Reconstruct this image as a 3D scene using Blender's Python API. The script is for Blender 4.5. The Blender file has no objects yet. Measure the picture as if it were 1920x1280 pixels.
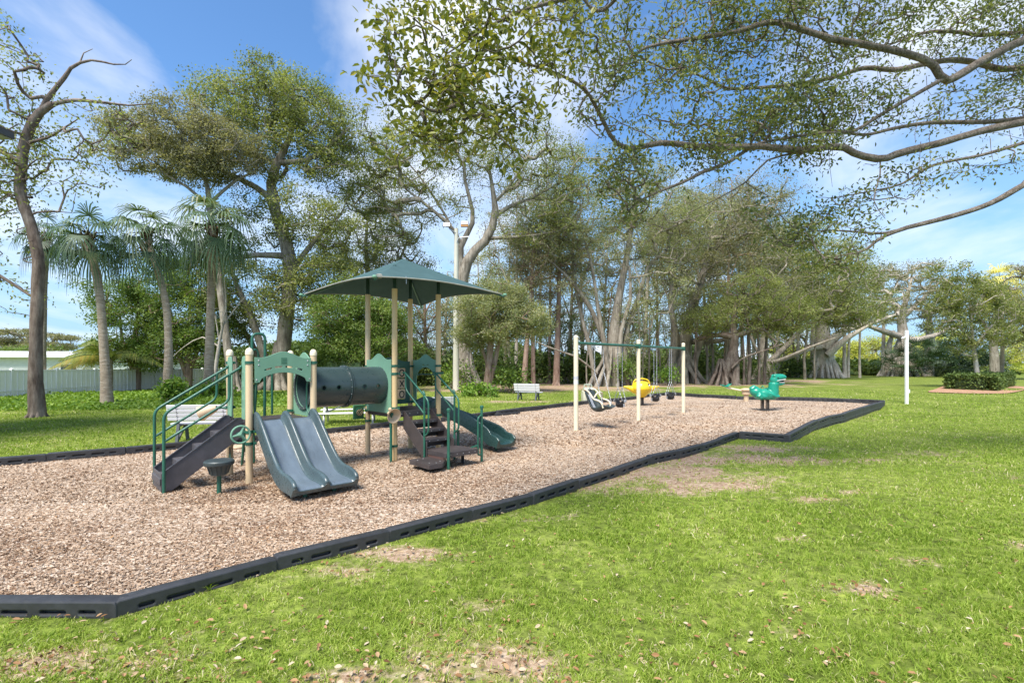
import bpy, bmesh, math, random
import numpy as np
from mathutils import Vector, Matrix, Quaternion
random.seed(7)
RNG = np.random.default_rng(11)
R = math.radians
C = bpy.context.scene.collection
F, HZ, CH = 920.0, 682.0, 1.85            # focal length in photo pixels, horizon row, eye height


def A(x, y, Y):
    """the point at depth Y seen at photo pixel (x, y)"""
    return Vector(((x - 960) / F * Y, Y, CH - (y - HZ) / F * Y))


def G(x, y, z=0.0):
    """the point of the level z seen at photo pixel (x, y)"""
    Y = (CH - z) * F / (y - HZ)
    return Vector(((x - 960) / F * Y, Y, z))


# ---------------------------------------------------------------- noise
def vnoise(x, y, s, seed=0):
    x = np.asarray(x, float) / s
    y = np.asarray(y, float) / s
    xi, yi = np.floor(x).astype(np.int64), np.floor(y).astype(np.int64)
    fx, fy = x - xi, y - yi
    fx, fy = fx * fx * (3 - 2 * fx), fy * fy * (3 - 2 * fy)

    def h(i, j):
        n = (i * 374761393 + j * 668265263 + seed * 974711) & 0x7fffffff
        n = ((n ^ (n >> 13)) * 1274126177) & 0x7fffffff
        return ((n ^ (n >> 16)) & 0xffff) / 65535.0
    return (h(xi, yi) * (1 - fx) + h(xi + 1, yi) * fx) * (1 - fy) + (h(xi, yi + 1) * (1 - fx) + h(xi + 1, yi + 1) * fx) * fy


def fbm(x, y, s, seed=0):
    return (vnoise(x, y, s, seed) + .5 * vnoise(x, y, s / 2.1, seed + 5) + .25 * vnoise(x, y, s / 4.3, seed + 9)) / 1.75


# ---------------------------------------------------------------- materials
def nodes(name):
    m = bpy.data.materials.new(name)
    m.use_nodes = True
    nt = m.node_tree
    b = nt.nodes['Principled BSDF']
    return m, nt, b


def ramp(nt, stops, fac):
    r = nt.nodes.new('ShaderNodeValToRGB')
    e = r.color_ramp.elements
    while len(e) < len(stops):
        e.new(.5)
    for el, (p, c) in zip(e, stops):
        el.position = p
        el.color = (*c, 1)
    nt.links.new(fac, r.inputs[0])
    return r.outputs[0]


def noise(nt, scale, detail=4, rough=.6, coord='Object', sc=(1, 1, 1)):
    t = nt.nodes.new('ShaderNodeTexCoord')
    mp = nt.nodes.new('ShaderNodeMapping')
    mp.inputs['Scale'].default_value = sc
    n = nt.nodes.new('ShaderNodeTexNoise')
    n.inputs['Scale'].default_value = scale
    n.inputs['Detail'].default_value = detail
    n.inputs['Roughness'].default_value = rough
    nt.links.new(t.outputs[coord], mp.inputs[0])
    nt.links.new(mp.outputs[0], n.inputs[0])
    return n.outputs['Fac']


def bump(nt, b, h, strength=.3, dist=.02):
    bp = nt.nodes.new('ShaderNodeBump')
    bp.inputs['Strength'].default_value = strength
    bp.inputs['Distance'].default_value = dist
    nt.links.new(h, bp.inputs['Height'])
    nt.links.new(bp.outputs[0], b.inputs['Normal'])


def paint(name, col, rough=.45, var=.25, scale=6, spec=.5, metal=0, bmp=.05, dirt=None, sc=(1, 1, 1)):
    """painted metal / plastic with faded patches, fine dirt and an uneven gloss"""
    m, nt, b = nodes(name)
    f = noise(nt, scale, 6, .65, sc=sc)
    lo = tuple(c * (1 - var) for c in col)
    hi = tuple(min(1, c * (1 + var)) for c in col)
    stops = [(.3, lo), (.55, col), (.75, hi)]
    if dirt:
        stops = [(.22, dirt)] + stops
    nt.links.new(ramp(nt, stops, f), b.inputs['Base Color'])
    f2 = noise(nt, scale * 7, 4, .7, sc=sc)
    mr = nt.nodes.new('ShaderNodeMapRange')
    mr.inputs[1].default_value = .3
    mr.inputs[2].default_value = .7
    mr.inputs[3].default_value = max(.05, rough - .12)
    mr.inputs[4].default_value = min(1, rough + .15)
    nt.links.new(f2, mr.inputs[0])
    nt.links.new(mr.outputs[0], b.inputs['Roughness'])
    b.inputs['Specular IOR Level'].default_value = spec
    b.inputs['Metallic'].default_value = metal
    if bmp:
        bump(nt, b, f2, bmp, .004)
    return m


def bark(name, c1, c2, c3, scale=3, sc=(1, 1, .22), bmp=.8):
    m, nt, b = nodes(name)
    f = noise(nt, scale * 2.2, 7, .7, sc=sc)
    f2 = noise(nt, scale * .4, 4, .6)
    mx = nt.nodes.new('ShaderNodeMath')
    mx.operation = 'MULTIPLY_ADD'
    mx.inputs[1].default_value = .65
    nt.links.new(f, mx.inputs[0])
    m2 = nt.nodes.new('ShaderNodeMath')
    m2.operation = 'MULTIPLY'
    m2.inputs[1].default_value = .35
    nt.links.new(f2, m2.inputs[0])
    nt.links.new(m2.outputs[0], mx.inputs[2])
    nt.links.new(ramp(nt, [(.36, c1), (.5, c2), (.64, c3)], mx.outputs[0]), b.inputs['Base Color'])
    b.inputs['Roughness'].default_value = .9
    b.inputs['Specular IOR Level'].default_value = .2
    bump(nt, b, f, bmp, .06)
    return m


def leaf(name, cols, trans=.3, rough=.55, spec=.35, pos=None):
    """leaf blades: colour varies from blade to blade by the face attribute rnd"""
    m, nt, b = nodes(name)
    at = nt.nodes.new('ShaderNodeAttribute')
    at.attribute_name = 'rnd'
    n = len(cols)
    col = ramp(nt, [(pos[i] if pos else i / (n - 1), c) for i, c in enumerate(cols)], at.outputs['Fac'])
    nt.links.new(col, b.inputs['Base Color'])
    b.inputs['Roughness'].default_value = rough
    b.inputs['Specular IOR Level'].default_value = spec
    if trans:
        t = nt.nodes.new('ShaderNodeBsdfTranslucent')
        mul = nt.nodes.new('ShaderNodeMixRGB')
        mul.blend_type = 'MULTIPLY'
        mul.inputs[0].default_value = 1
        mul.inputs[2].default_value = (1.5, 1.5, .7, 1)
        nt.links.new(col, mul.inputs[1])
        nt.links.new(mul.outputs[0], t.inputs[0])
        mx = nt.nodes.new('ShaderNodeMixShader')
        mx.inputs[0].default_value = trans
        nt.links.new(b.outputs[0], mx.inputs[1])
        nt.links.new(t.outputs[0], mx.inputs[2])
        nt.links.new(mx.outputs[0], nt.nodes['Material Output'].inputs[0])
    return m


M = {}
M['cream'] = paint('cream_powder_coat', (.66, .50, .31), .5, .12, 2.2, dirt=(.5, .36, .2), sc=(1, 1, .35))
M['mustard'] = paint('weathered_mustard_coat', (.68, .49, .25), .5, .12, 1.3, dirt=(.66, .36, .06), sc=(1, 1, .8))
M['swing_cream'] = paint('pale_cream_powder_coat', (.80, .70, .50), .45, .1, 2.5, dirt=(.6, .5, .33), sc=(1, 1, .35))
M['green'] = paint('green_powder_coat', (.022, .115, .075), .38, .3, 5)
M['dgreen'] = paint('dark_green_plastic', (.012, .045, .034), .4, .3, 4)
M['panel'] = paint('faded_green_panel', (.165, .33, .225), .6, .10, 2.5, dirt=(.13, .26, .175))
M['slide'] = paint('slate_slide_plastic', (.058, .088, .096), .3, .22, 2.5, dirt=(.052, .08, .088), spec=.6, bmp=0)
M['slide_lane'] = paint('worn_slide_lane', (.115, .150, .185), .36, .28, 3.0, dirt=(.075, .105, .13), spec=.6, sc=(1.6, .35, 1), bmp=.015)
M['tunnel'] = paint('dark_tunnel_plastic', (.036, .060, .062), .33, .10, 1.2, spec=.6, bmp=0)
M['canopy'] = paint('teal_shade_cloth', (.058, .108, .112), .9, .12, 3, spec=.1)
M['trim'] = paint('grey_canopy_hem', (.30, .30, .26), .8, .2, 5)
M['steel'] = paint('galvanised_steel', (.45, .46, .48), .42, .15, 8, metal=.6)
M['white'] = paint('white_vinyl', (.88, .87, .85), .45, .06, 1.5, dirt=(.62, .63, .62))
M['fence_white'] = paint('fence_vinyl', (.93, .91, .88), .5, .03, 1.2, dirt=(.84, .82, .79))  # warm white vinyl of the fence panels, lighter than the posts
M['black'] = paint('black_border_plastic', (.036, .037, .040), .5, .4, 5, dirt=(.075, .068, .06))
M['dark'] = paint('dark_recess', (.008, .008, .009), .7, .3, 5)
M['yellow'] = paint('yellow_rider_plastic', (.78, .52, .02), .3, .15, 3)
M['teal'] = paint('teal_rider_plastic', (.010, .26, .17), .25, .18, 3, spec=.6)
M['spring'] = paint('rusty_black_spring', (.035, .028, .024), .5, .4, 9, dirt=(.12, .045, .02))
M['benchwood'] = paint('weathered_grey_slat', (.66, .66, .68), .75, .12, 3, sc=(.3, 4, 4), dirt=(.48, .47, .46))
M['benchleg'] = paint('grey_bench_frame', (.09, .10, .11), .6, .3, 6)
M['concrete'] = paint('mossy_concrete_pole', (.56, .54, .45), .85, .16, 1.6, dirt=(.36, .36, .26), sc=(1, 1, .25), bmp=.3)
M['seatshell'] = paint('dark_green_grey_shell', (.045, .062, .065), .4, .3, 5)
M['beigeplastic'] = paint('beige_plastic', (.58, .43, .28), .5, .12, 4, dirt=(.42, .29, .17))
M['palegreen'] = paint('pale_green_plastic', (.42, .48, .38), .6, .1, 4)
M['roofwhite'] = paint('white_roof', (.76, .76, .74), .7, .06, .8)
M['stucco'] = paint('pale_stucco', (.70, .72, .68), .85, .1, 3)
M['glass'] = paint('floodlight_glass', (.72, .75, .78), .15, .05, 5)
M['orange'] = paint('rusted_lamp_hood', (.40, .18, .04), .6, .3, 8)
M['tyreblack'] = paint('black_rubber_seat', (.018, .018, .020), .6, .3, 8)
M['greyplate'] = paint('grey_seat_plate', (.52, .53, .56), .5, .2, 8)
M['mouth'] = paint('painted_white_teeth', (.75, .76, .74), .4, .1, 9)
M['stone'] = paint('pale_stone', (.45, .44, .41), .9, .2, 2, bmp=.4)


def deckmat(name, col):
    """coated steel sheet with its punched holes"""
    m, nt, b = nodes(name)
    f = noise(nt, 5, 5)
    t = nt.nodes.new('ShaderNodeTexCoord')
    v = nt.nodes.new('ShaderNodeTexVoronoi')
    v.inputs['Scale'].default_value = 26
    v.inputs['Randomness'].default_value = .05
    nt.links.new(t.outputs['Object'], v.inputs['Vector'])
    base = ramp(nt, [(.3, tuple(c * .7 for c in col)), (.55, col), (.75, tuple(c * 1.5 for c in col))], f)
    gt = nt.nodes.new('ShaderNodeMath')
    gt.operation = 'LESS_THAN'
    gt.inputs[1].default_value = .33
    nt.links.new(v.outputs['Distance'], gt.inputs[0])
    mx = nt.nodes.new('ShaderNodeMixRGB')
    nt.links.new(gt.outputs[0], mx.inputs[0])
    nt.links.new(base, mx.inputs[1])
    mx.inputs[2].default_value = (.006, .005, .005, 1)
    nt.links.new(mx.outputs[0], b.inputs['Base Color'])
    b.inputs['Roughness'].default_value = .55
    return m


M['deck'] = deckmat('brown_perforated_deck', (.062, .048, .045))
M['stair'] = paint('dark_brown_coating', (.060, .050, .050), .5, .3, 5, dirt=(.10, .085, .075))
M['stairgrey'] = paint('grey_brown_coating', (.085, .080, .088), .5, .3, 5, dirt=(.13, .12, .12))

M['bark_dark'] = bark('dark_furrowed_bark', (.065, .045, .036), (.17, .13, .105), (.30, .25, .21))
M['bark_grey'] = bark('grey_fig_bark', (.11, .092, .07), (.255, .22, .175), (.42, .375, .31))
M['bark_pale'] = bark('pale_banyan_bark', (.25, .205, .165), (.48, .42, .355), (.66, .60, .53))
M['bark_red'] = bark('reddish_trunk_bark', (.14, .085, .062), (.29, .195, .15), (.42, .32, .26))
M['bark_palm'] = bark('ringed_palm_bark', (.19, .145, .105), (.36, .285, .215), (.50, .42, .34), sc=(.6, .6, 2.6), bmp=.7)
M['bark_oak'] = bark('brown_limb_bark', (.085, .066, .05), (.235, .19, .15), (.45, .39, .33), scale=16, sc=(1, 1, 1), bmp=1.0)
M['boot'] = bark('fibrous_palm_boots', (.07, .04, .02), (.17, .10, .05), (.28, .19, .11), scale=7)

M['l_olive'] = leaf('olive_leaves', [(0.070, 0.090, 0.029), (0.162, 0.193, 0.061), (0.254, 0.287, 0.094), (0.401, 0.387, 0.177)], trans=0.45)
M['l_grey'] = leaf('grey_green_leaves', [(0.105, 0.123, 0.061), (0.212, 0.240, 0.117), (0.320, 0.338, 0.177), (0.497, 0.462, 0.290)], trans=0.45)
M['l_dense'] = leaf('dense_green_leaves', [(0.045, 0.073, 0.013), (0.110, 0.178, 0.035), (0.184, 0.265, 0.061), (0.326, 0.357, 0.114)], trans=.4)
M['l_brown'] = leaf('brownish_dry_leaves', [(0.106, 0.108, 0.057), (0.195, 0.192, 0.108), (0.273, 0.263, 0.163), (0.379, 0.357, 0.220)], trans=.45)
M['l_sun'] = leaf('painted_sunlit_leaves', [(0.125, 0.175, 0.025), (0.325, 0.375, 0.050), (0.525, 0.525, 0.100), (0.688, 0.625, 0.200)])  # sunlight of the far garden put into the leaf colour: brighter, yellower
M['l_oak'] = leaf('glossy_oval_leaves', [(0.051, 0.064, 0.015), (0.135, 0.159, 0.026), (0.240, 0.253, 0.051), (0.350, 0.309, 0.106), (0.542, 0.350, 0.059)], trans=.36, rough=.45, spec=.3, pos=[0, .3, .65, .93, 1])
M['l_oak2'] = leaf('small_oak_leaves', [(0.048, 0.069, 0.022), (0.121, 0.154, 0.045), (0.201, 0.228, 0.074), (0.295, 0.295, 0.128)], trans=.4, rough=.42, spec=.45)
M['l_palm'] = leaf('palm_fronds', [(0.018, 0.038, 0.018), (0.050, 0.090, 0.043), (0.085, 0.140, 0.063), (0.150, 0.202, 0.099), (0.240, 0.213, 0.099)], trans=.2, rough=.45)
M['l_coco'] = leaf('yellowing_fronds', [(.06, .10, .015), (.16, .20, .03), (.30, .28, .05), (.38, .26, .05)], trans=.3)
M['l_hedge'] = leaf('hedge_leaves', [(0.018, 0.033, 0.009), (0.055, 0.095, 0.022), (0.118, 0.174, 0.041), (0.257, 0.292, 0.074)], trans=.15)
M['l_vine'] = leaf('ground_vine_leaves', [(.045, .095, .012), (.10, .19, .022), (.19, .30, .040), (.33, .42, .085)], trans=.3)
M['l_under'] = leaf('undergrowth_leaves', [(0.030, 0.051, 0.014), (0.082, 0.125, 0.032), (0.173, 0.236, 0.061), (0.362, 0.428, 0.109)], trans=.3)

M['grass'] = leaf('grass_blades', [(0.073, 0.122, 0.015), (0.180, 0.264, 0.031), (0.284, 0.380, 0.055), (0.398, 0.456, 0.102), (0.567, 0.513, 0.252), (0.658, 0.584, 0.383)], trans=.34, rough=.55, spec=.25, pos=[0, .25, .55, .75, .88, 1])
M['litter'] = leaf('dry_fallen_leaves', [(.11, .055, .025), (.24, .125, .055), (.34, .20, .10), (.40, .29, .18), (.48, .41, .31)], trans=0, rough=.75, spec=.15)
M['chip'] = leaf('wood_flakes', [(0.185, 0.108, 0.066), (0.318, 0.215, 0.139), (0.423, 0.315, 0.227), (0.503, 0.402, 0.307), (0.600, 0.518, 0.428)], trans=0, rough=.85, spec=.15, pos=[0, .22, .5, .78, 1])


# ---------------------------------------------------------------- mesh building
class MB:
    def __init__(self):
        self.v, self.f = [], []

    def add(self, vs, fs):
        k = len(self.v)
        self.v += [tuple(p) for p in vs]
        self.f += [tuple(i + k for i in q) for q in fs]
        return self

    def box(self, c, s, M3=None, rz=0):
        c = Vector(c)
        rot = M3 if M3 is not None else Matrix.Rotation(rz, 3, 'Z')
        vs = [c + rot @ Vector((x * s[0] / 2, y * s[1] / 2, z * s[2] / 2)) for x in (-1, 1) for y in (-1, 1) for z in (-1, 1)]
        return self.add(vs, [(0, 1, 3, 2), (4, 6, 7, 5), (0, 4, 5, 1), (2, 3, 7, 6), (0, 2, 6, 4), (1, 5, 7, 3)])

    def beam(self, p, q, w, h, up=(0, 0, 1)):
        p, q = Vector(p), Vector(q)
        d = (q - p)
        L = d.length
        x = d.normalized()
        y = Vector(up).cross(x).normalized()
        z = x.cross(y)
        return self.box((p + q) / 2, (L, w, h), Matrix((x, y, z)).transposed())

    def tube(self, pts, r, n=10, cap=True, jit=0):
        pts = [Vector(p) for p in pts]
        m = len(pts)
        rs = r if isinstance(r, (list, tuple)) else [r] * m
        t = [(pts[min(i + 1, m - 1)] - pts[max(i - 1, 0)]).normalized() for i in range(m)]
        a = Vector((0, 0, 1)) if abs(t[0].z) < .9 else Vector((1, 0, 0))
        x = t[0].cross(a).normalized()
        vs, fs = [], []
        for i in range(m):
            if i:
                x = (x - t[i] * x.dot(t[i])).normalized()
            y = t[i].cross(x)
            for k in range(n):
                an = 2 * math.pi * k / n
                rr = rs[i] * (1 + (random.uniform(-jit, jit) if jit else 0))
                vs.append(pts[i] + (x * math.cos(an) + y * math.sin(an)) * rr)
        for i in range(m - 1):
            for k in range(n):
                k2 = (k + 1) % n
                fs.append((i * n + k, i * n + k2, (i + 1) * n + k2, (i + 1) * n + k))
        if cap:
            fs.append(tuple(range(n - 1, -1, -1)))
            fs.append(tuple((m - 1) * n + k for k in range(n)))
        return self.add(vs, fs)

    def lathe(self, prof, c=(0, 0, 0), n=20, M3=None, cap=True):
        c = Vector(c)
        rot = M3 or Matrix.Identity(3)
        vs, fs = [], []
        m = len(prof)
        for r, z in prof:
            for k in range(n):
                an = 2 * math.pi * k / n
                vs.append(c + rot @ Vector((r * math.cos(an), r * math.sin(an), z)))
        for i in range(m - 1):
            for k in range(n):
                k2 = (k + 1) % n
                fs.append((i * n + k, i * n + k2, (i + 1) * n + k2, (i + 1) * n + k))
        if cap:
            fs.append(tuple(range(n - 1, -1, -1)))
            fs.append(tuple((m - 1) * n + k for k in range(n)))
        return self.add(vs, fs)

    def ball(self, c, r, n=14, M3=None):
        r = r if isinstance(r, (tuple, list)) else (r, r, r)
        c = Vector(c)
        vs, fs = [], []
        m = n // 2
        for i in range(1, m):
            th = math.pi * i / m
            for k in range(n):
                an = 2 * math.pi * k / n
                p = Vector((r[0] * math.sin(th) * math.cos(an), r[1] * math.sin(th) * math.sin(an), r[2] * math.cos(th)))
                vs.append(c + (M3 @ p if M3 else p))
        top, bot = Vector((0, 0, r[2])), Vector((0, 0, -r[2]))
        vs += [c + (M3 @ top if M3 else top), c + (M3 @ bot if M3 else bot)]
        for i in range(m - 2):
            for k in range(n):
                k2 = (k + 1) % n
                fs.append((i * n + k, (i + 1) * n + k, (i + 1) * n + k2, i * n + k2))
        T, B = len(vs) - 2, len(vs) - 1
        for k in range(n):
            k2 = (k + 1) % n
            fs.append((T, k, k2))
            fs.append((B, (m - 2) * n + k2, (m - 2) * n + k))
        return self.add(vs, fs)

    def mesh(self, name):
        me = bpy.data.meshes.new(name)
        me.from_pydata(self.v, [], self.f)
        me.update()
        return me

    def build(self, name, mat, parent=None, bevel=0, angle=38, seg=2):
        return link(self.mesh(name), name, mat, parent, bevel, angle, seg)


def link(me, name, mat, parent=None, bevel=0, angle=38, seg=2):
    o = bpy.data.objects.new(name, me)
    C.objects.link(o)
    if mat is not None:
        me.materials.clear()
        me.materials.append(mat if not isinstance(mat, str) else M[mat])
    me.polygons.foreach_set('use_smooth', [True] * len(me.polygons))
    me.set_sharp_from_angle(angle=R(angle))
    if bevel:
        b = o.modifiers.new('bevel', 'BEVEL')
        b.width = bevel
        b.segments = seg
        b.limit_method = 'ANGLE'
    o.parent = parent
    return o


def tag(o, label, cat, group=None, kind=None):
    if label:
        o['label'] = label
    if cat:
        o['category'] = cat
    if group:
        o['group'] = group
    if kind:
        o['kind'] = kind
    return o


def thing(name, loc, label, cat, rz=0, group=None):
    o = bpy.data.objects.new(name, None)
    o.empty_display_size = .3
    C.objects.link(o)
    o.location = loc
    o.rotation_euler = (0, 0, rz)
    return tag(o, label, cat, group)


def copy_thing(root, loc, label, rz=None, group=None):
    r = root.copy()
    C.objects.link(r)
    r.location = loc
    if rz is not None:
        r.rotation_euler = (0, 0, rz)
    r['label'] = label
    if group:
        r['group'] = group
    for ch in list(root.children):
        c = ch.copy()
        C.objects.link(c)
        c.parent = r
        for g in ch.children:
            d = g.copy()
            C.objects.link(d)
            d.parent = c
    return r


def baked(o):
    """the mesh of o with its modifiers applied; o itself is removed"""
    dg = bpy.context.evaluated_depsgraph_get()
    me = bpy.data.meshes.new_from_object(o.evaluated_get(dg))
    old = o.data
    bpy.data.objects.remove(o)
    bpy.data.meshes.remove(old)
    return me


def moulded(mb, name, mat, parent, voxel=.02, smooth=4):
    """one seamless moulded body out of overlapping closed shapes"""
    o = bpy.data.objects.new('tmp', mb.mesh('tmp'))
    C.objects.link(o)
    r = o.modifiers.new('r', 'REMESH')
    r.mode = 'VOXEL'
    r.voxel_size = voxel
    s = o.modifiers.new('s', 'SMOOTH')
    s.iterations = smooth
    s.factor = .5
    return link(baked(o), name, mat, parent, angle=180)


def sheet(outline, holes, thick, mat4, name, mat, parent, bev=.004, res=12):
    """flat cut sheet: outline and holes are closed polylines in (x, y)"""
    cu = bpy.data.curves.new('tmp', 'CURVE')
    cu.dimensions = '2D'
    cu.fill_mode = 'BOTH'
    cu.extrude = thick / 2 - bev
    cu.bevel_depth = bev
    cu.bevel_resolution = 1
    for pl in [outline] + list(holes):
        s = cu.splines.new('POLY')
        s.points.add(len(pl) - 1)
        for p, (x, y) in zip(s.points, pl):
            p.co = (x, y, 0, 1)
        s.use_cyclic_u = True
    o = bpy.data.objects.new('tmp', cu)
    C.objects.link(o)
    dg = bpy.context.evaluated_depsgraph_get()
    me = bpy.data.meshes.new_from_object(o.evaluated_get(dg))
    bpy.data.objects.remove(o)
    bpy.data.curves.remove(cu)
    me.transform(mat4)
    return link(me, name, mat, parent)


def PV(v, t=0):
    """sheet axes for a panel in the plane v = const: x runs along u, y is up"""
    return Matrix(((1, 0, 0, 0), (0, 0, -1, v), (0, 1, 0, 0), (0, 0, 0, 1)))


def PU(u):
    """sheet axes for a panel in the plane u = const: x runs along v, y is up"""
    return Matrix(((0, 0, 1, u), (1, 0, 0, 0), (0, 1, 0, 0), (0, 0, 0, 1)))


def oval(cx, cy, rx, ry, n=28):
    return [(cx + rx * math.cos(2 * math.pi * k / n), cy + ry * math.sin(2 * math.pi * k / n)) for k in range(n)]


def stadium(cx, cy, w, h, n=8, sl=0):
    r = h / 2
    p = []
    for k in range(n + 1):
        a = -math.pi / 2 + math.pi * k / n
        p.append((cx + w / 2 - r + r * math.cos(a), cy + r * math.sin(a) + sl * (w / 2 - r)))
    for k in range(n + 1):
        a = math.pi / 2 + math.pi * k / n
        p.append((cx - w / 2 + r + r * math.cos(a), cy + r * math.sin(a) - sl * (w / 2 - r)))
    return p


def arc_path(pts, rad=.08, n=5):
    """polyline with its corners rounded, for bent tube"""
    pts = [Vector(p) for p in pts]
    out = [pts[0]]
    for a, b, c in zip(pts, pts[1:], pts[2:]):
        d1, d2 = (a - b), (c - b)
        r = min(rad, d1.length * .45, d2.length * .45)
        p, q = b + d1.normalized() * r, b + d2.normalized() * r
        for k in range(n + 1):
            t = k / n
            out.append(p * (1 - t) ** 2 + b * 2 * t * (1 - t) + q * t * t)
    out.append(pts[-1])
    return out


def blades(name, V, nv, rnd, mat, parent=None):
    """many small faces of nv corners each: V is (n, nv, 3), rnd one value per face"""
    n = len(V)
    me = bpy.data.meshes.new(name)
    me.vertices.add(n * nv)
    me.vertices.foreach_set('co', np.ascontiguousarray(V, dtype=np.float32).ravel())
    me.loops.add(n * nv)
    me.loops.foreach_set('vertex_index', np.arange(n * nv, dtype=np.int32))
    me.polygons.add(n)
    me.polygons.foreach_set('loop_start', np.arange(0, n * nv, nv, dtype=np.int32))
    me.update(calc_edges=True)
    at = me.attributes.new('rnd', 'FLOAT', 'FACE')
    at.data.foreach_set('value', np.clip(rnd, 0, 1).astype(np.float32))
    me.materials.append(M[mat])
    o = bpy.data.objects.new(name, me)
    C.objects.link(o)
    o.parent = parent
    return o


def unit(v):
    return v / np.maximum(np.linalg.norm(v, axis=-1, keepdims=True), 1e-9)


def leaf_quads(P, D, L, W, up=.6, fold=.12):
    """leaf blades at P growing along D (n,3): a folded rhomb each"""
    n = len(P)
    D = unit(D)
    N = unit(RNG.normal(size=(n, 3)) + np.array([0, 0, up * 2]))
    S = unit(np.cross(D, N))
    N = np.cross(S, D)
    L = np.broadcast_to(L, n)[:, None]
    W = np.broadcast_to(W, n)[:, None]
    mid = P + D * L * .45 - N * L * fold
    return np.stack([P, mid + S * W / 2 + N * W * .15, P + D * L - N * L * fold * 1.6, mid - S * W / 2 + N * W * .15], 1)
# ================================================================ THE SETTING
# border corner points (x, y, level of the lawn just outside, level of the border's top edge)
FRONT = [(-7.9, 3.85), (-6.7, 3.80), (-5.46, 3.77), (-4.25, 3.75), (-3.03, 3.75), (-2.195, 4.58), (-1.325, 5.32), (-.494, 6.10), (.302, 6.78),
         (1.054, 7.64), (1.855, 8.53), (2.72, 9.55), (3.47, 10.16), (4.27, 10.95), (5.11, 11.9), (5.97, 12.9)]
JOG = [(5.97, 12.9), (6.95, 12.25)]
RIGHT = [(6.95, 12.25), (7.75, 13.2), (8.6, 14.2), (9.5, 15.2), (10.5, 16.2), (11.7, 17.2), (12.8, 18.3), (13.9, 19.4), (15.0, 20.5), (16.05, 21.5), (17.1, 22.5)]
BACKR = [(17.1, 22.5), (16.3, 23.6), (15.4, 24.5), (14.2, 25.0), (12.95, 25.3), (11.7, 25.6), (10.6, 26.8), (9.9, 28.2), (9.3, 29.3)]
BACK = [(9.3, 29.3), (8.1, 28.2), (7.05, 26.8), (6.05, 25.4), (5.1, 24.4), (4.2, 23.5), (3.3, 22.5), (2.4, 21.5), (1.56, 20.5), (.5, 19.35), (-.5, 18.0), (-1.4, 16.9),
        (-2.3, 15.85), (-3.22, 14.8), (-4.05, 13.97), (-4.9, 13.2), (-5.6, 12.4), (-6.35, 11.6), (-7.10, 10.9), (-7.95, 10.1), (-8.9, 9.4), (-9.85, 8.75), (-10.8, 8.1)]
LEFTS = [(-10.8, 8.1), (-10.4, 7.0), (-9.9, 5.9), (-9.0, 4.8), (-7.9, 3.85)]


def levels(x, y, row):
    """(lawn level, border top) along each row"""
    if row == 'FRONT':
        t = min(1, max(0, (y - 3.7) / 9.2))
        return -.088 - .02 * t, .035 + .01 * t
    if row == 'JOG':
        return -.12, .06
    if row == 'RIGHT':
        t = min(1, max(0, (y - 12.2) / 4))
        return -.12 - .07 * t, .07 + .05 * t
    if row == 'BACKR':
        return .08, .17
    if row == 'LEFTS':
        return .02, .09
    t = min(1, max(0, (y - 9) / 12))
    return .10, .125 + .02 * t


ROWS = {'FRONT': FRONT, 'JOG': JOG, 'RIGHT': RIGHT, 'BACKR': BACKR, 'BACK': BACK, 'LEFTS': LEFTS}
POLY = []
for k in ('FRONT', 'JOG', 'RIGHT', 'BACKR', 'BACK', 'LEFTS'):
    POLY += ROWS[k][:-1]
PX = np.array(POLY)
LV = []
for k, row in ROWS.items():
    for p in row:
        LV.append((p[0], p[1], levels(p[0], p[1], k)[0]))
LV += [(-2, 1.5, -.07), (3, 2, -.07), (8, 5, -.05), (14, 10, -.04), (20, 16, -.08), (27, 24, -.05), (-14, 14, .12), (-20, 22, .12), (-10, 20, .1), (-4, 24, .1), (4, 30, .08), (14, 32, .05), (24, 34, .02),
       (34, 36, .12), (30, 30, 0), (-24, 30, .12), (0, 40, .05), (20, 45, 0), (40, 50, 0), (-10, 4, -.05), (0, -4, -.05)]
LV = np.array(LV)


def inside(x, y):
    """signed distance to the border line, positive inside the mulch"""
    x, y = np.asarray(x, float), np.asarray(y, float)
    ins = np.zeros(x.shape, bool)
    dist = np.full(x.shape, 1e9)
    n = len(PX)
    for i in range(n):
        ax, ay = PX[i]
        bx, by = PX[(i + 1) % n]
        c = ((ay > y) != (by > y))
        with np.errstate(divide='ignore', invalid='ignore'):
            xx = (bx - ax) * (y - ay) / ((by - ay) if by != ay else 1e-9) + ax
        ins ^= c & (x < xx)
        t = np.clip(((x - ax) * (bx - ax) + (y - ay) * (by - ay)) / ((bx - ax) ** 2 + (by - ay) ** 2), 0, 1)
        dist = np.minimum(dist, np.hypot(x - ax - t * (bx - ax), y - ay - t * (by - ay)))
    return np.where(ins, dist, -dist)


def lawn_z(x, y):
    x, y = np.asarray(x, float), np.asarray(y, float)
    num, den = np.zeros(x.shape), np.full(x.shape, 1e-6)
    for px, py, z in LV:
        w = 1 / (((x - px) ** 2 + (y - py) ** 2) + .15) ** 1.5
        num += w * z
        den += w
    z = num / den
    far = np.clip((np.hypot(x, y) - 60) / 40, 0, 1)
    z = z * (1 - far)
    return z + (fbm(x, y, 1.6, 3) - .5) * .05 * np.clip(np.hypot(x, y) / 6, .3, 1)


def zl(x, y):
    return float(lawn_z(np.array([x]), np.array([y]))[0])


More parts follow.
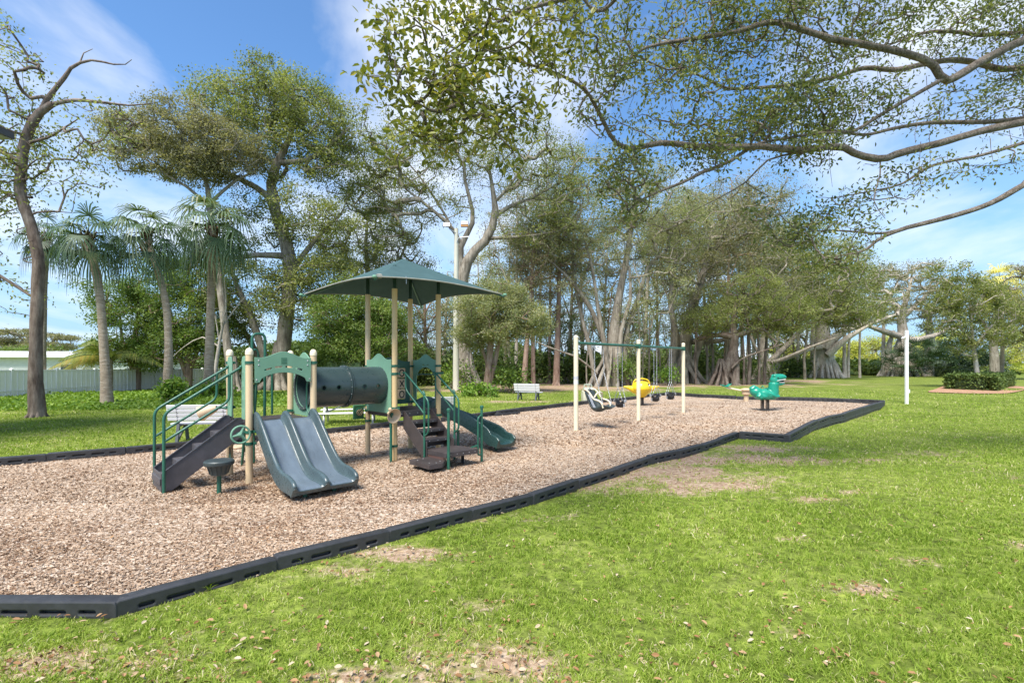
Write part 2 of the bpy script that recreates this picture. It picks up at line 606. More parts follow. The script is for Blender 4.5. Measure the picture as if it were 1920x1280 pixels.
# bare earth: under the trees behind the bench, round the worn strip by the border
def earth(x, y):
    n = fbm(x, y, 1.1, 21)
    e = np.zeros(np.shape(x))

    def spot(cx, cy, rx, ry, k=1.0):
        return k * np.exp(-(((x - cx) / rx) ** 2 + ((y - cy) / ry) ** 2))
    for s in [(-1, 33.5, 6.5, 3.2), (2, 36, 9, 4.5), (13, 43, 14, 4), (26, 52, 8, 3)]:
        e = np.maximum(e, spot(*s, 1.25))
    for s in [(1.2, 20.9 + 2.0, 1.8, .8), (2.6, 7.9, 1.7, .7), (3.4, 8.9, 1.9, .6), (4.6, 10.0, 1.9, .8), (5.7, 11.3, 1.4, .6), (3.6, 8.6, 1.2, .5)]:
        e = np.maximum(e, spot(*s, 1.0))
    for s in [(-.30, 3.15, .70, .34, 1.5), (-.85, 2.95, .6, .2, 1.2), (.5, 2.95, .4, .16, .8), (-2.6, 3.2, .7, .2, .8), (-1.8, 4.55, .5, .22, .7), (-.2, 3.95, .30, .2, .6), (1.95, 3.55, .22, .12, .9),
              (1.25, 3.85, .3, .1, .6), (2.9, 4.2, .35, .13, .9), (3.9, 4.8, .3, .12, .8), (4.3, 7.0, .45, .2, .9), (5.2, 7.4, .5, .15, .8), (3.1, 5.4, .35, .12, .7), (-1.2, 5.0, .6, .2, .8),
              (.1, 6.2, .6, .2, .7), (2.3, 5.0, .35, .1, .6), (7, 10, 1.2, .4, .6), (9.5, 11, 1.2, .4, .6), (5.5, 5.2, .4, .2, .7)]:
        if s[0] > 1:
            s = (s[0], s[1], s[2], s[3], s[4] * .62)
        e = np.maximum(e, spot(*s))
    e = e * np.clip(3.2 * (n - .30), .30, 1.25) * (.45 + 1.0 * fbm(x, y, .22, 24)) + np.clip(fbm(x, y, 2.2, 33) - .56, 0, 1) * 1.5 * fbm(x, y, .25, 35) + .16 * (fbm(x, y, .16, 25) > .62)
    return np.clip(e, 0, 1)


def ground_grid(name, xs, ys, skip_far=True):
    X, Y = np.meshgrid(xs, ys)
    x, y = X.ravel(), Y.ravel()
    z = lawn_z(x, y)
    sd = inside(x, y)
    z = np.where(sd > .05, np.minimum(z, -.22), z)
    nx, ny = len(xs), len(ys)
    idx = np.arange(nx * ny).reshape(ny, nx)
    q = np.stack([idx[:-1, :-1], idx[:-1, 1:], idx[1:, 1:], idx[1:, :-1]], -1).reshape(-1, 4)
    keep = ~(sd[q] > .5).all(1)
    q = q[keep]
    me = bpy.data.meshes.new(name)
    me.vertices.add(len(x))
    me.vertices.foreach_set('co', np.stack([x, y, z], 1).astype(np.float32).ravel())
    me.loops.add(len(q) * 4)
    me.loops.foreach_set('vertex_index', q.astype(np.int32).ravel())
    me.polygons.add(len(q))
    me.polygons.foreach_set('loop_start', np.arange(0, len(q) * 4, 4, dtype=np.int32))
    me.update(calc_edges=True)
    at = me.attributes.new('earth', 'FLOAT', 'POINT')
    at.data.foreach_set('value', earth(x, y).astype(np.float32))
    me.polygons.foreach_set('use_smooth', [True] * len(me.polygons))
    return me


def stretch(a, b, fine0, fine1, step, growth=1.16):
    out = list(np.arange(fine0, fine1 + 1e-6, step))
    s = step
    while out[-1] < b:
        s *= growth
        out.append(out[-1] + s)
    s = step
    lo = []
    v = fine0
    while v > a:
        s *= growth
        v -= s
        lo.append(v)
    return np.array(lo[::-1] + out)


m, nt, b = nodes('lawn_ground')
at = nt.nodes.new('ShaderNodeAttribute')
at.attribute_name = 'earth'
f1 = noise(nt, .55, 6, .65)
f2 = noise(nt, 9, 5, .7)
g = ramp(nt, [(.25, (.115, .155, .028)), (.45, (.185, .245, .042)), (.58, (.25, .305, .065)), (.75, (.35, .36, .13))], f1)
g2 = ramp(nt, [(.32, (.22, .22, .22)), (.5, (.7, .7, .68)), (.70, (1.25, 1.22, 1.05))], f2)
mu = nt.nodes.new('ShaderNodeMixRGB')
mu.blend_type = 'MULTIPLY'
mu.inputs[0].default_value = .95
nt.links.new(g, mu.inputs[1])
nt.links.new(g2, mu.inputs[2])
f3 = noise(nt, 14, 6, .75)
er = ramp(nt, [(.3, (.15, .09, .055)), (.48, (.32, .22, .145)), (.6, (.44, .335, .24)), (.75, (.56, .46, .36))], f3)
mx = nt.nodes.new('ShaderNodeMixRGB')
ad = nt.nodes.new('ShaderNodeMath')
ad.operation = 'MULTIPLY_ADD'
ad.inputs[1].default_value = .9
ad.inputs[2].default_value = -.45
nt.links.new(f3, ad.inputs[0])
sm = nt.nodes.new('ShaderNodeMath')
sm.operation = 'ADD'
nt.links.new(at.outputs['Fac'], sm.inputs[0])
nt.links.new(ad.outputs[0], sm.inputs[1])
mr = nt.nodes.new('ShaderNodeMapRange')
mr.inputs[1].default_value = .22
mr.inputs[2].default_value = .55
nt.links.new(sm.outputs[0], mr.inputs[0])
nt.links.new(mr.outputs[0], mx.inputs[0])
nt.links.new(mu.outputs[0], mx.inputs[1])
nt.links.new(er, mx.inputs[2])
nt.links.new(mx.outputs[0], b.inputs['Base Color'])
b.inputs['Roughness'].default_value = .95
b.inputs['Specular IOR Level'].default_value = .1
bump(nt, b, f2, .8, .05)
M['lawn'] = m
lawn = link(ground_grid('lawn', stretch(-420, 420, -12, 19, .14), stretch(-12, 700, 1.5, 31, .14)), 'lawn', 'lawn', angle=180)
lawn['kind'] = 'structure'

# the mulch bed
m, nt, b = nodes('wood_mulch')
t = nt.nodes.new('ShaderNodeTexCoord')
vo = nt.nodes.new('ShaderNodeTexVoronoi')
vo.inputs['Scale'].default_value = 26
mp = nt.nodes.new('ShaderNodeMapping')
mp.inputs['Scale'].default_value = (1, 1.7, 1)
mp.inputs['Rotation'].default_value = (0, 0, .5)
nt.links.new(t.outputs['Object'], mp.inputs[0])
nt.links.new(mp.outputs[0], vo.inputs[0])
sep = nt.nodes.new('ShaderNodeSeparateColor')
nt.links.new(vo.outputs['Color'], sep.inputs[0])
c1 = ramp(nt, [(0, (.24, .15, .10)), (.3, (.39, .28, .19)), (.6, (.50, .385, .285)), (.85, (.60, .49, .39)), (1, (.70, .62, .53))], sep.outputs[0])
f = noise(nt, .5, 5, .6)
c2 = ramp(nt, [(.3, (.74, .70, .68)), (.5, (1, 1, 1)), (.68, (1.06, .96, .84))], f)
mu = nt.nodes.new('ShaderNodeMixRGB')
mu.blend_type = 'MULTIPLY'
mu.inputs[0].default_value = 1
nt.links.new(c1, mu.inputs[1])
nt.links.new(c2, mu.inputs[2])
nt.links.new(mu.outputs[0], b.inputs['Base Color'])
b.inputs['Roughness'].default_value = .95
b.inputs['Specular IOR Level'].default_value = .1
bump(nt, b, sep.outputs[1], 1.0, .035)
M['mulch'] = m
bm = bmesh.new()
inset = []
for i, p in enumerate(POLY):
    a, c_ = Vector(POLY[i - 1]), Vector(POLY[(i + 1) % len(POLY)])
    d_ = (Vector(p) - a).normalized() + (c_ - Vector(p)).normalized()
    d_.normalize()
    inset.append((p[0] - d_.y * .06, p[1] + d_.x * .06))
cx = [bm.verts.new((p[0], p[1], 0)) for p in inset]
fc = bm.faces.new(cx)
if fc.normal.z < 0:
    fc.normal_flip()
bmesh.ops.triangulate(bm, faces=[fc])
bmesh.ops.subdivide_edges(bm, edges=bm.edges[:], cuts=5, use_grid_fill=True)
for _ in range(1):
    bmesh.ops.subdivide_edges(bm, edges=[e for e in bm.edges if e.calc_length() > .45], cuts=2, use_grid_fill=True)


def mulch_z(x, y):
    x, y = np.asarray(x, float), np.asarray(y, float)
    z = (fbm(x, y, 1.4, 44) - .5) * .07
    for cx_, cy_, r_, d_ in [(-2.6, 6.7, .7, .05), (3.1, 14.5, .8, .06), (-.3, 10.6, .7, .05), (5.9, 22.4, .8, .05), (10.2, 19.7, .8, .05), (5.5, 17.3, 1.0, .05)]:
        z = z - d_ * np.exp(-(((x - cx_) ** 2 + (y - cy_) ** 2) / r_ ** 2))
    return z


vx = np.array([v.co[:2] for v in bm.verts])
vz = mulch_z(vx[:, 0], vx[:, 1])
for v, z in zip(bm.verts, vz):
    v.co.z = z
me = bpy.data.meshes.new('mulch_bed')
bm.to_mesh(me)
bm.free()
mulch = link(me, 'mulch_bed', 'mulch', angle=180)
mulch['kind'] = 'structure'

# ---------------------------------------------------------------- border timbers
TH, TW, TL = .20, .13, 1.2


def timber_mesh(kind):
    mb = MB()
    if kind == 'slot':
        hs = [stadium(x, .128, w, .054) for x, w in ((-.40, .13), (-.165, .22), (.125, .22), (.385, .15))]
    elif kind == 'notch':
        hs = [[(x - .035, .05), (x + .035, .05), (x + .035, .14), (x - .035, .14)] for x in (-.47, -.28, -.09, .10, .29, .47)]
    else:
        hs = [[(x - .012, .03), (x + .012, .03), (x + .012, .17), (x - .012, .17)] for x in np.linspace(-.54, .54, 13)]
    r = .02
    L, H = TL / 2 - .008, TH
    out = [(-L, 0), (L, 0), (L, H - r), (L - r * .3, H - r * .3), (L - r, H), (-L + r, H), (-L + r * .3, H - r * .3), (-L, H - r)]
    o = sheet(out, hs, TW, PV(0), 'tmp', None, None, bev=.012)
    me = o.data
    bpy.data.objects.remove(o)
    bm = bmesh.new()
    bm.from_mesh(me)
    core = MB().box((0, 0, TH / 2), (TL - .05, TW * .34, TH - .03))
    me2 = core.mesh('c')
    bm.from_mesh(me2)
    # two stake bosses on top, one at each end
    bm.to_mesh(me)
    bm.free()
    return me


TM = {k: timber_mesh(k) for k in ('slot', 'notch', 'rib')}
capm = MB().lathe([(.034, 0), (.034, .008), (.026, .014), (.0, .015)], n=14, cap=False).mesh('cap')
ORD = ['first', 'second', 'third', 'fourth', 'fifth', 'sixth', 'seventh', 'eighth', 'ninth', 'tenth', 'eleventh', 'twelfth', 'thirteenth', 'fourteenth', 'fifteenth', 'sixteenth',
       'seventeenth', 'eighteenth', 'nineteenth', 'twentieth', 'twenty-first', 'twenty-second', 'twenty-third']


def timbers(row, key, kinds, lab, grp, first=0, tall=False):
    n = 0
    for i, (p, q) in enumerate(zip(row, row[1:])):
        a, b_ = Vector((*p, 0)), Vector((*q, 0))
        d = b_ - a
        nrm = Vector((-d.y, d.x, 0)).normalized()         # rows run anticlockwise: inside is on the left
        c = (a + b_) / 2 + nrm * (TW / 2)
        za, zb = levels(*p, key)[1], levels(*q, key)[1]
        lift = random.uniform(-.016, .016)
        if i < first:
            continue
        o = bpy.data.objects.new('border_timber', TM[kinds[min(i, len(kinds) - 1)]])
        C.objects.link(o)
        if not o.data.materials:
            o.data.materials.append(M['black'])
            o.data.polygons.foreach_set('use_smooth', [True] * len(o.data.polygons))
            o.data.set_sharp_from_angle(angle=R(30))
        o.location = (c.x, c.y, (za + zb) / 2 - TH + lift)
        x = Vector((d.x, d.y, zb - za)).normalized()
        o.rotation_euler = (random.uniform(-.03, .03), -math.asin(x.z), math.atan2(d.y, d.x) + random.uniform(-.012, .012))
        o.scale = (d.length / TL, 1, 1)
        tag(o, lab.format(ORD[n]), 'border timber', grp)
        k = bpy.data.objects.new('stake_cap', capm)
        C.objects.link(k)
        if not capm.materials:
            capm.materials.append(M['black'])
        k.parent = o
        k.location = (-TL / 2 + .06, 0, TH)
        if tall:
            lo = bpy.data.objects.new('lower_rail', o.data)
            C.objects.link(lo)
            lo.parent = o
            lo.location = (.01, -.008, -TH + .006)
        n += 1


timbers(FRONT, 'FRONT', ['slot'], '{} black border timber from the left in the front row along the lawn', 'border timbers along the front lawn', first=3)
timbers(JOG, 'JOG', ['slot'], 'short black border timber turning back at the jog beside the bare lawn patch', 'border timbers at the jog', tall=True)
timbers(RIGHT, 'RIGHT', ['slot', 'slot', 'slot', 'slot', 'slot', 'rib'], '{} black border timber beyond the jog, running towards the white pole', 'border timbers along the right lawn', tall=True)
timbers(BACKR, 'BACKR', ['slot', 'notch'], '{} black border timber from the far corner in the notched row behind the dinosaur', 'border timbers behind the dinosaur rider')
timbers(BACK, 'BACK', ['slot'], '{} black border timber from the far corner in the back row by the benches', 'border timbers along the back lawn')
# loose timbers beside the single slide
for i, (x0, y0, x1, y1, z) in enumerate([(929, 779, 970, 776, .0), (932, 775, 973, 771, .07)]):
    a, b_ = G(x0, y0, z), G(x1, y1, z)
    o = bpy.data.objects.new('border_timber', TM['slot'])
    C.objects.link(o)
    o.location = ((a + b_) / 2) + Vector((0, 0, -.13 + .03 * i))
    o.rotation_euler = (0, 0, math.atan2((b_ - a).y, (b_ - a).x))
    o.scale = ((b_ - a).length / TL, 1, 1)
    tag(o, ['loose black border timber lying on the mulch by the slide exit', 'loose black border timber lying on the grass edge behind the other loose one'][i], 'border timber', 'loose border timbers')
# ================================================================ THE PLAYGROUND STRUCTURE (local axes u, v: 45 degrees to the picture)
PG = thing('playground_structure', (-4.07, 7.6, 0), 'green and cream play structure with twin slides, crawl tunnel and shaded tower', 'play structure', rz=R(45))
PR = .052
TU0, TU1, TV = 2.57, 3.60, 1.03
DZ = .93


def band(z, parent, r=PR, h=.045, ear=None):
    b = MB().lathe([(r + .002, z - h / 2), (r + .010, z - h / 2), (r + .010, z + h / 2), (r + .002, z + h / 2)], n=18)
    if ear is not None:
        e = Vector((math.cos(ear), math.sin(ear), 0))
        b.box(e * (r + .03) + Vector((0, 0, z)), (.05, .022, h * .9), rz=ear)
        b.tube([e * (r + .03) + Vector((0, 0, z)) + Vector((-e.y, e.x, 0)) * .02, e * (r + .03) + Vector((0, 0, z)) - Vector((-e.y, e.x, 0)) * .02], .010, 6)
    b.build('clamp', 'green', parent)


def post(u, v, top, mat, bands, cap=True, label=None):
    o = MB().tube([(0, 0, -.15), (0, 0, .3), (0, 0, top)], PR, 20).build('post', mat, PG)
    o.location = (u, v, 0)
    if label:
        o['label'] = label
    if cap:
        MB().lathe([(PR + .005, top - .05), (PR + .006, top - .01), (PR, top + .015), (PR * .8, top + .037), (PR * .45, top + .052), (.001, top + .057)], n=20, cap=False).build('post_cap', 'swing_cream', o)
    for z, e in bands:
        band(z, o, ear=e)
    return o


# posts of the low tower
post(0, 0, 2.04, 'cream', [(1.87, 0.), (.80, -.6), (.62, -.6)])
post(1, 0, 2.04, 'cream', [(1.87, math.pi), (1.0, 1.57)])
post(0, 1, 2.04, 'cream', [(1.87, -1.0), (1.12, -1.0), (.85, 0.)])
post(1, 1, 2.04, 'cream', [(1.87, -1.57), (1.0, -1.57)])
# posts of the shaded tower
post(TU0, TV, 3.28, 'cream', [(1.80, -1.57), (1.02, -1.57), (.90, -2.2), (.68, -2.2)], cap=False)
post(TU0, 0, 3.29, 'mustard', [(1.81, 0.), (1.66, -.4), (1.0, -1.0), (.28, 3.6)], cap=False, label='mustard streaked post beside the beige horn')
post(TU1, TV, 3.28, 'mustard', [(1.80, -1.57), (1.02, -1.57)], cap=False)
post(TU1, 0, 3.28, 'mustard', [(1.81, 1.57), (1.66, -.8), (.80, -1.57)], cap=False)

# decks
for u0, u1, v0, v1, nm in ((.0, 1.0, .0, 1.0, 'deck'), (TU0, TU1, .0, TV, 'deck')):
    d = MB().box(((u0 + u1) / 2, (v0 + v1) / 2, DZ - .012), (u1 - u0 - .03, v1 - v0 - .03, .024)).build(nm, 'deck', PG)
    s = MB()
    for a, b_ in (((u0, v0), (u1, v0)), ((u1, v0), (u1, v1)), ((u1, v1), (u0, v1)), ((u0, v1), (u0, v0))):
        s.beam((a[0], a[1], DZ - .055), (b_[0], b_[1], DZ - .055), .028, .112)
    s.build('deck_frame', 'stair', d, .004)
    bl = MB()
    for k in range(5):
        x = u0 + .15 + k * (u1 - u0 - .3) / 4
        bl.ball((x, v0 - .016, DZ - .05), (.010, .006, .010), 8)
    bl.build('bolts', 'steel', d)


def wave(a, b_, z0, z1, w0=.28, n=26, flat=.06):
    """top edge from a to b_ with a soft crest in the middle"""
    out = []
    for k in range(n + 1):
        x = a + (b_ - a) * k / n
        t = abs((x - (a + b_) / 2)) / ((b_ - a) / 2)
        s = max(0, 1 - t / (1 - w0))
        out.append((x, z0 + (z1 - z0) * (s * s * (3 - 2 * s))))
    return out


def bolts(parent, pts, v=None, u=None, r=.013):
    b = MB()
    for x, z in pts:
        if v is not None:
            b.ball((x, v, z), (r, .006, r), 8)
        else:
            b.ball((u, x, z), (.006, r, r), 8)
    b.build('bolt_heads', 'steel', parent)


# arched lintel over the twin slide
out = [(.07, 1.56), (.13, 1.56)] + [(.13 + .74 * k / 24, 1.56 + .155 * math.sin(math.pi * min(1, max(0, .02 + k / 24 * .96))) ** .55) for k in range(1, 24)] + [(.87, 1.56), (.93, 1.56)]
out += [(.935, 1.95)] + wave(.10, .90, 1.945, 2.045, .15)[::-1] + [(.065, 1.95)]
hs = [stadium(x, z, .125, .036, sl=s) for x, z, s in ((.26, 1.765, .28), (.42, 1.80, .10), (.58, 1.80, -.10), (.74, 1.765, -.28))]
pn = sheet(out, hs, .02, PV(-.045), 'arch_panel', 'panel', PG)
bolts(pn, [(.12, 1.90), (.12, 1.83), (.88, 1.90), (.88, 1.83), (.09, 1.60), (.91, 1.60)], v=-.057)
MB().box((.5, -.0565, 1.90), (.09, .004, .10)).box((.5, -.059, 1.925), (.05, .003, .012)).box((.5, -.059, 1.90), (.05, .003, .012)).box((.5, -.059, 1.875), (.07, .003, .012)).build('emblem', paint('embossed_green', (.075, .20, .125), .6, .1), pn)
# hand loops inside the arch
for x in (.09, .91):
    MB().tube(arc_path([(x, -.03, 1.58), (x, .06 if x < .5 else .05, 1.50), (x, .06, 1.12), (x, -.02, 1.02)], .07), .014, 8).build('grab_bar', 'green', PG)

# tunnel portal panels
TZ, TR = 1.43, .345
for u, w0, w1, z0 in ((1.045, .05, .95, .94), (TU0 - .045, .05, TV - .05, .90)):
    out = [(w0, z0), (w1, z0), (w1, 1.93)] + wave(w0, w1, 1.93, 2.05, .30)[::-1] + [(w0, 1.93)]
    pn = sheet(out, [oval((w0 + w1) / 2, TZ, TR, TR, 40)], .02, PU(u), 'tunnel_panel', 'panel', PG)
    ring = MB()
    pr = [(TR - .004, -.016), (TR + .045, -.016), (TR + .045, .016), (TR - .004, .016)]
    ring.lathe(pr + [pr[0]], (u - (.02 if u < 2 else -.02), (w0 + w1) / 2, TZ), 44, Matrix.Rotation(R(90), 3, 'Y'), cap=False)
    ring.build('portal_ring', 'tunnel', pn)
    bt = []
    for k in range(14):
        a = 2 * math.pi * k / 14
        bt.append(((w0 + w1) / 2 + (TR + .025) * math.cos(a), TZ + (TR + .025) * math.sin(a)))
    bolts(pn, bt, u=u - (.038 if u < 2 else .0), r=.010)
    bolts(pn, bt, u=u - (.0 if u < 2 else .019), r=.010)

# the crawl tunnel, its flanges and the round peep holes
tb = MB()
U0, U1, VC = 1.03, TU0 - .03, .5
half = (U0 + U1) / 2
prof = [(TR, U0), (TR, U1), (TR + .018, U1), (TR + .018, U0), (TR, U0)]
tb.lathe(prof, (0, VC, TZ), 56, Matrix(((0, 0, 1), (0, 1, 0), (-1, 0, 0))), cap=False)
to = bpy.data.objects.new('tmp_t', tb.mesh('tmp_t'))
C.objects.link(to)
bm = bmesh.new()
bm.from_mesh(to.data)
bmesh.ops.remove_doubles(bm, verts=bm.verts[:], dist=1e-5)
bmesh.ops.recalc_face_normals(bm, faces=bm.faces[:])
bm.to_mesh(to.data)
bm.free()
HU = (1.25, 1.52, 2.02, 2.30)
cut = MB()
for hu in HU:
    cut.tube([(hu, -.2, TZ), (hu, VC, TZ)], .036, 18)
for hu in (1.35, 2.20):
    cut.tube([(hu, VC, TZ + .0), (hu, 1.3, TZ + .0)], .036, 18)
co = bpy.data.objects.new('tmp_c', cut.mesh('tmp_c'))
C.objects.link(co)
bo = to.modifiers.new('b', 'BOOLEAN')
bo.object = co
bo.operation = 'DIFFERENCE'
bo.solver = 'EXACT'
tme = baked(to)
bpy.data.objects.remove(co)
tun = link(tme, 'crawl_tunnel', 'tunnel', PG)
fl = MB()
for du, w in ((-.014, .016), (.014, .016)):
    fl.lathe([(TR + .012, du - w / 2), (TR + .05, du - w / 2), (TR + .05, du + w / 2), (TR + .012, du + w / 2), (TR + .012, du - w / 2)], (half, VC, TZ), 56, Matrix(((0, 0, 1), (0, 1, 0), (-1, 0, 0))), cap=False)
fo = fl.build('flange', 'tunnel', tun)
bl = MB()
for k in range(18):
    a = 2 * math.pi * k / 18
    bl.ball((half - .024, VC + (TR + .033) * math.cos(a), TZ + (TR + .033) * math.sin(a)), (.007, .009, .009), 8)
bl.build('flange_bolts', 'steel', fo)
rb = MB()
for hu in HU:
    rb.lathe([(.034, -.006), (.047, -.006), (.047, .004), (.034, .004), (.034, -.006)], (hu, VC - TR - .016, TZ), 20, Matrix.Rotation(R(90), 3, 'X'), cap=False)
rb.build('peep_hole_rims', 'dgreen', tun)

# side wing panels of the low tower (edge on beside the stair)
for v0, v1 in ((.74, .95), (.05, .20)):
    out = [(v0, .99), (v1, .99), (v1, 1.90), (v1 - .03, 1.96), (v0 + .04, 1.97), (v0, 1.90)]
    sheet(out, [[(v0 + .07, z), (v0 + .11, z), (v0 + .11, z + .14), (v0 + .07, z + .14)] for z in (1.15, 1.36, 1.57)], .02, PU(-.04), 'wing_panel', 'panel', PG)

# tic-tac-toe panel at the back of the shaded tower
out = [(TU0 + .05, .99), (TU1 - .05, .99), (TU1 - .05, 1.90)] + wave(TU0 + .06, TU1 - .06, 1.90, 1.99, .25)[::-1] + [(TU0 + .05, 1.90)]
hole = [(TU0 + .17, 1.08), (TU1 - .17, 1.08), (TU1 - .17, 1.77), (TU0 + .17, 1.77)]
tp = sheet(out, [hole], .02, PV(TV - .045), 'game_panel', paint('dark_green_panel', (.045, .12, .085), .6, .15), PG)  # a darker green than the other panels
for ci, cu_ in enumerate((TU0 + .29, TU0 + .515, TU0 + .745)):
    MB().tube([(cu_, TV - .045, 1.06), (cu_, TV - .045, 1.79)], .010, 6).build('spindle', 'dark', tp)
    for ri in range(3):
        zc = 1.195 + ri * .23
        bk = MB().box((cu_, TV - .045, zc), (.19, .12, .205)).build('game_block', 'beigeplastic', tp, .015)
        g_ = MB()
        v_ = TV - .045 - .0625
        if (ci + ri) % 2 == 0:
            g_.tube([(cu_ + .055 * math.cos(k * math.pi / 12), v_, zc + .068 * math.sin(k * math.pi / 12)) for k in range(25)], .013, 6)
        else:
            g_.tube([(cu_ - .05, v_, zc - .065), (cu_ + .05, v_, zc + .065)], .013, 6)
            g_.tube([(cu_ + .05, v_, zc - .065), (cu_ - .05, v_, zc + .065)], .013, 6)
        gg = g_.build('painted_mark', 'dark', tp)
        for vv in gg.data.vertices:
            vv.co.y = v_ + (vv.co.y - v_) * .25

# arched opening panel to the single slide
out = [(.05, .99), (.17, .99), (.17, 1.52)] + [(.515 - .345 * math.cos(math.pi * k / 20), 1.52 + .26 * math.sin(math.pi * k / 20)) for k in range(1, 20)] + [(.86, 1.52), (.86, .99), (TV - .05, .99), (TV - .05, 1.93)]
out += wave(.06, TV - .06, 1.93, 2.05, .30)[::-1] + [(.05, 1.93)]
sl_ = [stadium(.515 + x, 1.83, .10, .022) for x in (-.085, .085)]
pn = sheet(out, sl_, .02, PU(TU1 + .045), 'slide_entry_panel', 'panel', PG)
bolts(pn, [(.10, 1.85), (.93, 1.85), (.10, 1.1), (.93, 1.1)], u=TU1 + .033)


# ---------------------------------------------------------------- slides
def smooth_path(ctrl, n=40):
    """Catmull-Rom through the control points"""
    c = [Vector(p) for p in ctrl]
    c = [c[0] * 2 - c[1]] + c + [c[-1] * 2 - c[-2]]
    out = []
    per = max(2, n // (len(c) - 3))
    for i in range(1, len(c) - 2):
        for k in range(per):
            t = k / per
            p0, p1, p2, p3 = c[i - 1:i + 3]
            out.append(.5 * ((2 * p1) + (p2 - p0) * t + (2 * p0 - 5 * p1 + 4 * p2 - p3) * t * t + (3 * p1 - p0 - 3 * p2 + p3) * t ** 3))
    out.append(c[-2])
    return out


def rim(x0, x1, h, fl, n=7):
    """rounded wall from the floor level: points from outside to inside"""
    r = abs(x1 - x0) / 2
    cxx = (x0 + x1) / 2
    sg = 1 if x1 > x0 else -1
    return [(cxx - sg * r * math.cos(math.pi * k / n), h - r + r * math.sin(math.pi * k / n)) for k in range(n + 1)]


def loft(stations, sect, name, mat, parent):
    """stations: (origin, side vector, up vector, wall height); sect(h) gives the closed section"""
    vs, fs = [], []
    m = None
    for o, s, up, h in stations:
        sec = sect(h)
        m = len(sec)
        vs += [o + s * a + up * b_ for a, b_ in sec]
    n = len(stations)
    for i in range(n - 1):
        for k in range(m):
            k2 = (k + 1) % m
            fs.append((i * m + k, (i + 1) * m + k, (i + 1) * m + k2, i * m + k2))
    fs.append(tuple(range(m)))
    fs.append(tuple((n - 1) * m + k for k in range(m - 1, -1, -1)))
    mb = MB()
    mb.add(vs, fs)
    o = mb.build(name, mat, parent, angle=50)
    bm = bmesh.new()
    bm.from_mesh(o.data)
    bmesh.ops.recalc_face_normals(bm, faces=bm.faces[:])
    bm.to_mesh(o.data)
    bm.free()
    return o


# twin slide, falling towards -v
prof = smooth_path([(0, .05, .955), (0, -.06, .945), (0, -.20, .86), (0, -.46, .63), (0, -.76, .375), (0, -.96, .245), (0, -1.16, .185), (0, -1.36, .175), (0, -1.50, .165), (0, -1.56, .13)], 54)
HW = 0.475


def twin(h):
    w = .062
    fl = .0
    s = [(-HW, -.09 if h > .05 else -.06)] + rim(-HW, -HW + w, h, fl) + [(-HW + w + .012, .02), (-HW + w + .035, .003)]
    s += [(-.26, -.004), (-.07, .003), (-.048, .02)] + rim(-.038, .038, h * .93, fl) + [(.048, .02), (.07, .003), (.26, -.004)]
    s += [(HW - w - .035, .003), (HW - w - .012, .02)] + rim(HW - w, HW, h, fl) + [(HW, -.09 if h > .05 else -.06), (HW - .04, -.075), (0, -.06), (-HW + .04, -.075)]
    return s


st = []
for i, p in enumerate(prof):
    t = (prof[min(i + 1, len(prof) - 1)] - prof[max(i - 1, 0)]).normalized()
    up = Vector((1, 0, 0)).cross(t)
    up = -up if up.z < 0 else up
    k = i / (len(prof) - 1)
    h = .15 if k < .07 else (.155 if k < .72 else .155 - .085 * ((k - .72) / .28) ** 1.5)
    if k < .06:
        h = .10 + .05 * k / .06
    if i >= len(prof) - 2:
        h = .062
    st.append((Vector((.53, p.y, p.z)), Vector((1, 0, 0)), up, h))
tw = loft(st, twin, 'twin_slide', 'slide', PG)
# worn lanes lie a hair above the shell
for sx in (-1, 1):
    vs, fs = [], []
    for i, (o, s, up, h) in enumerate(st[2:-1]):
        for a in (.085, .17, .26, .345, .395):
            aa = a if sx > 0 else -a
            vs.append(o + s * aa + up * (.0035 + (.001 if a < .1 or a > .38 else -.002)))
    n = len(st[2:-1])
    for i in range(n - 1):
        for k in range(4):
            fs.append((i * 5 + k, i * 5 + k + 1, (i + 1) * 5 + k + 1, (i + 1) * 5 + k))
    ln = MB().add(vs, fs).build('slide_lane', 'slide_lane', tw, angle=60)
lg = MB()
for x in (.32, .74):
    lg.tube([(x, -1.33, -.1), (x, -1.33, .13)], .03, 10)
lg.build('slide_foot', 'green', PG)

# single curved slide: leaves along +u, bends towards -v
cp = [(TU1 - .03, .515, .955), (TU1 + .10, .515, .94)]
for k in range(0, 10):
    a = math.pi / 2 * (1 - k / 9)
    cp.append((3.90 + .98 * math.cos(a), -.42 + .935 * math.sin(a), .90 - .72 * (k / 9) ** .85 if k < 9 else .17))
cp += [(4.88, -.60, .16), (4.88, -.70, .125)]
path = smooth_path(cp, 56)


def single(h):
    w = .055
    H = .27
    s = [(-H, -.07)] + rim(-H, -H + w, h, 0) + [(-H + w + .015, .03), (-H + w + .06, .003), (0, -.006), (H - w - .06, .003), (H - w - .015, .03)] + rim(H - w, H, h, 0) + [(H, -.07), (H - .06, -.075), (-H + .06, -.075)]
    return s


st = []
for i, p in enumerate(path):
    t = (path[min(i + 1, len(path) - 1)] - path[max(i - 1, 0)]).normalized()
    s = t.cross(Vector((0, 0, 1))).normalized()
    up = s.cross(t)
    k = i / (len(path) - 1)
    h = .12 + .10 * min(1, k / .12) - (.10 * ((k - .75) / .25) ** 1.4 if k > .75 else 0)
    st.append((p, s, up, h))
ss = loft(st, single, 'curved_slide', paint('dark_green_slide_plastic', (.020, .056, .052), .3, .2, 3, spec=.6, bmp=.012), PG)
MB().tube([(4.86, -.40, -.1), (4.86, -.40, .12)], .03, 8).build('slide_foot', 'green', PG)
MB().tube([(4.35, .28, -.1), (4.35, .28, .38)], .03, 8).build('slide_foot', 'green', PG)
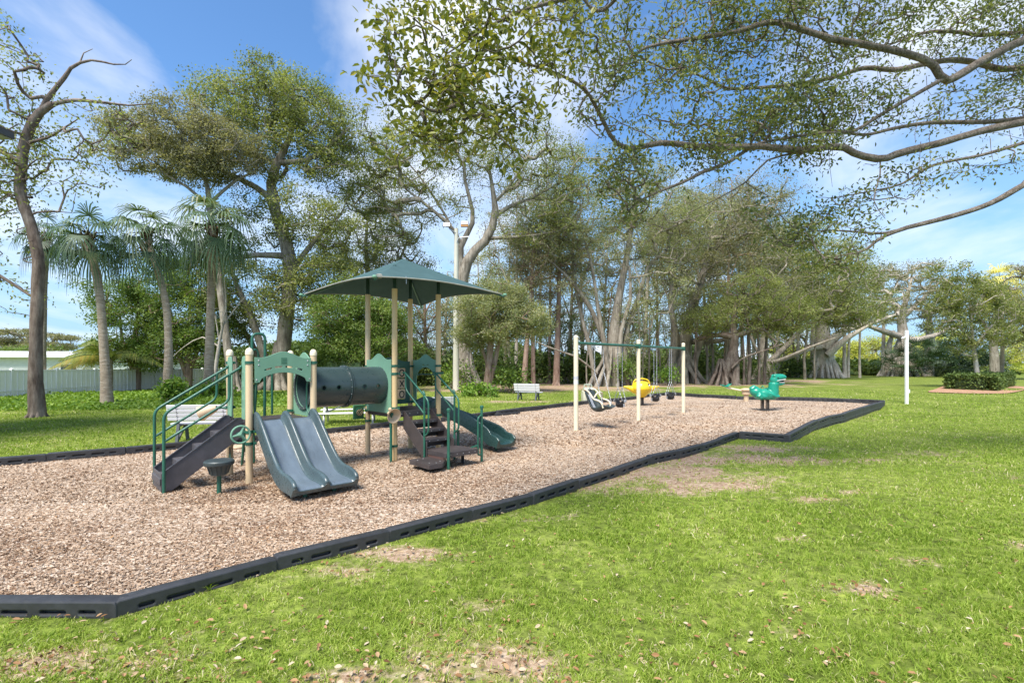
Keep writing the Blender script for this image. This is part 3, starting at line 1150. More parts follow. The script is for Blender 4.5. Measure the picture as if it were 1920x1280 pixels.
# hood bar over the slide entry
MB().tube(arc_path([(TU1 + .06, .14, 1.60), (TU1 + .16, .14, 1.62), (TU1 + .16, .89, 1.62), (TU1 + .06, .89, 1.60)], .08), .016, 8).build('grab_bar', 'green', PG)

# ---------------------------------------------------------------- the left stair
sv0, sv1 = .25, .85
sb, stp = Vector((-1.06, 0, .0)), Vector((-.01, 0, .0))
for v in (sv0, sv1):
    out = [(-1.08, .02), (-.96, .02), (-.02, .72), (-.02, 1.0), (-.12, 1.0), (-1.08, .275)]
    sheet(out, [], .012, PV(v), 'stringer', 'stairgrey', PG, bev=.003)
    MB().beam((-1.08, v, .28), (-.10, v, 1.003), .035, .012).build('stringer_lip', 'stairgrey', PG)
for k, (u, z) in enumerate(((-.98, .20), (-.72, .39), (-.46, .58), (-.21, .76))):
    MB().box((u, (sv0 + sv1) / 2, z), (.24, sv1 - sv0 - .014, .02)).box((u - .115, (sv0 + sv1) / 2, z - .045), (.014, sv1 - sv0 - .014, .09)).build('tread', 'stairgrey', PG, .003)
MB().box((-1.075, (sv0 + sv1) / 2, .14), (.014, sv1 - sv0 + .012, .27)).build('stair_front', 'stairgrey', PG, .003)
for v in (sv0 - .05, sv1 + .05):
    main = arc_path([(-1.06, v, -.1), (-1.06, v, 1.14), (-.05, v, 1.80), (.0, v, 1.80)], .10)
    rl = MB().tube(main, .021, 10).build('stair_handrail', 'green', PG)
    MB().tube(arc_path([(-1.06, v, .74), (-.22, v, 1.28), (-.22, v, 1.67)], .10), .019, 10).build('lower_rail', 'green', rl)
    MB().ball((-.06, v, 1.80), .03, 10).ball((-.22, v, 1.67), .026, 8).build('rail_joint', 'green', rl)

# ---------------------------------------------------------------- the right stair with its corner landing
su0, su1 = TU0 + .20, TU1 - .20
for u in (su0, su1):
    out = [(.0, .60), (.0, .92), (-.06, .92), (-.78, .40), (-.78, .10), (-.66, .10)]
    sheet(out, [], .014, PU(u), 'stringer', 'stair', PG, bev=.003)
for k, (v, z) in enumerate(((-.16, .74), (-.37, .585), (-.58, .43))):
    MB().box(((su0 + su1) / 2, v, z), (su1 - su0 - .016, .22, .022)).box(((su0 + su1) / 2, v - .105, z - .022), (su1 - su0 - .016, .012, .045)).build('tread', 'stair', PG, .003)
    MB().box(((su0 + su1) / 2, v + .10, z - .085), (su1 - su0 - .02, .010, .14)).build('riser', 'deck', PG)
    bl = MB()
    for j in range(3):
        bl.ball((su0 + .12 + j * .19, v - .113, z - .02), (.009, .005, .009), 8)
    bl.build('step_bolts', 'steel', PG)
LZ = .285
out = [(2.79, -.74), (3.44, -.74), (3.50, -1.36), (2.80, -1.33)]
T4 = Matrix.Translation((0, 0, LZ - .02))
ld = sheet(out, [], .03, T4, 'landing', 'deck', PG, bev=.003)
fr = MB()
for a, b_ in zip(out, out[1:] + out[:1]):
    fr.beam((*a, LZ - .05), (*b_, LZ - .05), .02, .085)
fr.build('landing_frame', 'stair', ld, .003)
bl = MB()
for j in range(5):
    bl.ball((2.88 + j * .135, -1.349 - j * .006, LZ - .045), (.009, .005, .009), 8)
bl.build('step_bolts', 'steel', ld)
MB().tube([(3.1, -1.0, -.1), (3.1, -1.0, LZ - .04)], .035, 10).tube([(3.35, -1.1, -.1), (3.35, -1.1, LZ - .04)], .03, 10).build('landing_leg', 'dark', PG)
MB().box((2.795, -1.02, .17), (.012, .46, .16)).build('kick_plate', paint('red_brown_plate', (.11, .06, .05), .6, .2), PG)
out = [(2.40, -.78), (2.79, -.80), (2.86, -1.22), (2.62, -1.44), (2.37, -1.42)]
lw = sheet(out, [], .03, Matrix.Translation((0, 0, .135)), 'lower_step', 'deck', PG, bev=.003)
fr = MB()
for a, b_ in zip(out, out[1:] + out[:1]):
    fr.beam((*a, .108), (*b_, .108), .02, .08)
fr.build('step_frame', 'stair', lw, .003)
bl = MB()
for x, y in ((2.45, -.95), (2.45, -1.3), (2.55, -1.36), (2.68, -1.3), (2.6, -.9)):
    bl.ball((x, y, .152), (.011, .011, .005), 8)
bl.build('step_bolts', 'steel', lw)
MB().tube([(2.5, -1.1, -.1), (2.5, -1.1, .1)], .04, 10).tube([(2.66, -1.2, -.1), (2.66, -1.2, .1)], .04, 10).build('step_leg', 'dark', PG)
for u, b0 in ((su0 - .03, -.02), (su1 + .04, -.02)):
    rl = MB().tube(arc_path([(u, -.74, -.05), (u, -.74, 1.27)], .05) + arc_path([(u, -.74, 1.27), (u, -.745, 1.30), (u, -.70, 1.34)], .03)[1:], .021, 10).build('stair_handrail', 'green', PG)
    MB().tube(arc_path([(u, -.03, 1.68), (u, -.10, 1.68), (u, -.87, 1.18), (u, -.87, .60), (u, -.74, .52)], .10), .018, 10).build('top_rail', 'green', rl)
    MB().tube(arc_path([(u, -.12, 1.66), (u, -.12, 1.36), (u, -.74, .93)], .10), .016, 10).build('lower_rail', 'green', rl)
# landing grab posts
for u, v, h, du, dv in ((2.81, -1.37, 1.03, .0, .0), (3.70, -1.24, 1.02, -.11, -.02)):
    gp = MB().tube([(u, v, -.1), (u, v, h)], .026, 12).lathe([(.026, h - .02), (.036, h - .01), (.036, h + .025), (.022, h + .04), (.001, h + .045)], (u, v, 0), 14, cap=False).build('grab_post', 'green', PG)
    if du:
        MB().tube(arc_path([(u, v, .88), (u + du, v + dv, .84), (u + du, v + dv, .13), (u, v, .13)], .10), .017, 10).build('grab_loop', 'green', gp)
        MB().beam((u + du, v + dv, .32), (3.5, -1.15, .27), .03, .03).build('grab_bracket', 'green', gp)

# ---------------------------------------------------------------- shade canopy
cu_, cv_, PK, CZ, HS = (TU0 + TU1) / 2, TV / 2, 4.02, 3.29, 1.44
N = 14
cv = MB()
crn = [(-HS, -HS), (HS, -HS), (HS, HS), (-HS, HS)]
for k in range(4):
    a, b_ = Vector((*crn[k], 0)), Vector((*crn[(k + 1) % 4], 0))
    vs, fs, ix = [], [], {}
    for i in range(N + 1):
        r_ = i / N
        for j in range(i + 1):
            t = j / i if i else 0
            e = a.lerp(b_, t) * r_
            bow = 4 * t * (1 - t) * r_ * r_
            e = e * (1 - .085 * bow)
            z = PK - (PK - CZ) * (r_ + .02 * math.sin(math.pi * r_)) + .10 * bow - .04 * math.sin(math.pi * r_) * 4 * t * (1 - t)
            ix[(i, j)] = len(vs)
            vs.append((cu_ + e.x, cv_ + e.y, z))
    for i in range(N):
        for j in range(i + 1):
            fs.append((ix[(i, j)], ix[(i + 1, j)], ix[(i + 1, j + 1)]))
            if j < i:
                fs.append((ix[(i, j)], ix[(i + 1, j + 1)], ix[(i, j + 1)]))
    cv.add(vs, fs)
    if k == 0:
        edges = []
    edges.append([Vector(vs[ix[(N, j)]]) for j in range(N + 1)])
me = cv.mesh('shade_canopy')
bm = bmesh.new()
bm.from_mesh(me)
bmesh.ops.remove_doubles(bm, verts=bm.verts[:], dist=1e-4)
bmesh.ops.recalc_face_normals(bm, faces=bm.faces[:])
bm.to_mesh(me)
bm.free()
can = link(me, 'shade_canopy', 'canopy', PG, angle=20)
so = can.modifiers.new('thick', 'SOLIDIFY')
so.thickness = .008
for e in edges:
    MB().tube(e, .014, 6).build('canopy_hem', 'trim', can)
for k, (x, y) in enumerate(crn):
    pts = [Vector((cu_ + x * t, cv_ + y * t, PK - (PK - CZ) * (t + .02 * math.sin(math.pi * t)) - .03)) for t in (0, .2, .36, .6, .8, 1.0, 1.03)]
    MB().tube(pts, .022, 8).build('canopy_rafter', 'green', can)
    MB().ball((cu_ + x * 1.035, cv_ + y * 1.035, CZ - .012), (.045, .045, .03), 10).build('canopy_tip', 'panel', can)
    sx, sy = (1 if x > 0 else -1) * .515, (1 if y > 0 else -1) * .515
    MB().tube([(cu_ + sx, cv_ + sy, 3.2), (cu_ + sx, cv_ + sy, 3.74)], .034, 12).build('canopy_stem', 'dgreen', can)
MB().tube([(cu_ - HS * .96, cv_ - HS * .96, CZ + .02), (cu_ - HS * .90, cv_ - HS * .94, CZ + .04)], .04, 8).build('tie_knot', 'trim', can)
MB().tube([(cu_ - HS * .55, cv_ - HS * .93, CZ + .10), (cu_ - HS * .545, cv_ - HS * .93, CZ - .03)], .008, 5).build('loose_cord', 'steel', can)

# ---------------------------------------------------------------- play pieces
# steering wheel
sw = MB()
RW = .128
sw.tube([(-.17 + RW * math.cos(2 * math.pi * k / 30), -.17, .79 + RW * math.sin(2 * math.pi * k / 30)) for k in range(31)], .015, 8, cap=False)
for a in (R(90 - 20), R(210 - 20), R(330 - 20)):
    sw.tube([(-.17, -.165, .79), (-.17 + RW * math.cos(a), -.17, .79 + RW * math.sin(a))], [.028, .013], 8)
sw.lathe([(.0, .014), (.03, .012), (.042, .0), (.042, -.02), (.0, -.021)], (-.17, -.17, .79), 18, Matrix.Rotation(R(90), 3, 'X'))
wl = sw.build('steering_wheel', 'panel', PG)
MB().tube([(-.17, -.15, .79), (-.17, -.02, .79), (-.05, 0, .79)], .018, 8).build('wheel_bracket', 'green', wl)
# drum table on its stem
DT = (-.50, -.345)
dt = MB().lathe([(.095, .27), (.105, .275), (.145, .40), (.15, .41), (.188, .415), (.195, .43), (.195, .465), (.18, .48), (.0, .482)], (*DT, 0), 28).build('drum_table', 'seatshell', PG)
MB().tube([(*DT, -.1), (*DT, .28)], .030, 12).build('table_stem', 'green', dt)
MB().beam((DT[0] + .17, DT[1] + .12, .43), (-.02, .93, .43), .03, .04).build('table_bracket', 'dgreen', dt)
rb = MB()
for k in range(12):
    a = 2 * math.pi * k / 12
    rb.tube([(DT[0] + .115 * math.cos(a), DT[1] + .115 * math.sin(a), .29), (DT[0] + .15 * math.cos(a), DT[1] + .15 * math.sin(a), .405)], .008, 5)
rb.build('drum_ribs', 'seatshell', dt)
# speaking horn by the right stair
hp = (2.445, -.075)
hn = MB().lathe([(.035, .14), (.038, .08), (.06, .04), (.10, .0), (.138, -.045), (.145, -.055), (.138, -.058), (.095, -.012), (.05, .03), (.02, .06), (.0, .06)], (hp[0], hp[1] - .06, .885), 26, Matrix.Rotation(R(-78), 3, 'X')).build('speaking_horn', 'beigeplastic', PG)
MB().tube(arc_path([(*hp, -.1), (*hp, .90), (hp[0], hp[1] - .05, .905)], .05), .026, 10).build('horn_pipe', 'green', hn)
MB().ball((hp[0], hp[1] + .03, .99), .035, 10).build('horn_joint', 'beigeplastic', hn)
# spiral panel on the rear left post
gx, gz = 2.37, .87
gp = MB().box((gx, TV + .02, gz), (.24, .03, .29)).build('spiral_panel', paint('green_spiral_board', (.045, .16, .085), .5, .2), PG, .02)
MB().lathe([(.085, .0), (.085, .02), (.07, .028), (.0, .028)], (gx, TV + .005, gz), 24, Matrix.Rotation(R(90), 3, 'X')).build('spiral_disc', 'green', gp)
sp = [(gx + (.012 + .0075 * k / 3) * math.cos(k * .55), TV - .026, gz + (.012 + .0075 * k / 3) * math.sin(k * .55)) for k in range(26)]
MB().tube(sp, .006, 6).build('spiral_line', 'beigeplastic', gp)
MB().beam((gx + .1, TV + .02, gz + .13), (TU0, TV, .95), .03, .03).beam((gx + .1, TV + .02, gz - .12), (TU0, TV, .70), .03, .03).build('panel_bracket', 'green', gp)
# arched climber behind the low tower
cl = MB().tube(arc_path([(.36, 1.62, -.1), (.36, 1.30, 1.2), (.36, 1.04, 2.0), (.36, 1.03, 2.38), (.57, 1.03, 2.38), (.57, 1.03, 2.0), (.57, 1.05, .9)], .10), .024, 10).build('climber', 'green', PG)
MB().tube(arc_path([(.40, 1.22, 1.0), (.40, 1.22, 2.05), (.47, 1.22, 2.12), (.52, 1.22, 2.05), (.52, 1.4, .9)], .06), .018, 8).build('climber_loop', 'green', cl)
MB().tube([(.69, 1.03, .95), (.69, 1.03, 1.80)], .020, 8).build('climber_bar', 'green', cl)
MB().tube(arc_path([(.57, 1.63, -.1), (.57, 1.63, .55), (.40, 1.35, .95)], .1), .024, 8).build('climber_leg', 'green', cl)
for u, v, z in ((.36, 1.86, .30),):
    stp_ = MB().lathe([(.0, -.02), (.15, -.02), (.16, -.008), (.16, .008), (.15, .02), (.0, .02)], (u, v, z), 20).build('climber_step', 'beigeplastic', cl)
    MB().tube(arc_path([(u + .12, v, z - .02), (u + .14, v, z - .12), (u + .25, v - .05, z - .13), (.57, 1.63, .2)], .06), .018, 8).build('step_hook', 'dgreen', cl)
# ================================================================ OTHER PLAY EQUIPMENT
# talk tube standing behind the left stair
tt = thing('talk_tube', (-5.62, 9.65, 0), 'beige talk tube horn on a bent green pipe behind the left stair', 'talk tube')
pts = arc_path([(.10, 0, -.1), (.10, 0, .93), (-.02, -.02, 1.0), (-.22, -.05, .98)], .10)
MB().tube(pts, .026, 10).build('pipe', 'green', tt)
ax = Vector((-.80, -.15, -.30)).normalized()
rot = ax.to_track_quat('Z', 'Y').to_matrix()
MB().lathe([(.0, .02), (.05, .0), (.075, .05), (.10, .14), (.125, .24), (.150, .30), (.150, .312), (.115, .25), (.08, .12), (.0, .06)], (-.16, -.04, .99), 24, rot).build('horn', 'beigeplastic', tt)

# swing set
SP = [Vector((1.79, 13.73, 0)), Vector((4.14, 16.06, 0)), Vector((6.53, 18.70, 0))]
sw = thing('swing_set', SP[1], 'cream post swing frame with two green top rails', 'swing frame')
for p in SP:
    q = p - SP[1]
    po = MB().tube([q + Vector((0, 0, -.15)), q + Vector((0, 0, 1.2)), q + Vector((0, 0, 2.58))], .064, 22).build('post', 'swing_cream', sw)
    MB().lathe([(.064, 2.575), (.068, 2.58), (.067, 2.60), (.052, 2.63), (.028, 2.648), (.001, 2.652)], q, 20, cap=False).build('post_cap', 'swing_cream', po)
for p, z, nm in ((SP[0], 1.34, 'label_sticker'), (SP[0], 1.46, 'label_sticker')):
    q = p - SP[1]
    MB().lathe([(.0652, z - .05), (.0652, z + .05)], q, 22, cap=False).build(nm, 'mouth' if z < 1.4 else 'greyplate', sw)
RZ = 2.43
for a, b_ in ((SP[0], SP[1]), (SP[1], SP[2])):
    d = (b_ - a).normalized()
    ra = a - SP[1] + d * .06 + Vector((0, 0, RZ))
    rb_ = b_ - SP[1] - d * .06 + Vector((0, 0, RZ))
    tr = MB().tube([ra, rb_], .042, 16).build('top_rail', 'green', sw)
    cf = MB()
    for e, s in ((ra, 1), (rb_, -1)):
        cf.tube([e - d * s * .005, e + d * s * .10], .054, 16)
    cf.tube([b_ - SP[1] + Vector((0, 0, RZ - .075)), b_ - SP[1] + Vector((0, 0, RZ + .075))], .071, 18)
    cf.build('collar', 'green', tr)


def rail(bay, t, z=0):
    return SP[bay].lerp(SP[bay + 1], t) + Vector((0, 0, z))


def chain(p, q, parent, name='chain'):
    """welded chain: alternating flat links"""
    p, q = Vector(p), Vector(q)
    L = (q - p).length
    n = max(2, int(L / .05))
    mb = MB()
    d = (q - p).normalized()
    x = d.cross(Vector((0, 1, 0))).normalized()
    y = d.cross(x)
    for i in range(n):
        c = p.lerp(q, (i + .5) / n)
        s = x if i % 2 else y
        mb.tube([c + d * .032 * math.cos(k * math.pi / 3) + s * .013 * math.sin(k * math.pi / 3) for k in range(7)], .0055, 4, cap=False)
    return mb.build(name, 'steel', parent)


HANG = RZ - .04
dirS = (SP[1] - SP[0]).normalized()
# reclining adaptive seat
t0 = .33
c0 = rail(0, t0)
ad = thing('adaptive_swing', (c0.x, c0.y, .45), 'reclined dark green swing seat with cream restraint bars and chains', 'swing', rz=math.atan2(dirS.y, dirS.x) - R(90))
# local x = across the rail towards the camera side, local y = along the rail
vs, fs = [], []
pf = smooth_path([(-.44, 0, .62), (-.40, 0, .52), (-.28, 0, .26), (-.14, 0, .06), (.04, 0, .01), (.22, 0, .09), (.36, 0, .10), (.46, 0, .16)], 28)
m = 13
for i, p in enumerate(pf):
    t = (pf[min(i + 1, len(pf) - 1)] - pf[max(i - 1, 0)]).normalized()
    nrm = Vector((-t.z, 0, t.x))
    nrm = -nrm if nrm.z < 0 else nrm
    k = i / (len(pf) - 1)
    w = .20 + .04 * math.sin(math.pi * min(1, k * 1.3))
    w *= 1 if k > .12 else .55 + .45 * k / .12
    lift = .12 if .1 < k < .95 else .06
    for j in range(m):
        s = -1 + 2 * j / (m - 1)
        vs.append(p + Vector((0, s * w, 0)) + nrm * (lift * abs(s) ** 3.5))
for i in range(len(pf) - 1):
    for j in range(m - 1):
        fs.append((i * m + j, (i + 1) * m + j, (i + 1) * m + j + 1, i * m + j + 1))
o = MB().add(vs, fs).build('seat_shell', 'seatshell', ad, angle=180)
so = o.modifiers.new('t', 'SOLIDIFY')
so.thickness = .022
ins = MB().add([p + Vector((0, s, 0)) + Vector((.02, 0, .02)) for p in pf[5:18] for s in (-.06, .06)], [(2 * i, 2 * i + 1, 2 * i + 3, 2 * i + 2) for i in range(12)]).build('seat_pad', 'greyplate', o)
for s in (-.21, .21):
    br = MB().tube(smooth_path([(-.44, s * .6, .60), (-.34, s, .64), (-.20, s, .56), (-.04, s, .38), (.14, s, .33), (.25, s, .26), (.28, s * .9, .13)], 30), .026, 10).build('restraint_bar', 'beigeplastic', ad)
    br.data.materials[0] = M['swing_cream']
MB().tube(smooth_path([(-.02, -.2, .42), (.03, -.1, .55), (.03, .1, .55), (-.02, .2, .42)], 18), .024, 8).build('cross_bar', 'swing_cream', ad)
for s, tt_ in ((-.22, t0 - .067), (.22, t0 + .067)):
    top = Vector((0, s, HANG - .45))
    yk = Vector((.02, s * 1.05, 1.15))
    chain(top, yk, ad)
    chain(yk, (-.24, s, .50), ad)
    chain(yk, (.30, s, .22), ad)


def bucket(bay, t, half, z, label, rz=0, spread=1):
    c = rail(bay, t)
    o = thing('bucket_swing', (c.x, c.y, z), label, 'swing', rz=math.atan2(dirS.y, dirS.x) - R(90) + rz, group='bucket swings hanging from the frame')
    # tapered cup with a high back and front and low leg openings at the sides
    vs, fs = [], []
    n, mm = 28, 6
    for i in range(mm):
        f = i / (mm - 1)
        for k in range(n):
            a = 2 * math.pi * k / n
            hgt = .10 + .16 * (abs(math.cos(a)) ** 1.2) if i == mm - 1 else (.26 * f) * (.40 + .60 * abs(math.cos(a)) ** 1.2)
            r = .09 + .07 * f ** .6
            vs.append((r * math.cos(a), r * 1.05 * math.sin(a), hgt))
    for i in range(mm - 1):
        for k in range(n):
            fs.append((i * n + k, i * n + (k + 1) % n, (i + 1) * n + (k + 1) % n, (i + 1) * n + k))
    fs.append(tuple(range(n - 1, -1, -1)))
    s = MB().add(vs, fs).build('seat', 'tyreblack', o, angle=60)
    so = s.modifiers.new('t', 'SOLIDIFY')
    so.thickness = .022
    for sx in (-1, 1):
        pl = MB().box((sx * .168, -.055, .20), (.010, .09, .09)).box((sx * .168, .055, .20), (.010, .09, .09)).box((sx * .128, .0, .065), (.012, .11, .10)).build('grey_plate', 'greyplate', s, .012)
    for s2 in (-half, half):
        top = Vector((0, s2, HANG - z))
        yk = Vector((0, s2 * .95, .62))
        chain(top, yk, o)
        chain(yk, (-.13, s2 * .75, .22), o)
        chain(yk, (.13, s2 * .75, .22), o)
    return o


bucket(0, .672, .19, .50, 'black bucket swing with grey plates in the same bay as the adaptive seat', rz=.2)
bucket(1, .34, .17, .56, 'black bucket swing with a pale plate, hanging nearest the middle cream post', rz=.8)
bucket(1, .68, .17, .56, 'black bucket swing with a pale plate, hanging nearest the farthest cream post', rz=.7)

# box behind the adaptive swing
bx = thing('storage_bin', (3.52, 22.9, .09), 'beige bin with pale green upper half and slotted handle on the grass behind the swings', 'bin', rz=.1)
MB().lathe([(.0, 0), (.33, 0), (.345, .05), (.34, .35), (.32, .52), (.0, .52)], (0, 0, 0), 4, Matrix.Rotation(R(45), 3, 'Z')).build('bin_body', 'beigeplastic', bx, .03)
bx.children[0].data.materials[0] = paint('pale_beige_bin', (.58, .55, .42), .6, .1)
MB().lathe([(.0, .0), (.30, 0), (.29, .05), (.27, .14), (.0, .14)], (.03, 0, .522), 4, Matrix.Rotation(R(45), 3, 'Z')).build('bin_top', 'palegreen', bx, .03)
MB().tube(arc_path([(-.16, 0, .64), (-.15, 0, .80), (.20, 0, .80), (.21, 0, .64)], .05), .022, 8).tube([(.03, 0, .64), (.03, 0, .80)], .02, 8).build('handle', 'palegreen', bx)


def coil(c, r, h, turns, w, n=10):
    N_ = int(turns * n)
    return [Vector(c) + Vector((r * math.cos(2 * math.pi * k / n), r * math.sin(2 * math.pi * k / n), h * k / N_)) for k in range(N_ + 1)]


# yellow saucer rider
yr = thing('spring_rider', (5.88, 22.3, 0), 'yellow round spring rider with two pointed side arms and a hoop handle', 'spring rider')
mb = MB()
mb.lathe([(.0, .32), (.14, .33), (.24, .42), (.36, .58), (.44, .72), (.43, .82), (.36, .97), (.22, 1.06), (.0, 1.08)], n=26)
for s in (-1, 1):
    mb.tube([(s * .30, 0, .66), (s * .48, 0, .74), (s * .66, 0, .80), (s * .82, 0, .82)], [.17, .13, .075, .03], 14)
yb = moulded(mb, 'rider_body', 'yellow', yr, .022, 10)
ey = MB()
for s in (-1, 1):
    ey.ball((s * .245, -.30, .90), (.055, .045, .075), 12)
ey.build('eye', 'dark', yb)
ey2 = MB()
for s in (-1, 1):
    ey2.ball((s * .265, -.318, .885), (.038, .04, .052), 12)
ey2.build('eye_white', 'mouth', yb)
MB().tube(smooth_path([(-.38, 0, .82), (-.36, 0, 1.0), (-.26, 0, 1.13), (0, 0, 1.18), (.26, 0, 1.13), (.36, 0, 1.0), (.38, 0, .82)], 30), .030, 10).build('hoop_handle', 'yellow', yr)
MB().tube(coil((0, 0, .02), .10, .32, 6, .02, 12), .020, 7).build('coil_spring', 'spring', yr)
MB().box((0, 0, .01), (.34, .34, .02)).build('base_plate', 'spring', yr, .006)

# teal dinosaur rider
dn = thing('spring_rider', (10.2, 19.8, 0), 'teal open-mouthed dinosaur spring rider on two coil springs', 'spring rider', rz=R(-8))
K = .00186


def D(x, y, d=0):
    return Vector(((x - 1110) * K, d, (930 - y) * K))


mb = MB()
mb.ball(D(1120, 590), (.44, .22, .22), 24)
mb.ball(D(1050, 640), (.30, .25, .15), 18)
mb.ball(D(1230, 610), (.30, .22, .20), 18)
mb.ball(D(950, 555), (.26, .19, .20), 18)
mb.tube([D(1050, 590), D(930, 560), D(865, 520), D(850, 475), D(890, 450), D(970, 465)], [.20, .19, .15, .12, .11, .06], 16)
mb.tube([D(1260, 640), D(1285, 540), D(1287, 440), D(1295, 350)], [.23, .205, .195, .19], 20)
mb.ball(D(1320, 290), (.20, .17, .20), 20)
mb.tube([D(1310, 240), D(1400, 222), D(1470, 215), D(1520, 228), D(1545, 240)], [.165, .135, .115, .085, .04], 18)
mb.tube([D(1300, 350), D(1390, 372), D(1460, 366), D(1515, 352)], [.12, .085, .06, .035], 14)
mb.ball(D(1300, 195, .09), (.09, .06, .07), 12).ball(D(1300, 195, -.09), (.09, .06, .07), 12)
for s in (-1, 1):
    mb.tube([D(1190, 560, s * .17), D(1240, 600, s * .20), D(1310, 640, s * .18), D(1385, 625, s * .14)], [.05, .05, .045, .05], 10)
    mb.tube([D(1000, 600, s * .15), D(950, 640, s * .19), D(1010, 680, s * .20)], [.11, .10, .06], 12)
mb.ball(D(1100, 680), (.33, .18, .06), 16)
db = moulded(mb, 'rider_body', 'teal', dn, .016, 12)
te = MB()
for s in (-1, 1):
    te.tube([D(1330, 300, s * .165), D(1400, 283, s * .128), D(1520, 268, s * .075)], .014, 6)
    te.tube([D(1320, 312, s * .155), D(1400, 335, s * .088), D(1500, 338, s * .04)], .013, 6)
te.build('teeth', 'mouth', db)
MB().ball(D(1420, 308), (.17, .10, .05), 14).build('mouth_hollow', 'dark', db)
ey = MB()
for s in (-1, 1):
    ey.ball(D(1350, 235, s * .160), (.032, .022, .026), 10)
ey.build('eye', 'dark', db)
MB().tube([D(1150, 470, -.16), D(1150, 455, 0), D(1150, 470, .16)], .018, 8).tube([D(1065, 410, 0), D(1035, 480, .08), D(1035, 520, .08)], .018, 8).tube([D(1065, 410, 0), D(1100, 480, -.08), D(1035, 520, -.08)], .018, 8).build('handle', 'teal', dn)
for x in (1060, 1165):
    MB().tube(coil(D(x, 905), .062, .36, 9, .01, 12), .015, 7).build('coil_spring', 'spring', dn)
MB().box(D(1112, 918), (.36, .22, .03)).build('base_plate', 'spring', dn, .006)

# seesaw
se = thing('seesaw', (11.55, 24.2, 0), 'beige pedestal seesaw with a green seat on its raised arm', 'seesaw')
MB().tube([(0, 0, -.1), (0, 0, .34)], .115, 20).build('pedestal', 'beigeplastic', se)
MB().lathe([(.0, .33), (.16, .33), (.20, .36), (.20, .53), (.27, .55), (.28, .58), (.20, .63), (.10, .66), (.0, .665)], n=22).build('pivot_hood', 'beigeplastic', se)
for s in (-1, 1):
    ang = R(11)
    e = Vector((s * 1.0, .05 * s, .58 + .1 * (-s)))
    ar = MB().tube([(s * .12, 0, .52), e], .042, 12).build('arm', 'swing_cream', se)
    st_ = smooth_path([e + Vector((-.24, 0, .14)), e + Vector((-.12, 0, .07)), e + Vector((.05, 0, .08)), e + Vector((.18, 0, .19))], 14)
    vs = [p + Vector((0, d, .03 * (abs(d) > .1))) for p in st_ for d in (-.15, -.08, 0, .08, .15)]
    fs = [(i * 5 + j, (i + 1) * 5 + j, (i + 1) * 5 + j + 1, i * 5 + j + 1) for i in range(len(st_) - 1) for j in range(4)]
    so_ = MB().add(vs, fs).build('seat', 'teal', ar, angle=180)
    mo = so_.modifiers.new('t', 'SOLIDIFY')
    mo.thickness = .03


# ================================================================ BENCHES, TABLE, POLES
def bench(loc, rz, w, nb, label):
    b = thing('park_bench', loc, label, 'bench', rz=rz, group='grey slatted park benches')
    for k in range(nb):
        z = .50 + k * (.36 / nb) + .045
        MB().box((0, -.02 - .02 * k * 4 / nb, z), (w, .032, .36 / nb - .012), Matrix.Rotation(R(12), 3, 'X')).build('back_slat', 'benchwood', b, .006)
    for k in range(3):
        MB().box((0, .13 + k * .125, .42), (w, .112, .034)).build('seat_slat', 'benchwood', b, .006)
    for s in (-1, 1):
        x = s * (w / 2 - .20)
        MB().beam((x, -.09, .88), (x, .02, .40), .05, .02, (0, 1, 0)).beam((x, 0, .39), (x, .42, .39), .05, .04).beam((x, .02, .42), (x, -.06, 0), .06, .05, (0, 1, 0)).beam((x, .34, .40), (x, .42, 0), .06, .05, (0, 1, 0)).beam((x, .30, .36), (x, -.02, .06), .05, .03, (0, 1, 0)).build('leg', 'benchleg', b, .004)
        bl = MB()
        for k in range(nb):
            z = .50 + k * (.36 / nb) + .045
            for dz in (-.02, .02):
                bl.ball((x, -.02 - .02 * k * 4 / nb - .018, z + dz), (.011, .006, .011), 8)
        bl.build('slat_bolts', 'dark', b)
    return b


bench((-6.93, 10.95, zl(-6.93, 10.95) - .02), R(8), 1.36, 4, 'grey slatted bench seen from behind through the left stair rail')
bench((.72, 23.6, zl(.72, 23.6) - .04), R(-24), 1.32, 3, 'grey slatted bench facing the trees in front of the bare earth patch')
b3 = bench((-2.48, 17.6, zl(-2.48, 17.6) - .10), R(22), 1.25, 3, 'grey slatted bench half hidden behind the single slide')

b3.scale = (.72, .8, .8)
pt = thing('picnic_table', (-4.72, 14.45, zl(-4.7, 14.4) + .02), 'white metal picnic table with attached benches under the crawl tunnel', 'picnic table', rz=R(12))
W_ = 1.9
MB().box((0, 0, .60), (W_, .62, .035)).build('tabletop', 'white', pt, .01)
for s in (-1, 1):
    MB().box((0, s * .60, .335), (W_, .22, .035)).build('bench_plank', 'white', pt, .01)
for x in (-.72, .62):
    lg = MB()
    lg.beam((x, -.16, .58), (x, -.42, .0), .05, .05, (0, 1, 0)).beam((x, .16, .58), (x, .42, .0), .05, .05, (0, 1, 0)).beam((x, -.66, .30), (x, .66, .30), .05, .04)
    lg.build('leg', 'steel', pt)
MB().beam((-.70, 0, .31), (-.1, 0, .57), .04, .04, (0, 1, 0)).beam((.60, 0, .31), (.0, 0, .57), .04, .04, (0, 1, 0)).build('brace', 'steel', pt)

# white square pole on the right lawn
wp = thing('white_post', (18.62, 23.15, zl(18.62, 23.15)), 'plain white square post standing alone on the right lawn', 'post')
MB().box((0, 0, 1.68), (.112, .112, 3.56)).build('shaft', 'white', wp, .012)
MB().tube([(-.05, 0, 3.15), (-.20, -.02, 3.12), (-.26, -.02, 3.08)], [.04, .035, .015], 10).build('spigot', 'white', wp)
MB().box((.08, -.02, .60), (.06, .10, .16)).build('junction_box', 'white', wp, .01)

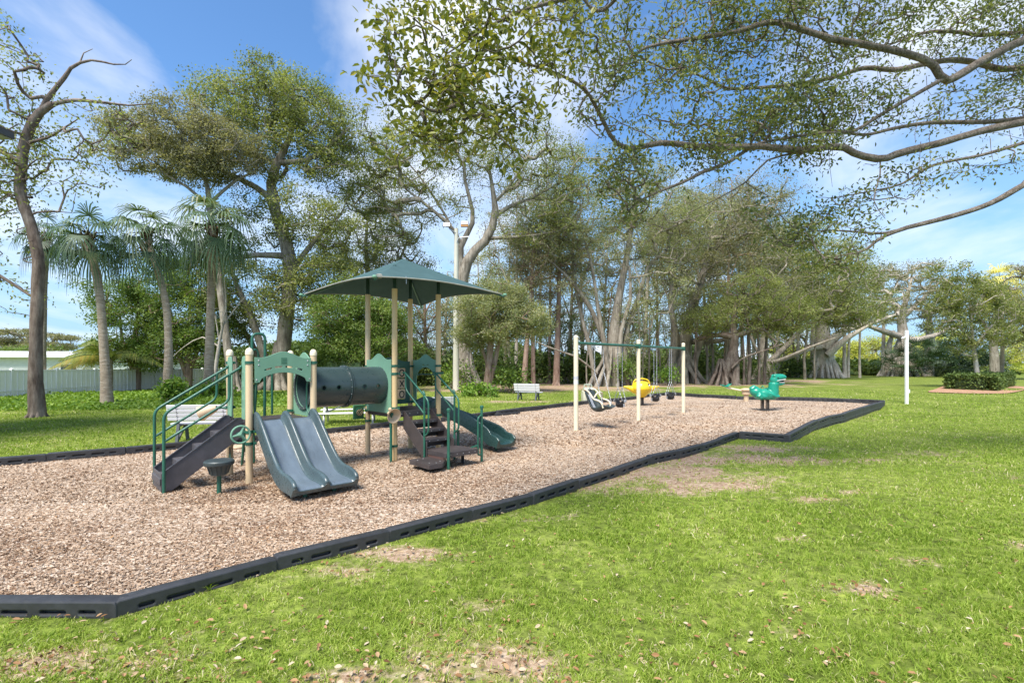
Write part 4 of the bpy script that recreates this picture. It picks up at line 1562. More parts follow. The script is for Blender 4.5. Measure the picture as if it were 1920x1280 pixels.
# utility pole with floodlights
up = thing('light_pole', (-3.82, 33.5, .08), 'tall mossy concrete light pole with floodlights behind the shade canopy', 'light pole')
MB().tube([(0, 0, -.2), (0, 0, 5), (.02, 0, 11.0)], [.225, .185, .14], 14).build('shaft', 'concrete', up)
fl_ = MB().beam((.1, -.05, 10.6), (-.42, -.35, 10.9), .05, .05).build('lamp_bracket', 'steel', up)
MB().box((-.58, -.42, 11.15), (.50, .10, .34), Matrix.Rotation(R(-20), 3, 'X')).build('floodlight', 'benchleg', up, .02)
MB().box((-.58, -.485, 11.13), (.42, .02, .26), Matrix.Rotation(R(-20), 3, 'X')).build('floodlight_glass', 'glass', up)
MB().beam((0, -.05, 10.5), (.55, -.3, 10.75), .05, .05).build('lamp_bracket', 'steel', up)
MB().box((.62, -.35, 11.2), (.5, .12, .42), Matrix.Rotation(R(-15), 3, 'X')).build('floodlight', 'orange', up, .03)
MB().box((.62, -.42, 11.28), (.42, .02, .22), Matrix.Rotation(R(-15), 3, 'X')).build('floodlight_glass', 'glass', up)
MB().tube(arc_path([(.05, -.12, 10.0), (.18, -.14, 10.35), (.9, -.2, 10.4)], .15), .03, 8).build('conduit', 'steel', up)

# ================================================================ FENCE AND HOUSES
F0, FD = Vector((-25.7, 25.2, 0)), Vector((.16, 2.33, 0))
fn = thing('vinyl_fence', (F0.x, F0.y, 0), 'long white vinyl privacy fence along the left edge of the lawn', 'fence')
for k in range(-5, 13):
    p = FD * k
    q = FD * (k + 1)
    z0 = zl(F0.x + p.x, F0.y + p.y) - .05
    top = 1.53 - .015 * k
    MB().box((p.x, p.y, (z0 + top) / 2 + .02), (.13, .13, top - z0 + .04)).lathe([(.10, top + .04), (.10, top + .06), (.0, top + .11)], (p.x, p.y, 0), 4, Matrix.Rotation(R(45), 3, 'Z')).build('post', 'white', fn, .006)
    if k == 12:
        break
    zc = (z0 + top) / 2
    MB().beam((p.x, p.y + .07, zc - .01), (q.x, q.y - .07, zc - .02), .035, top - z0 - .1).build('panel', 'fence_white', fn)
    rb = MB()
    for j in range(1, 8):
        a = p.lerp(q, j / 8)
        rb.box((a.x + .028, a.y, zc - .02), (.03, .045, top - z0 - .15))
    rb.build('pickets', 'white', fn)
    rl = MB().beam((p.x + .01, p.y + .07, top - .03), (q.x + .01, q.y - .07, top - .045), .07, .09)
    rl.beam((p.x + .02, p.y + .07, z0 + .42), (q.x + .02, q.y - .07, z0 + .42), .075, .03)
    rl.build('rail', 'white', fn, .005)


def house(name, loc, rz, w, d, h, label, ov=.6):
    o = thing(name, loc, label, 'house', rz=rz)
    wl = MB().box((0, 0, h / 2), (w, d, h)).build('wall', 'stucco', o)
    MB().box((0, 0, h + .14), (w + 2 * ov, d + 2 * ov, .28)).build('roof', 'roofwhite', o, .02)
    MB().box((0, 0, h + .45), (w - .8, d - .8, .34)).build('upper_roof', 'roofwhite', o, .02)
    for x in (-w * .3, 0, w * .3):
        for s in (-1, 1):
            fr = MB().box((x, s * (d / 2 + .02), h * .55), (1.5, .08, 1.1)).build('window', 'white', o, .01)
            MB().box((x, s * (d / 2 + .055), h * .55), (1.3, .03, .9)).build('pane', paint('window_glass', (.05, .07, .08), .08, .2), fr)
    return o


house('white_house', (-52, 52.0, 0), R(12), 26, 12, 2.45, 'low white house with a flat two-step roof behind the white fence')
# eave of the two-storey neighbour, just cutting the left edge of the picture
e0 = A(21, 262, 12.5)
hh = thing('neighbour_house', (e0.x - 4.3, e0.y - 6.4, 0), 'pale house whose dark-edged eave corner reaches in beside the left tree', 'house', rz=0)
MB().box((1.6, 3.9, 3.4), (3.2, 3.4, 6.8)).build('wall', 'stucco', hh)
ro = MB()
ez = e0.z
ro.add([(-.6, 1.6, ez), (4.12, 1.6, ez), (4.3, 6.4, ez), (-.6, 6.4, ez), (-.6, 1.6, ez + .16), (4.12, 1.6, ez + .16), (4.3, 6.4, ez + .16), (-.6, 6.4, ez + .16), (1.5, 4.0, ez + .8), (2.2, 4.0, ez + .8)],
       [(3, 2, 1, 0), (0, 1, 5, 4), (1, 2, 6, 5), (2, 3, 7, 6), (3, 0, 4, 7), (4, 5, 9, 8), (5, 6, 9), (6, 7, 8, 9), (7, 4, 8)])
ro.build('roof', paint('grey_roof_and_soffit', (.36, .36, .34), .8, .12), hh)
MB().beam((4.15, 1.6, ez + .10), (4.33, 6.4, ez + .10), .05, .16).beam((4.33, 6.43, ez + .10), (-.6, 6.43, ez + .10), .05, .16).build('gutter', paint('dark_gutter', (.05, .05, .055), .5, .2), hh)
# ================================================================ TREES
def resample(pts, rs, step):
    P, Q = [Vector(pts[0])], [rs[0]]
    c = smooth_path(pts, 4 * (len(pts) - 1)) if len(pts) > 2 else [Vector(p) for p in pts]
    nn = len(c)
    rr = np.interp(np.linspace(0, 1, nn), np.linspace(0, 1, len(rs)), rs)
    acc = 0
    for i in range(1, nn):
        acc += (c[i] - c[i - 1]).length
        if acc >= step or i == nn - 1:
            P.append(c[i])
            Q.append(float(rr[i]))
            acc = 0
    return P, Q


def skeleton(paths, tips, step, rtip, jit=.10, power=.45, flat=0):
    """limbs reach from the given trunk paths to every tip; returns chains of points with radii"""
    pos, par, given, chain_of = [], [], [], []
    chains = []
    for pts, rs in paths:
        P, Q = resample(pts, rs, step)
        start = -1
        if pos:
            d = [(p - P[0]).length for p in pos]
            k = int(np.argmin(d))
            if d[k] < max(.6, 2.5 * Q[0]):
                start = k
        ids = []
        for p, q in zip(P, Q):
            par.append(start)
            start = len(pos)
            pos.append(p)
            given.append(q)
            ids.append(start)
        chains.append((ids, True))
    npos = np.array([tuple(p) for p in pos])
    nbase = len(pos)
    T = np.array([tuple(t) for t in tips])
    dmin = np.array([np.min(np.linalg.norm(npos - t, axis=1)) for t in T])
    cap = len(pos) + len(T) * 14
    buf = np.zeros((cap, 3))
    buf[:nbase] = npos
    cnt = nbase
    low = min(p.z for p in pos)
    ok = np.zeros(cap, bool)
    zr = npos[:, 2]
    ok[:nbase] = (zr - low) > .22 * (zr.max() - low)
    for ti in np.argsort(dmin):
        t = T[ti]
        dv = t - buf[:cnt]
        d = np.linalg.norm(dv, axis=1)
        drop = np.maximum(0, buf[:cnt, 2] - t[2])
        cost = d + 1.1 * drop + np.where(ok[:cnt], 0, 50)
        k = int(np.argmin(cost))
        p0 = Vector(buf[k])
        p2 = Vector(t)
        L = (p2 - p0).length
        if L < .05:
            continue
        dr = (p0 - Vector(buf[par[k]])).normalized() if par[k] >= 0 else Vector((0, 0, 1))
        n = max(2, min(12, int(math.ceil(L / step))))
        c1 = p0 + dr * L * .35
        c1.z += flat * L * .1
        off = Vector(RNG.normal(size=3)) * L * jit
        ids = [k]
        for i in range(1, n + 1):
            s = i / n
            q = p0 * (1 - s) ** 2 + c1 * 2 * s * (1 - s) + p2 * s * s + off * math.sin(math.pi * s) + Vector(RNG.normal(size=3)) * L * .018 * (s < 1)
            buf[cnt] = q
            ok[cnt] = True
            par.append(ids[-1])
            given.append(0)
            ids.append(cnt)
            cnt += 1
        chains.append((ids, False))
    load = np.zeros(cnt)
    ends = [c[0][-1] for c in chains]
    for e in ends:
        load[e] += 1
    for i in range(cnt - 1, -1, -1):
        if par[i] >= 0 and par[i] < i:
            load[par[i]] += load[i]
    rad = np.maximum(rtip * np.maximum(load, 1) ** power, np.array(given))
    out = []
    for ids, base in chains:
        pts = [Vector(buf[i]) for i in ids]
        rs = [float(rad[i]) for i in ids]
        if not base:
            rs[0] = min(rs[0], rs[1] * 1.25)
        if base:
            g = [given[i] for i in ids]
            rs = [float(min(a, max(b_ * 1.04, rtip * 2))) for a, b_ in zip(rs, g)]
        out.append((pts, rs, base))
    return out


def in_blobs(blobs, n, shell=.35, ns=1.5):
    """n points spread through the ellipsoids (centre, radii, weight), a little denser outside"""
    want, n = n, n * 2
    w = np.array([b_[2] for b_ in blobs], float)
    w /= w.sum()
    ks = RNG.choice(len(blobs), n, p=w)
    d = unit(RNG.normal(size=(n, 3)))
    r = RNG.random(n) ** (1 / 3)
    r = shell + (1 - shell) * r
    ph = RNG.uniform(0, 6.28, (len(blobs), 6))[ks]
    lump = 1 + .20 * np.sin(4.1 * d[:, 0] + ph[:, 0]) * np.sin(3.7 * d[:, 2] + ph[:, 1]) + .17 * np.sin(7.3 * d[:, 2] + ph[:, 2]) * np.sin(6.1 * d[:, 0] + ph[:, 3]) + .12 * np.sin(8 * d[:, 1] + ph[:, 4])
    r = r * lump
    P = np.array([blobs[k][0] for k in ks]) + d * r[:, None] * np.array([blobs[k][1] for k in ks])
    # boughs: the twigs gather in masses with gaps between
    q = np.clip((fbm(P[:, 0] + .6 * P[:, 1], P[:, 2] * 1.4 + .5 * P[:, 1], ns, 17) - .34) * (6 if ns < 1 else 3.4), .06 if ns < 1 else .22, 1)
    return P[RNG.choice(n, want, replace=False, p=q / q.sum())]


def B(cx, cy, rx, ry, Y, dy=None, w=None):
    """crown mass: photo-pixel centre and size at depth Y, its depth radius in metres"""
    k = Y / F
    return (tuple(A(cx, cy, Y)), (rx * k, dy if dy else max(rx, ry) * k * .8, ry * k), w if w else rx * ry)


def PP(Y, *pts):
    """trunk path: (px, py, radius[, depth offset])"""
    return ([A(p[0], p[1], Y + (p[3] if len(p) > 3 else 0)) for p in pts], [p[2] for p in pts])


def leaves_at(tips, n, spread, L, ratio, flat=.65, up=.6, out=.5, center=None, droop=.15):
    tips = np.asarray(tips)
    cnt_ = np.maximum(1, (n * RNG.uniform(.25, 1.75, len(tips))).astype(int))
    T = np.repeat(tips, cnt_, 0)
    m = len(T)
    spr = np.repeat(spread * RNG.uniform(.55, 1.0, len(tips)), cnt_)[:, None]
    off = RNG.normal(size=(m, 3)) * spr * np.array([1, 1, flat])
    P = T + off
    D = unit(RNG.normal(size=(m, 3)) + out * unit(off) + np.array([0, 0, -droop]))
    LL = L * RNG.uniform(.65, 1.25, m)
    cl = np.repeat(RNG.random(len(tips)), cnt_)
    rnd = np.clip(.45 * cl + .55 * RNG.random(m), 0, 1)
    return leaf_quads(P, D, LL, LL * ratio, up), rnd


def tree(name, label, cat, base, paths, blobs, nt_, per, spread, L, lm, bk, ratio=.5, rtip=.012, step=.6, group=None, flat=.65, extra=None, jit=.10, roots=None, power=.45, up=.6):
    p0 = paths[0][0][0]
    base = Vector((p0.x, p0.y, zl(p0.x, p0.y)))
    paths[0][0][0] = Vector((p0.x, p0.y, base.z - .25))
    root = thing(name, base, label, cat, group=group)
    if base.y > 28 or base.y == 0:
        nt_ = int(nt_ * 1.55)
    tips = in_blobs(blobs, nt_)
    sk = skeleton([([p - base for p in pts], rs) for pts, rs in paths], tips - np.array(base), step, rtip, jit, power)
    mb = MB()
    for pts, rs, b_ in sk:
        r0 = max(rs)
        n = 14 if r0 > .25 else 9 if r0 > .08 else 5 if r0 > .03 else 3
        mb.tube(pts, rs, n, cap=False, jit=.07 if n > 8 else 0)
    if roots:
        roots(mb, base)
    mb.build('trunk', bk, root, angle=180)
    per, L, spread = int(per * (1.5 if base.y > 28 else 2.3)), L * .62, spread * (.78 if base.y > 28 else .95)
    V, rn = leaves_at(tips, per, spread, L, ratio, flat, up)
    if extra is not None:
        V2, r2 = leaves_at(extra, per, spread, L, ratio, flat, up)
        V, rn = np.concatenate([V, V2]), np.concatenate([rn, r2])
    blades('crown', V - np.array(base), 4, rn, lm, root)
    return root


def flare(R_, n=7, h=1.2, r=.12, rr=None):
    """root flare: ridges leaning in to the trunk"""
    def f(mb, base):
        for k in range(n):
            a = 2 * math.pi * (k + random.random() * .6) / n
            q = R_ * random.uniform(1.2, 1.7)
            mb.tube([(math.cos(a) * q, math.sin(a) * q, -.1), (math.cos(a) * R_ * .85, math.sin(a) * R_ * .85, h * .22), (math.cos(a) * R_ * .45, math.sin(a) * R_ * .45, h * .65), (math.cos(a) * R_ * .15, math.sin(a) * R_ * .15, h * 1.5)], [r * .9, r * .85, r * .7, r * .3], 7, cap=False)
    return f


def banyan_roots(R_, h, n, r, drops=(), twist=.5):
    """a column of fused strands, spread at the foot, and loose aerial roots hanging to the ground"""
    def f(mb, base):
        for k in range(n):
            a = 2 * math.pi * (k + random.uniform(-.3, .3)) / n
            q = R_ * random.uniform(.75, 1.35)
            tw = random.uniform(-twist, twist)
            pts, rs = [], []
            for i in range(7):
                s = i / 6
                rad_ = q * (1 - s) ** 2.2 + R_ * random.uniform(.50, .72) * (1 - .72 * s * s)
                an = a + tw * s
                pts.append((math.cos(an) * rad_, math.sin(an) * rad_, -.1 + s * h))
                rs.append(r * random.uniform(.75, 1.25) * (1 - .35 * s))
            mb.tube(pts, rs, 7, cap=False, jit=.1)
        for dx, dy, top, rr in drops:
            top = top * 1.7
            j = lambda: random.uniform(-.12, .12)
            mb.tube([(dx, dy, -.1), (dx + j(), dy + j(), top * .3), (dx + j() * 2, dy + j(), top * .65), (dx + j() * 2, dy + j() * 2, top)], [rr * 1.3, rr, rr * .9, rr * .7], 6, cap=False)
    return f


# ---- left foreground tree with sparse leaves
Y = 16.3
tree('sparse_tree', 'dark barked tree at the far left with a bent trunk and bare top limb', 'tree', G(69, 777, .10),
     [PP(Y, (70, 785, 0.251), (68, 740, 0.205), (67, 690, 0.186), (68, 620, 0.171), (71, 540, 0.167), (72, 490, 0.163), (63, 440, 0.156), (48, 395, 0.152), (38, 355, 0.152), (41, 310, 0.144), (47, 265, 0.144), (60, 232, 0.137), (80, 205, 0.122), (100, 195, 0.091)),
      PP(Y, (78, 207, 0.091), (92, 180, 0.076), (118, 150, 0.065), (128, 132, 0.053), (150, 118, 0.042), (178, 113, 0.034), (205, 120, 0.030), (235, 121, 0.015), (247, 112, 0.009)),
      PP(Y, (150, 118, 0.030), (150, 103, 0.023), (165, 98, 0.015), (174, 92, 0.009)),
      PP(Y, (100, 195, 0.068), (140, 188, 0.061), (180, 191, 0.049), (215, 195, 0.038, .2), (250, 198, 0.027, .3), (290, 193, 0.011, .5)),
      PP(Y, (38, 300, 0.076), (10, 290, 0.061, .3), (-40, 262, 0.053, .6), (-90, 240, 0.038, .8)),
      PP(Y, (52, 268, 0.053), (90, 258, 0.038, -.3), (120, 240, 0.030, -.5), (148, 222, 0.015, -.6)),
      PP(Y, (66, 560, 0.038), (20, 530, 0.053, .3), (-30, 500, 0.061, .5), (-90, 470, 0.068, .8)),
      PP(Y, (60, 370, 0.046), (20, 365, 0.038, .3), (-20, 350, 0.030, .5), (-60, 340, 0.023, .6))],
     [B(40, 150, 60, 50, Y, 1.2), B(-30, 230, 80, 90, Y, 1.6), B(10, 250, 60, 60, Y, 1.4), B(110, 270, 80, 40, Y, 1.2, 1800), B(180, 230, 80, 50, Y, 1.0, 1800), B(110, 320, 90, 30, Y, 1.0, 1300), B(20, 330, 60, 40, Y, 1.2), B(-20, 390, 70, 60, Y, 1.4),
      B(20, 470, 50, 60, Y, 1.2, 1600), B(-60, 480, 60, 60, Y, 1.2), B(90, 360, 90, 40, Y, 1.0, 1200), B(15, 80, 30, 40, Y, .9, 1500), B(20, 560, 40, 30, Y, .8, 700)],
     480, 6, .26, .20, 'l_olive', 'bark_dark', ratio=.5, rtip=.010, step=.35, flat=.8, roots=flare(.2, 7, .7, .07))

# ---- tall trees of the middle left
Y = 34.0
tree('tall_tree', 'tallest broad crowned tree, rising behind the palms left of the shade canopy', 'tree', G(522, 733, .1),
     [PP(Y, (520, 740, 0.615), (530, 660, 0.508), (540, 560, 0.459), (544, 500, 0.435), (532, 440, 0.410), (514, 390, 0.377), (508, 345, 0.328), (520, 305, 0.262), (542, 265, 0.180), (555, 215, 0.098)),
      PP(Y, (512, 375, 0.246), (470, 345, 0.197, -.8), (425, 325, 0.148, -1.5), (380, 300, 0.082, -2)),
      PP(Y, (540, 480, 0.246), (480, 478, 0.180, -1), (420, 485, 0.131, -1.5), (350, 470, 0.082, -2)),
      PP(Y, (522, 305, 0.180), (575, 300, 0.156, -.5), (615, 275, 0.115, -.8), (655, 240, 0.066, -1)),
      PP(Y, (538, 520, 0.246), (590, 450, 0.164, .6), (640, 400, 0.098, 1)),
      PP(Y, (505, 700, 0.246, -.6), (480, 620, 0.230, -.8), (455, 560, 0.180, -1), (430, 500, 0.115, -1.2)),
      PP(Y, (500, 710, 0.213, .5), (470, 640, 0.197, .8), (440, 600, 0.148, 1), (400, 560, 0.082, 1.4))],
     [B(520, 140, 55, 35, Y, 2.2), B(540, 185, 75, 40, Y, 2.6), B(590, 210, 70, 45, Y, 2.6), B(455, 190, 80, 45, Y, 2.6), B(400, 170, 55, 28, Y, 2), B(470, 250, 90, 40, Y, 3), B(610, 270, 70, 45, Y, 2.5), B(560, 300, 80, 40, Y, 2.5),
      B(640, 310, 40, 60, Y, 2), B(560, 390, 80, 50, Y, 3, 2600), B(620, 440, 90, 55, Y, 3, 4200), B(480, 420, 70, 50, Y, 3, 2400), B(470, 540, 80, 60, Y, 3, 4400), B(560, 560, 80, 60, Y, 3, 4400), B(600, 520, 70, 60, Y, 2.5, 3600), B(420, 600, 60, 60, Y, 2.5, 3000)],
     640, 62, .62, .27, 'l_olive', 'bark_grey', rtip=.02, step=.9, roots=flare(.8, 9, 2.2, .28))

Y = 31.0
tree('umbrella_tree', 'tree with a wide brownish umbrella crown leaning left above the palms', 'tree', G(440, 738, .1),
     [PP(Y, (440, 745, 0.280), (428, 660, 0.238), (418, 580, 0.210), (408, 500, 0.196), (398, 430, 0.182), (392, 375, 0.154), (385, 335, 0.098), (370, 290, 0.056)),
      PP(Y, (396, 390, 0.105), (350, 350, 0.084, -.5), (300, 320, 0.056, -1), (250, 280, 0.035, -1.2)),
      PP(Y, (394, 380, 0.105), (440, 340, 0.084, .4), (480, 320, 0.056, .8))],
     [B(330, 250, 110, 36, Y, 3.2), B(255, 250, 55, 28, Y, 2.2), B(400, 275, 80, 40, Y, 2.6), B(300, 295, 90, 32, Y, 2.6), B(350, 215, 80, 22, Y, 2.2), B(420, 310, 60, 34, Y, 2), B(370, 320, 70, 26, Y, 2, 1400), B(455, 285, 40, 30, Y, 2)],
     400, 58, .50, .23, 'l_brown', 'bark_grey', rtip=.02, step=.8, flat=.5, roots=flare(.4, 7, 1.5, .16))

# ---- bushy trees behind the palms
Y = 33.0
for lab, px, bl, lm in (
    ('dense dark green bushy tree directly behind the two left palms, over the fence', 255, [B(250, 600, 65, 60, Y, 2.4), B(225, 560, 50, 40, Y, 2, 1800), B(280, 545, 55, 40, Y, 2), B(245, 660, 70, 30, Y, 2.2), B(300, 640, 50, 45, Y, 2)], 'l_dense'),
    ('dense green bushy tree between the middle and right palm trunks', 352, [B(345, 590, 65, 70, Y, 2.4), B(370, 520, 60, 45, Y, 2.4), B(330, 650, 60, 40, Y, 2.2), B(390, 630, 50, 50, Y, 2), B(320, 510, 45, 35, Y, 2, 1200)], 'l_dense')):
    tree('bushy_tree', lab, 'tree', A(px, 735, Y) * 1, [PP(Y, (px, 738, .24), (px + 3, 690, .2), (px - 4, 640, .16), (px + 5, 590, .1), (px, 550, .05)), PP(Y, (px + 2, 700, .14), (px + 25, 640, .1, .5), (px + 40, 590, .05, 1)), PP(Y, (px - 2, 705, .14), (px - 25, 640, .1, -.5), (px - 30, 590, .05, -1))],
         bl, 200, 75, .5, .25, lm, 'bark_red', rtip=.018, step=.7, group='bushy trees along the fence')
tree('dead_sapling', 'slender pale leafless tree leaning beside the right palm trunk', 'tree', A(401, 735, 27.5),
     [PP(27.5, (401, 738, .11), (405, 690, .10), (412, 640, .085), (418, 610, .06), (424, 570, .04), (420, 520, .02)), PP(27.5, (418, 610, .05), (440, 580, .04, .3), (462, 555, .03, .5), (500, 535, .015, .8)), PP(27.5, (412, 645, .04), (405, 600, .03), (398, 560, .02), (402, 510, .012)), PP(27.5, (410, 650, .05), (380, 632, .04), (345, 650, .025), (325, 668, .012))],
     [B(425, 560, 40, 60, 27.5, .8)], 26, 2, .3, .12, 'l_brown', 'bark_pale', rtip=.012, step=.4)

# ---- broad green tree behind the canopy
Y = 31.5
tree('leafy_tree', 'low dense mid green tree right behind the crawl tunnel and canopy posts', 'tree', A(655, 733, Y),
     [PP(Y, (655, 738, .3), (660, 690, .26), (648, 640, .2), (655, 590, .14), (660, 550, .08)), PP(Y, (658, 680, .16), (690, 630, .12), (715, 590, .08)), PP(Y, (655, 690, .16), (620, 640, .12), (600, 600, .06))],
     [B(640, 590, 60, 45, Y, 2.4), B(690, 600, 60, 45, Y, 2.4), B(620, 640, 45, 40, Y, 2), B(700, 650, 55, 40, Y, 2.2), B(740, 620, 40, 50, Y, 2), B(660, 660, 60, 30, Y, 2.2), B(655, 540, 45, 30, Y, 2, 900)],
     300, 85, .48, .23, 'l_dense', 'bark_red', rtip=.018, step=.7)

# ---- open crowned fig behind the light pole
Y = 37.0
tree('fig_tree', 'grey fig tree with widely forked pale limbs behind the light pole', 'tree', G(874, 727, .08),
     [PP(Y, (874, 735, 0.684), (870, 670, 0.540), (866, 600, 0.490), (864, 545, 0.461), (872, 500, 0.418), (892, 468, 0.360), (915, 445, 0.317), (928, 405, 0.259), (926, 370, 0.187), (918, 320, 0.101)),
      PP(Y, (866, 540, 0.302), (862, 490, 0.259), (866, 455, 0.216), (884, 425, 0.173), (886, 395, 0.144), (872, 340, 0.115), (868, 305, 0.101), (845, 275, 0.065), (820, 255, 0.036)),
      PP(Y, (868, 305, 0.086), (890, 280, 0.072), (905, 250, 0.050), (915, 215, 0.029)),
      PP(Y, (866, 460, 0.144), (845, 425, 0.144, -.4), (800, 385, 0.108, -.9), (755, 350, 0.058, -1.2)),
      PP(Y, (846, 425, 0.101), (830, 395, 0.086, .4), (790, 335, 0.058, 1), (760, 300, 0.036, 1.2)),
      PP(Y, (928, 405, 0.173), (960, 385, 0.144, .4), (1000, 370, 0.094, .8), (1045, 345, 0.043, 1)),
      PP(Y, (926, 380, 0.115), (955, 350, 0.101, -.5), (980, 310, 0.072, -.9), (1000, 270, 0.036, -1.2)),
      PP(Y, (915, 447, 0.144), (960, 445, 0.115), (1010, 440, 0.072, .6), (1060, 430, 0.036, .9))],
     [B(880, 240, 120, 50, Y, 3.5), B(780, 300, 80, 60, Y, 3.2), B(740, 360, 60, 50, Y, 2.6, 2200), B(990, 290, 80, 55, Y, 3.2), B(1030, 370, 70, 50, Y, 3, 2600), B(940, 320, 70, 40, Y, 2.6, 1700), B(820, 390, 80, 40, Y, 2.4, 1500), B(1000, 430, 70, 30, Y, 2.4, 1500), B(700, 300, 45, 50, Y, 2.4, 2000), B(710, 420, 50, 40, Y, 2, 1500), B(860, 300, 60, 40, Y, 2.4, 1500), B(720, 250, 60, 50, Y, 2.8, 2600), B(670, 350, 50, 60, Y, 2.6, 2400), B(1060, 320, 50, 60, Y, 2.6, 2400)],
     640, 36, .62, .23, 'l_olive', 'bark_grey', rtip=.024, step=.9, roots=flare(1.0, 9, 2.4, .3), flat=.5)

tree('grey_green_tree', 'light grey green tree filling the gap between the tallest tree and the shade canopy', 'tree', (0, 0, 0),
     [PP(41, (700, 730, .34), (704, 660, .28), (698, 590, .24), (690, 520, .2), (686, 460, .14), (690, 400, .07)), PP(41, (698, 590, .15), (735, 520, .12), (765, 450, .07)), PP(41, (694, 550, .14), (655, 490, .11), (630, 440, .06))],
     [B(690, 440, 70, 55, 41, 3), B(740, 470, 60, 45, 41, 3), B(640, 470, 55, 50, 41, 3), B(700, 370, 60, 40, 41, 3), B(775, 500, 40, 40, 41, 2.6, 1200), B(690, 520, 70, 40, 41, 3), B(760, 410, 45, 40, 41, 2.6, 1300)],
     330, 40, .6, .23, 'l_grey', 'bark_grey', rtip=.022, step=.9, flat=.55)

# ---- grey-green tree in front of the wood and its leaning stems
Y = 30.5
tree('leaning_tree', 'grey green tree with a low crown and reddish leaning stems behind the bench', 'tree', G(914, 728, .08),
     [PP(Y, (912, 735, .30), (916, 700, .24), (919, 660, .21), (922, 620, .16), (930, 580, .1)), PP(Y, (918, 725, .16), (928, 680, .14), (936, 640, .12), (950, 590, .07)), PP(Y, (916, 690, .1), (900, 640, .08), (890, 600, .06))],
     [B(930, 590, 60, 36, Y, 2.8), B(890, 575, 45, 36, Y, 2.4), B(985, 605, 45, 32, Y, 2.2), B(940, 550, 45, 24, Y, 2.2, 900), B(905, 625, 50, 16, Y, 2, 700), B(880, 630, 30, 24, Y, 1.8, 600)],
     240, 85, .42, .2, 'l_grey', 'bark_red', rtip=.016, step=.7, roots=flare(.28, 6, .9, .1))

# ---- straight reddish trunks of the wood
for lab, px, py, Y, lean, w, ty in (
    ('straight pale red trunk directly above the left half of the park bench', 982, 714, 39, 16, .19, 440),
    ('straight darker red trunk rising above the right half of the park bench', 1000, 715, 40, -2, .16, 470),
    ('straight reddish brown trunk with a twin fork between bench and first swing post', 1043, 714, 41, 6, .24, 430),
    ('thin red trunk in the wood just left of the first swing post', 1030, 712, 46, 2, .15, 470)):
    tree('slender_tree', lab, 'tree', G(px, py, .06) * 1, [PP(Y, (px, py + 8, w * 1.3), (px + lean * .3, py - 60, w), (px + lean * .7, py - 130, w * .85), (px + lean, (py - 130 + ty) / 2, w * .6), (px + lean * 1.1, ty, w * .25))],
         [B(px + lean, ty + 50, 40, 60, Y, 2.2), B(px + lean - 15, ty + 10, 34, 30, Y, 2)], 70, 40, .5, .2, 'l_brown', 'bark_red', rtip=.02, step=.9, group='straight reddish trunks of the wood', roots=flare(w * 1.1, 6, 1.2, w * .4))

# ---- the big banyan behind the swings
Y = 40.0
tree('banyan_tree', 'big banyan with many fanned grey stems right behind the swing frame', 'tree', G(1150, 727, .05),
     [PP(Y, (1150, 735, 0.648), (1150, 680, 0.576), (1152, 630, 0.504), (1160, 560, 0.324), (1176, 480, 0.230), (1184, 420, 0.187), (1196, 370, 0.101)),
      PP(Y, (1130, 730, 0.216, -.5), (1138, 670, 0.216, -.5), (1122, 610, 0.202, -.6), (1096, 560, 0.173, -.8), (1060, 515, 0.115, -1), (1020, 480, 0.058, -1.2)),
      PP(Y, (1118, 733, 0.173, -.3), (1112, 690, 0.173, -.4), (1105, 650, 0.173, -.4), (1090, 590, 0.144), (1078, 530, 0.115), (1072, 460, 0.072)),
      PP(Y, (1142, 700, 0.187, -.9), (1132, 640, 0.187, -.9), (1120, 570, 0.144, -1), (1110, 500, 0.108, -1), (1090, 430, 0.058, -1)),
      PP(Y, (1172, 730, 0.245, -.4), (1170, 670, 0.245, -.4), (1178, 610, 0.216, -.3), (1200, 550, 0.173), (1216, 500, 0.130), (1248, 470, 0.072)),
      PP(Y, (1160, 690, 0.216, -.8), (1165, 620, 0.187, -.8), (1182, 560, 0.144, -.8), (1180, 500, 0.101, -.8)),
      PP(Y, (1120, 700, 0.086, -1.2), (1080, 668, 0.079, -1.6), (1040, 655, 0.065, -2), (985, 632, 0.036, -2.4))],
     [B(1100, 400, 110, 50, Y, 4), B(1210, 380, 100, 55, Y, 4), B(1150, 320, 110, 40, Y, 4), B(1040, 450, 70, 50, Y, 3.4), B(1270, 430, 80, 55, Y, 3.6), B(1100, 480, 70, 40, Y, 3, 2200), B(1190, 460, 80, 40, Y, 3, 2400), B(1060, 540, 50, 45, Y, 2.6, 1700), B(1240, 530, 60, 50, Y, 2.8, 2200), B(1200, 590, 36, 50, Y, 2, 1500), B(1010, 400, 60, 40, Y, 3, 1900), B(1190, 655, 22, 45, Y, 1.2, 1100)],
     620, 42, .60, .22, 'l_grey', 'bark_grey', rtip=.022, step=.9, roots=banyan_roots(1.15, 4.2, 13, .17, [(-2.2, -.3, 3, .06), (-1.7, .5, 3.5, .05), (2.4, .2, 4, .07), (1.9, -.6, 4.4, .06)]), flat=.55)

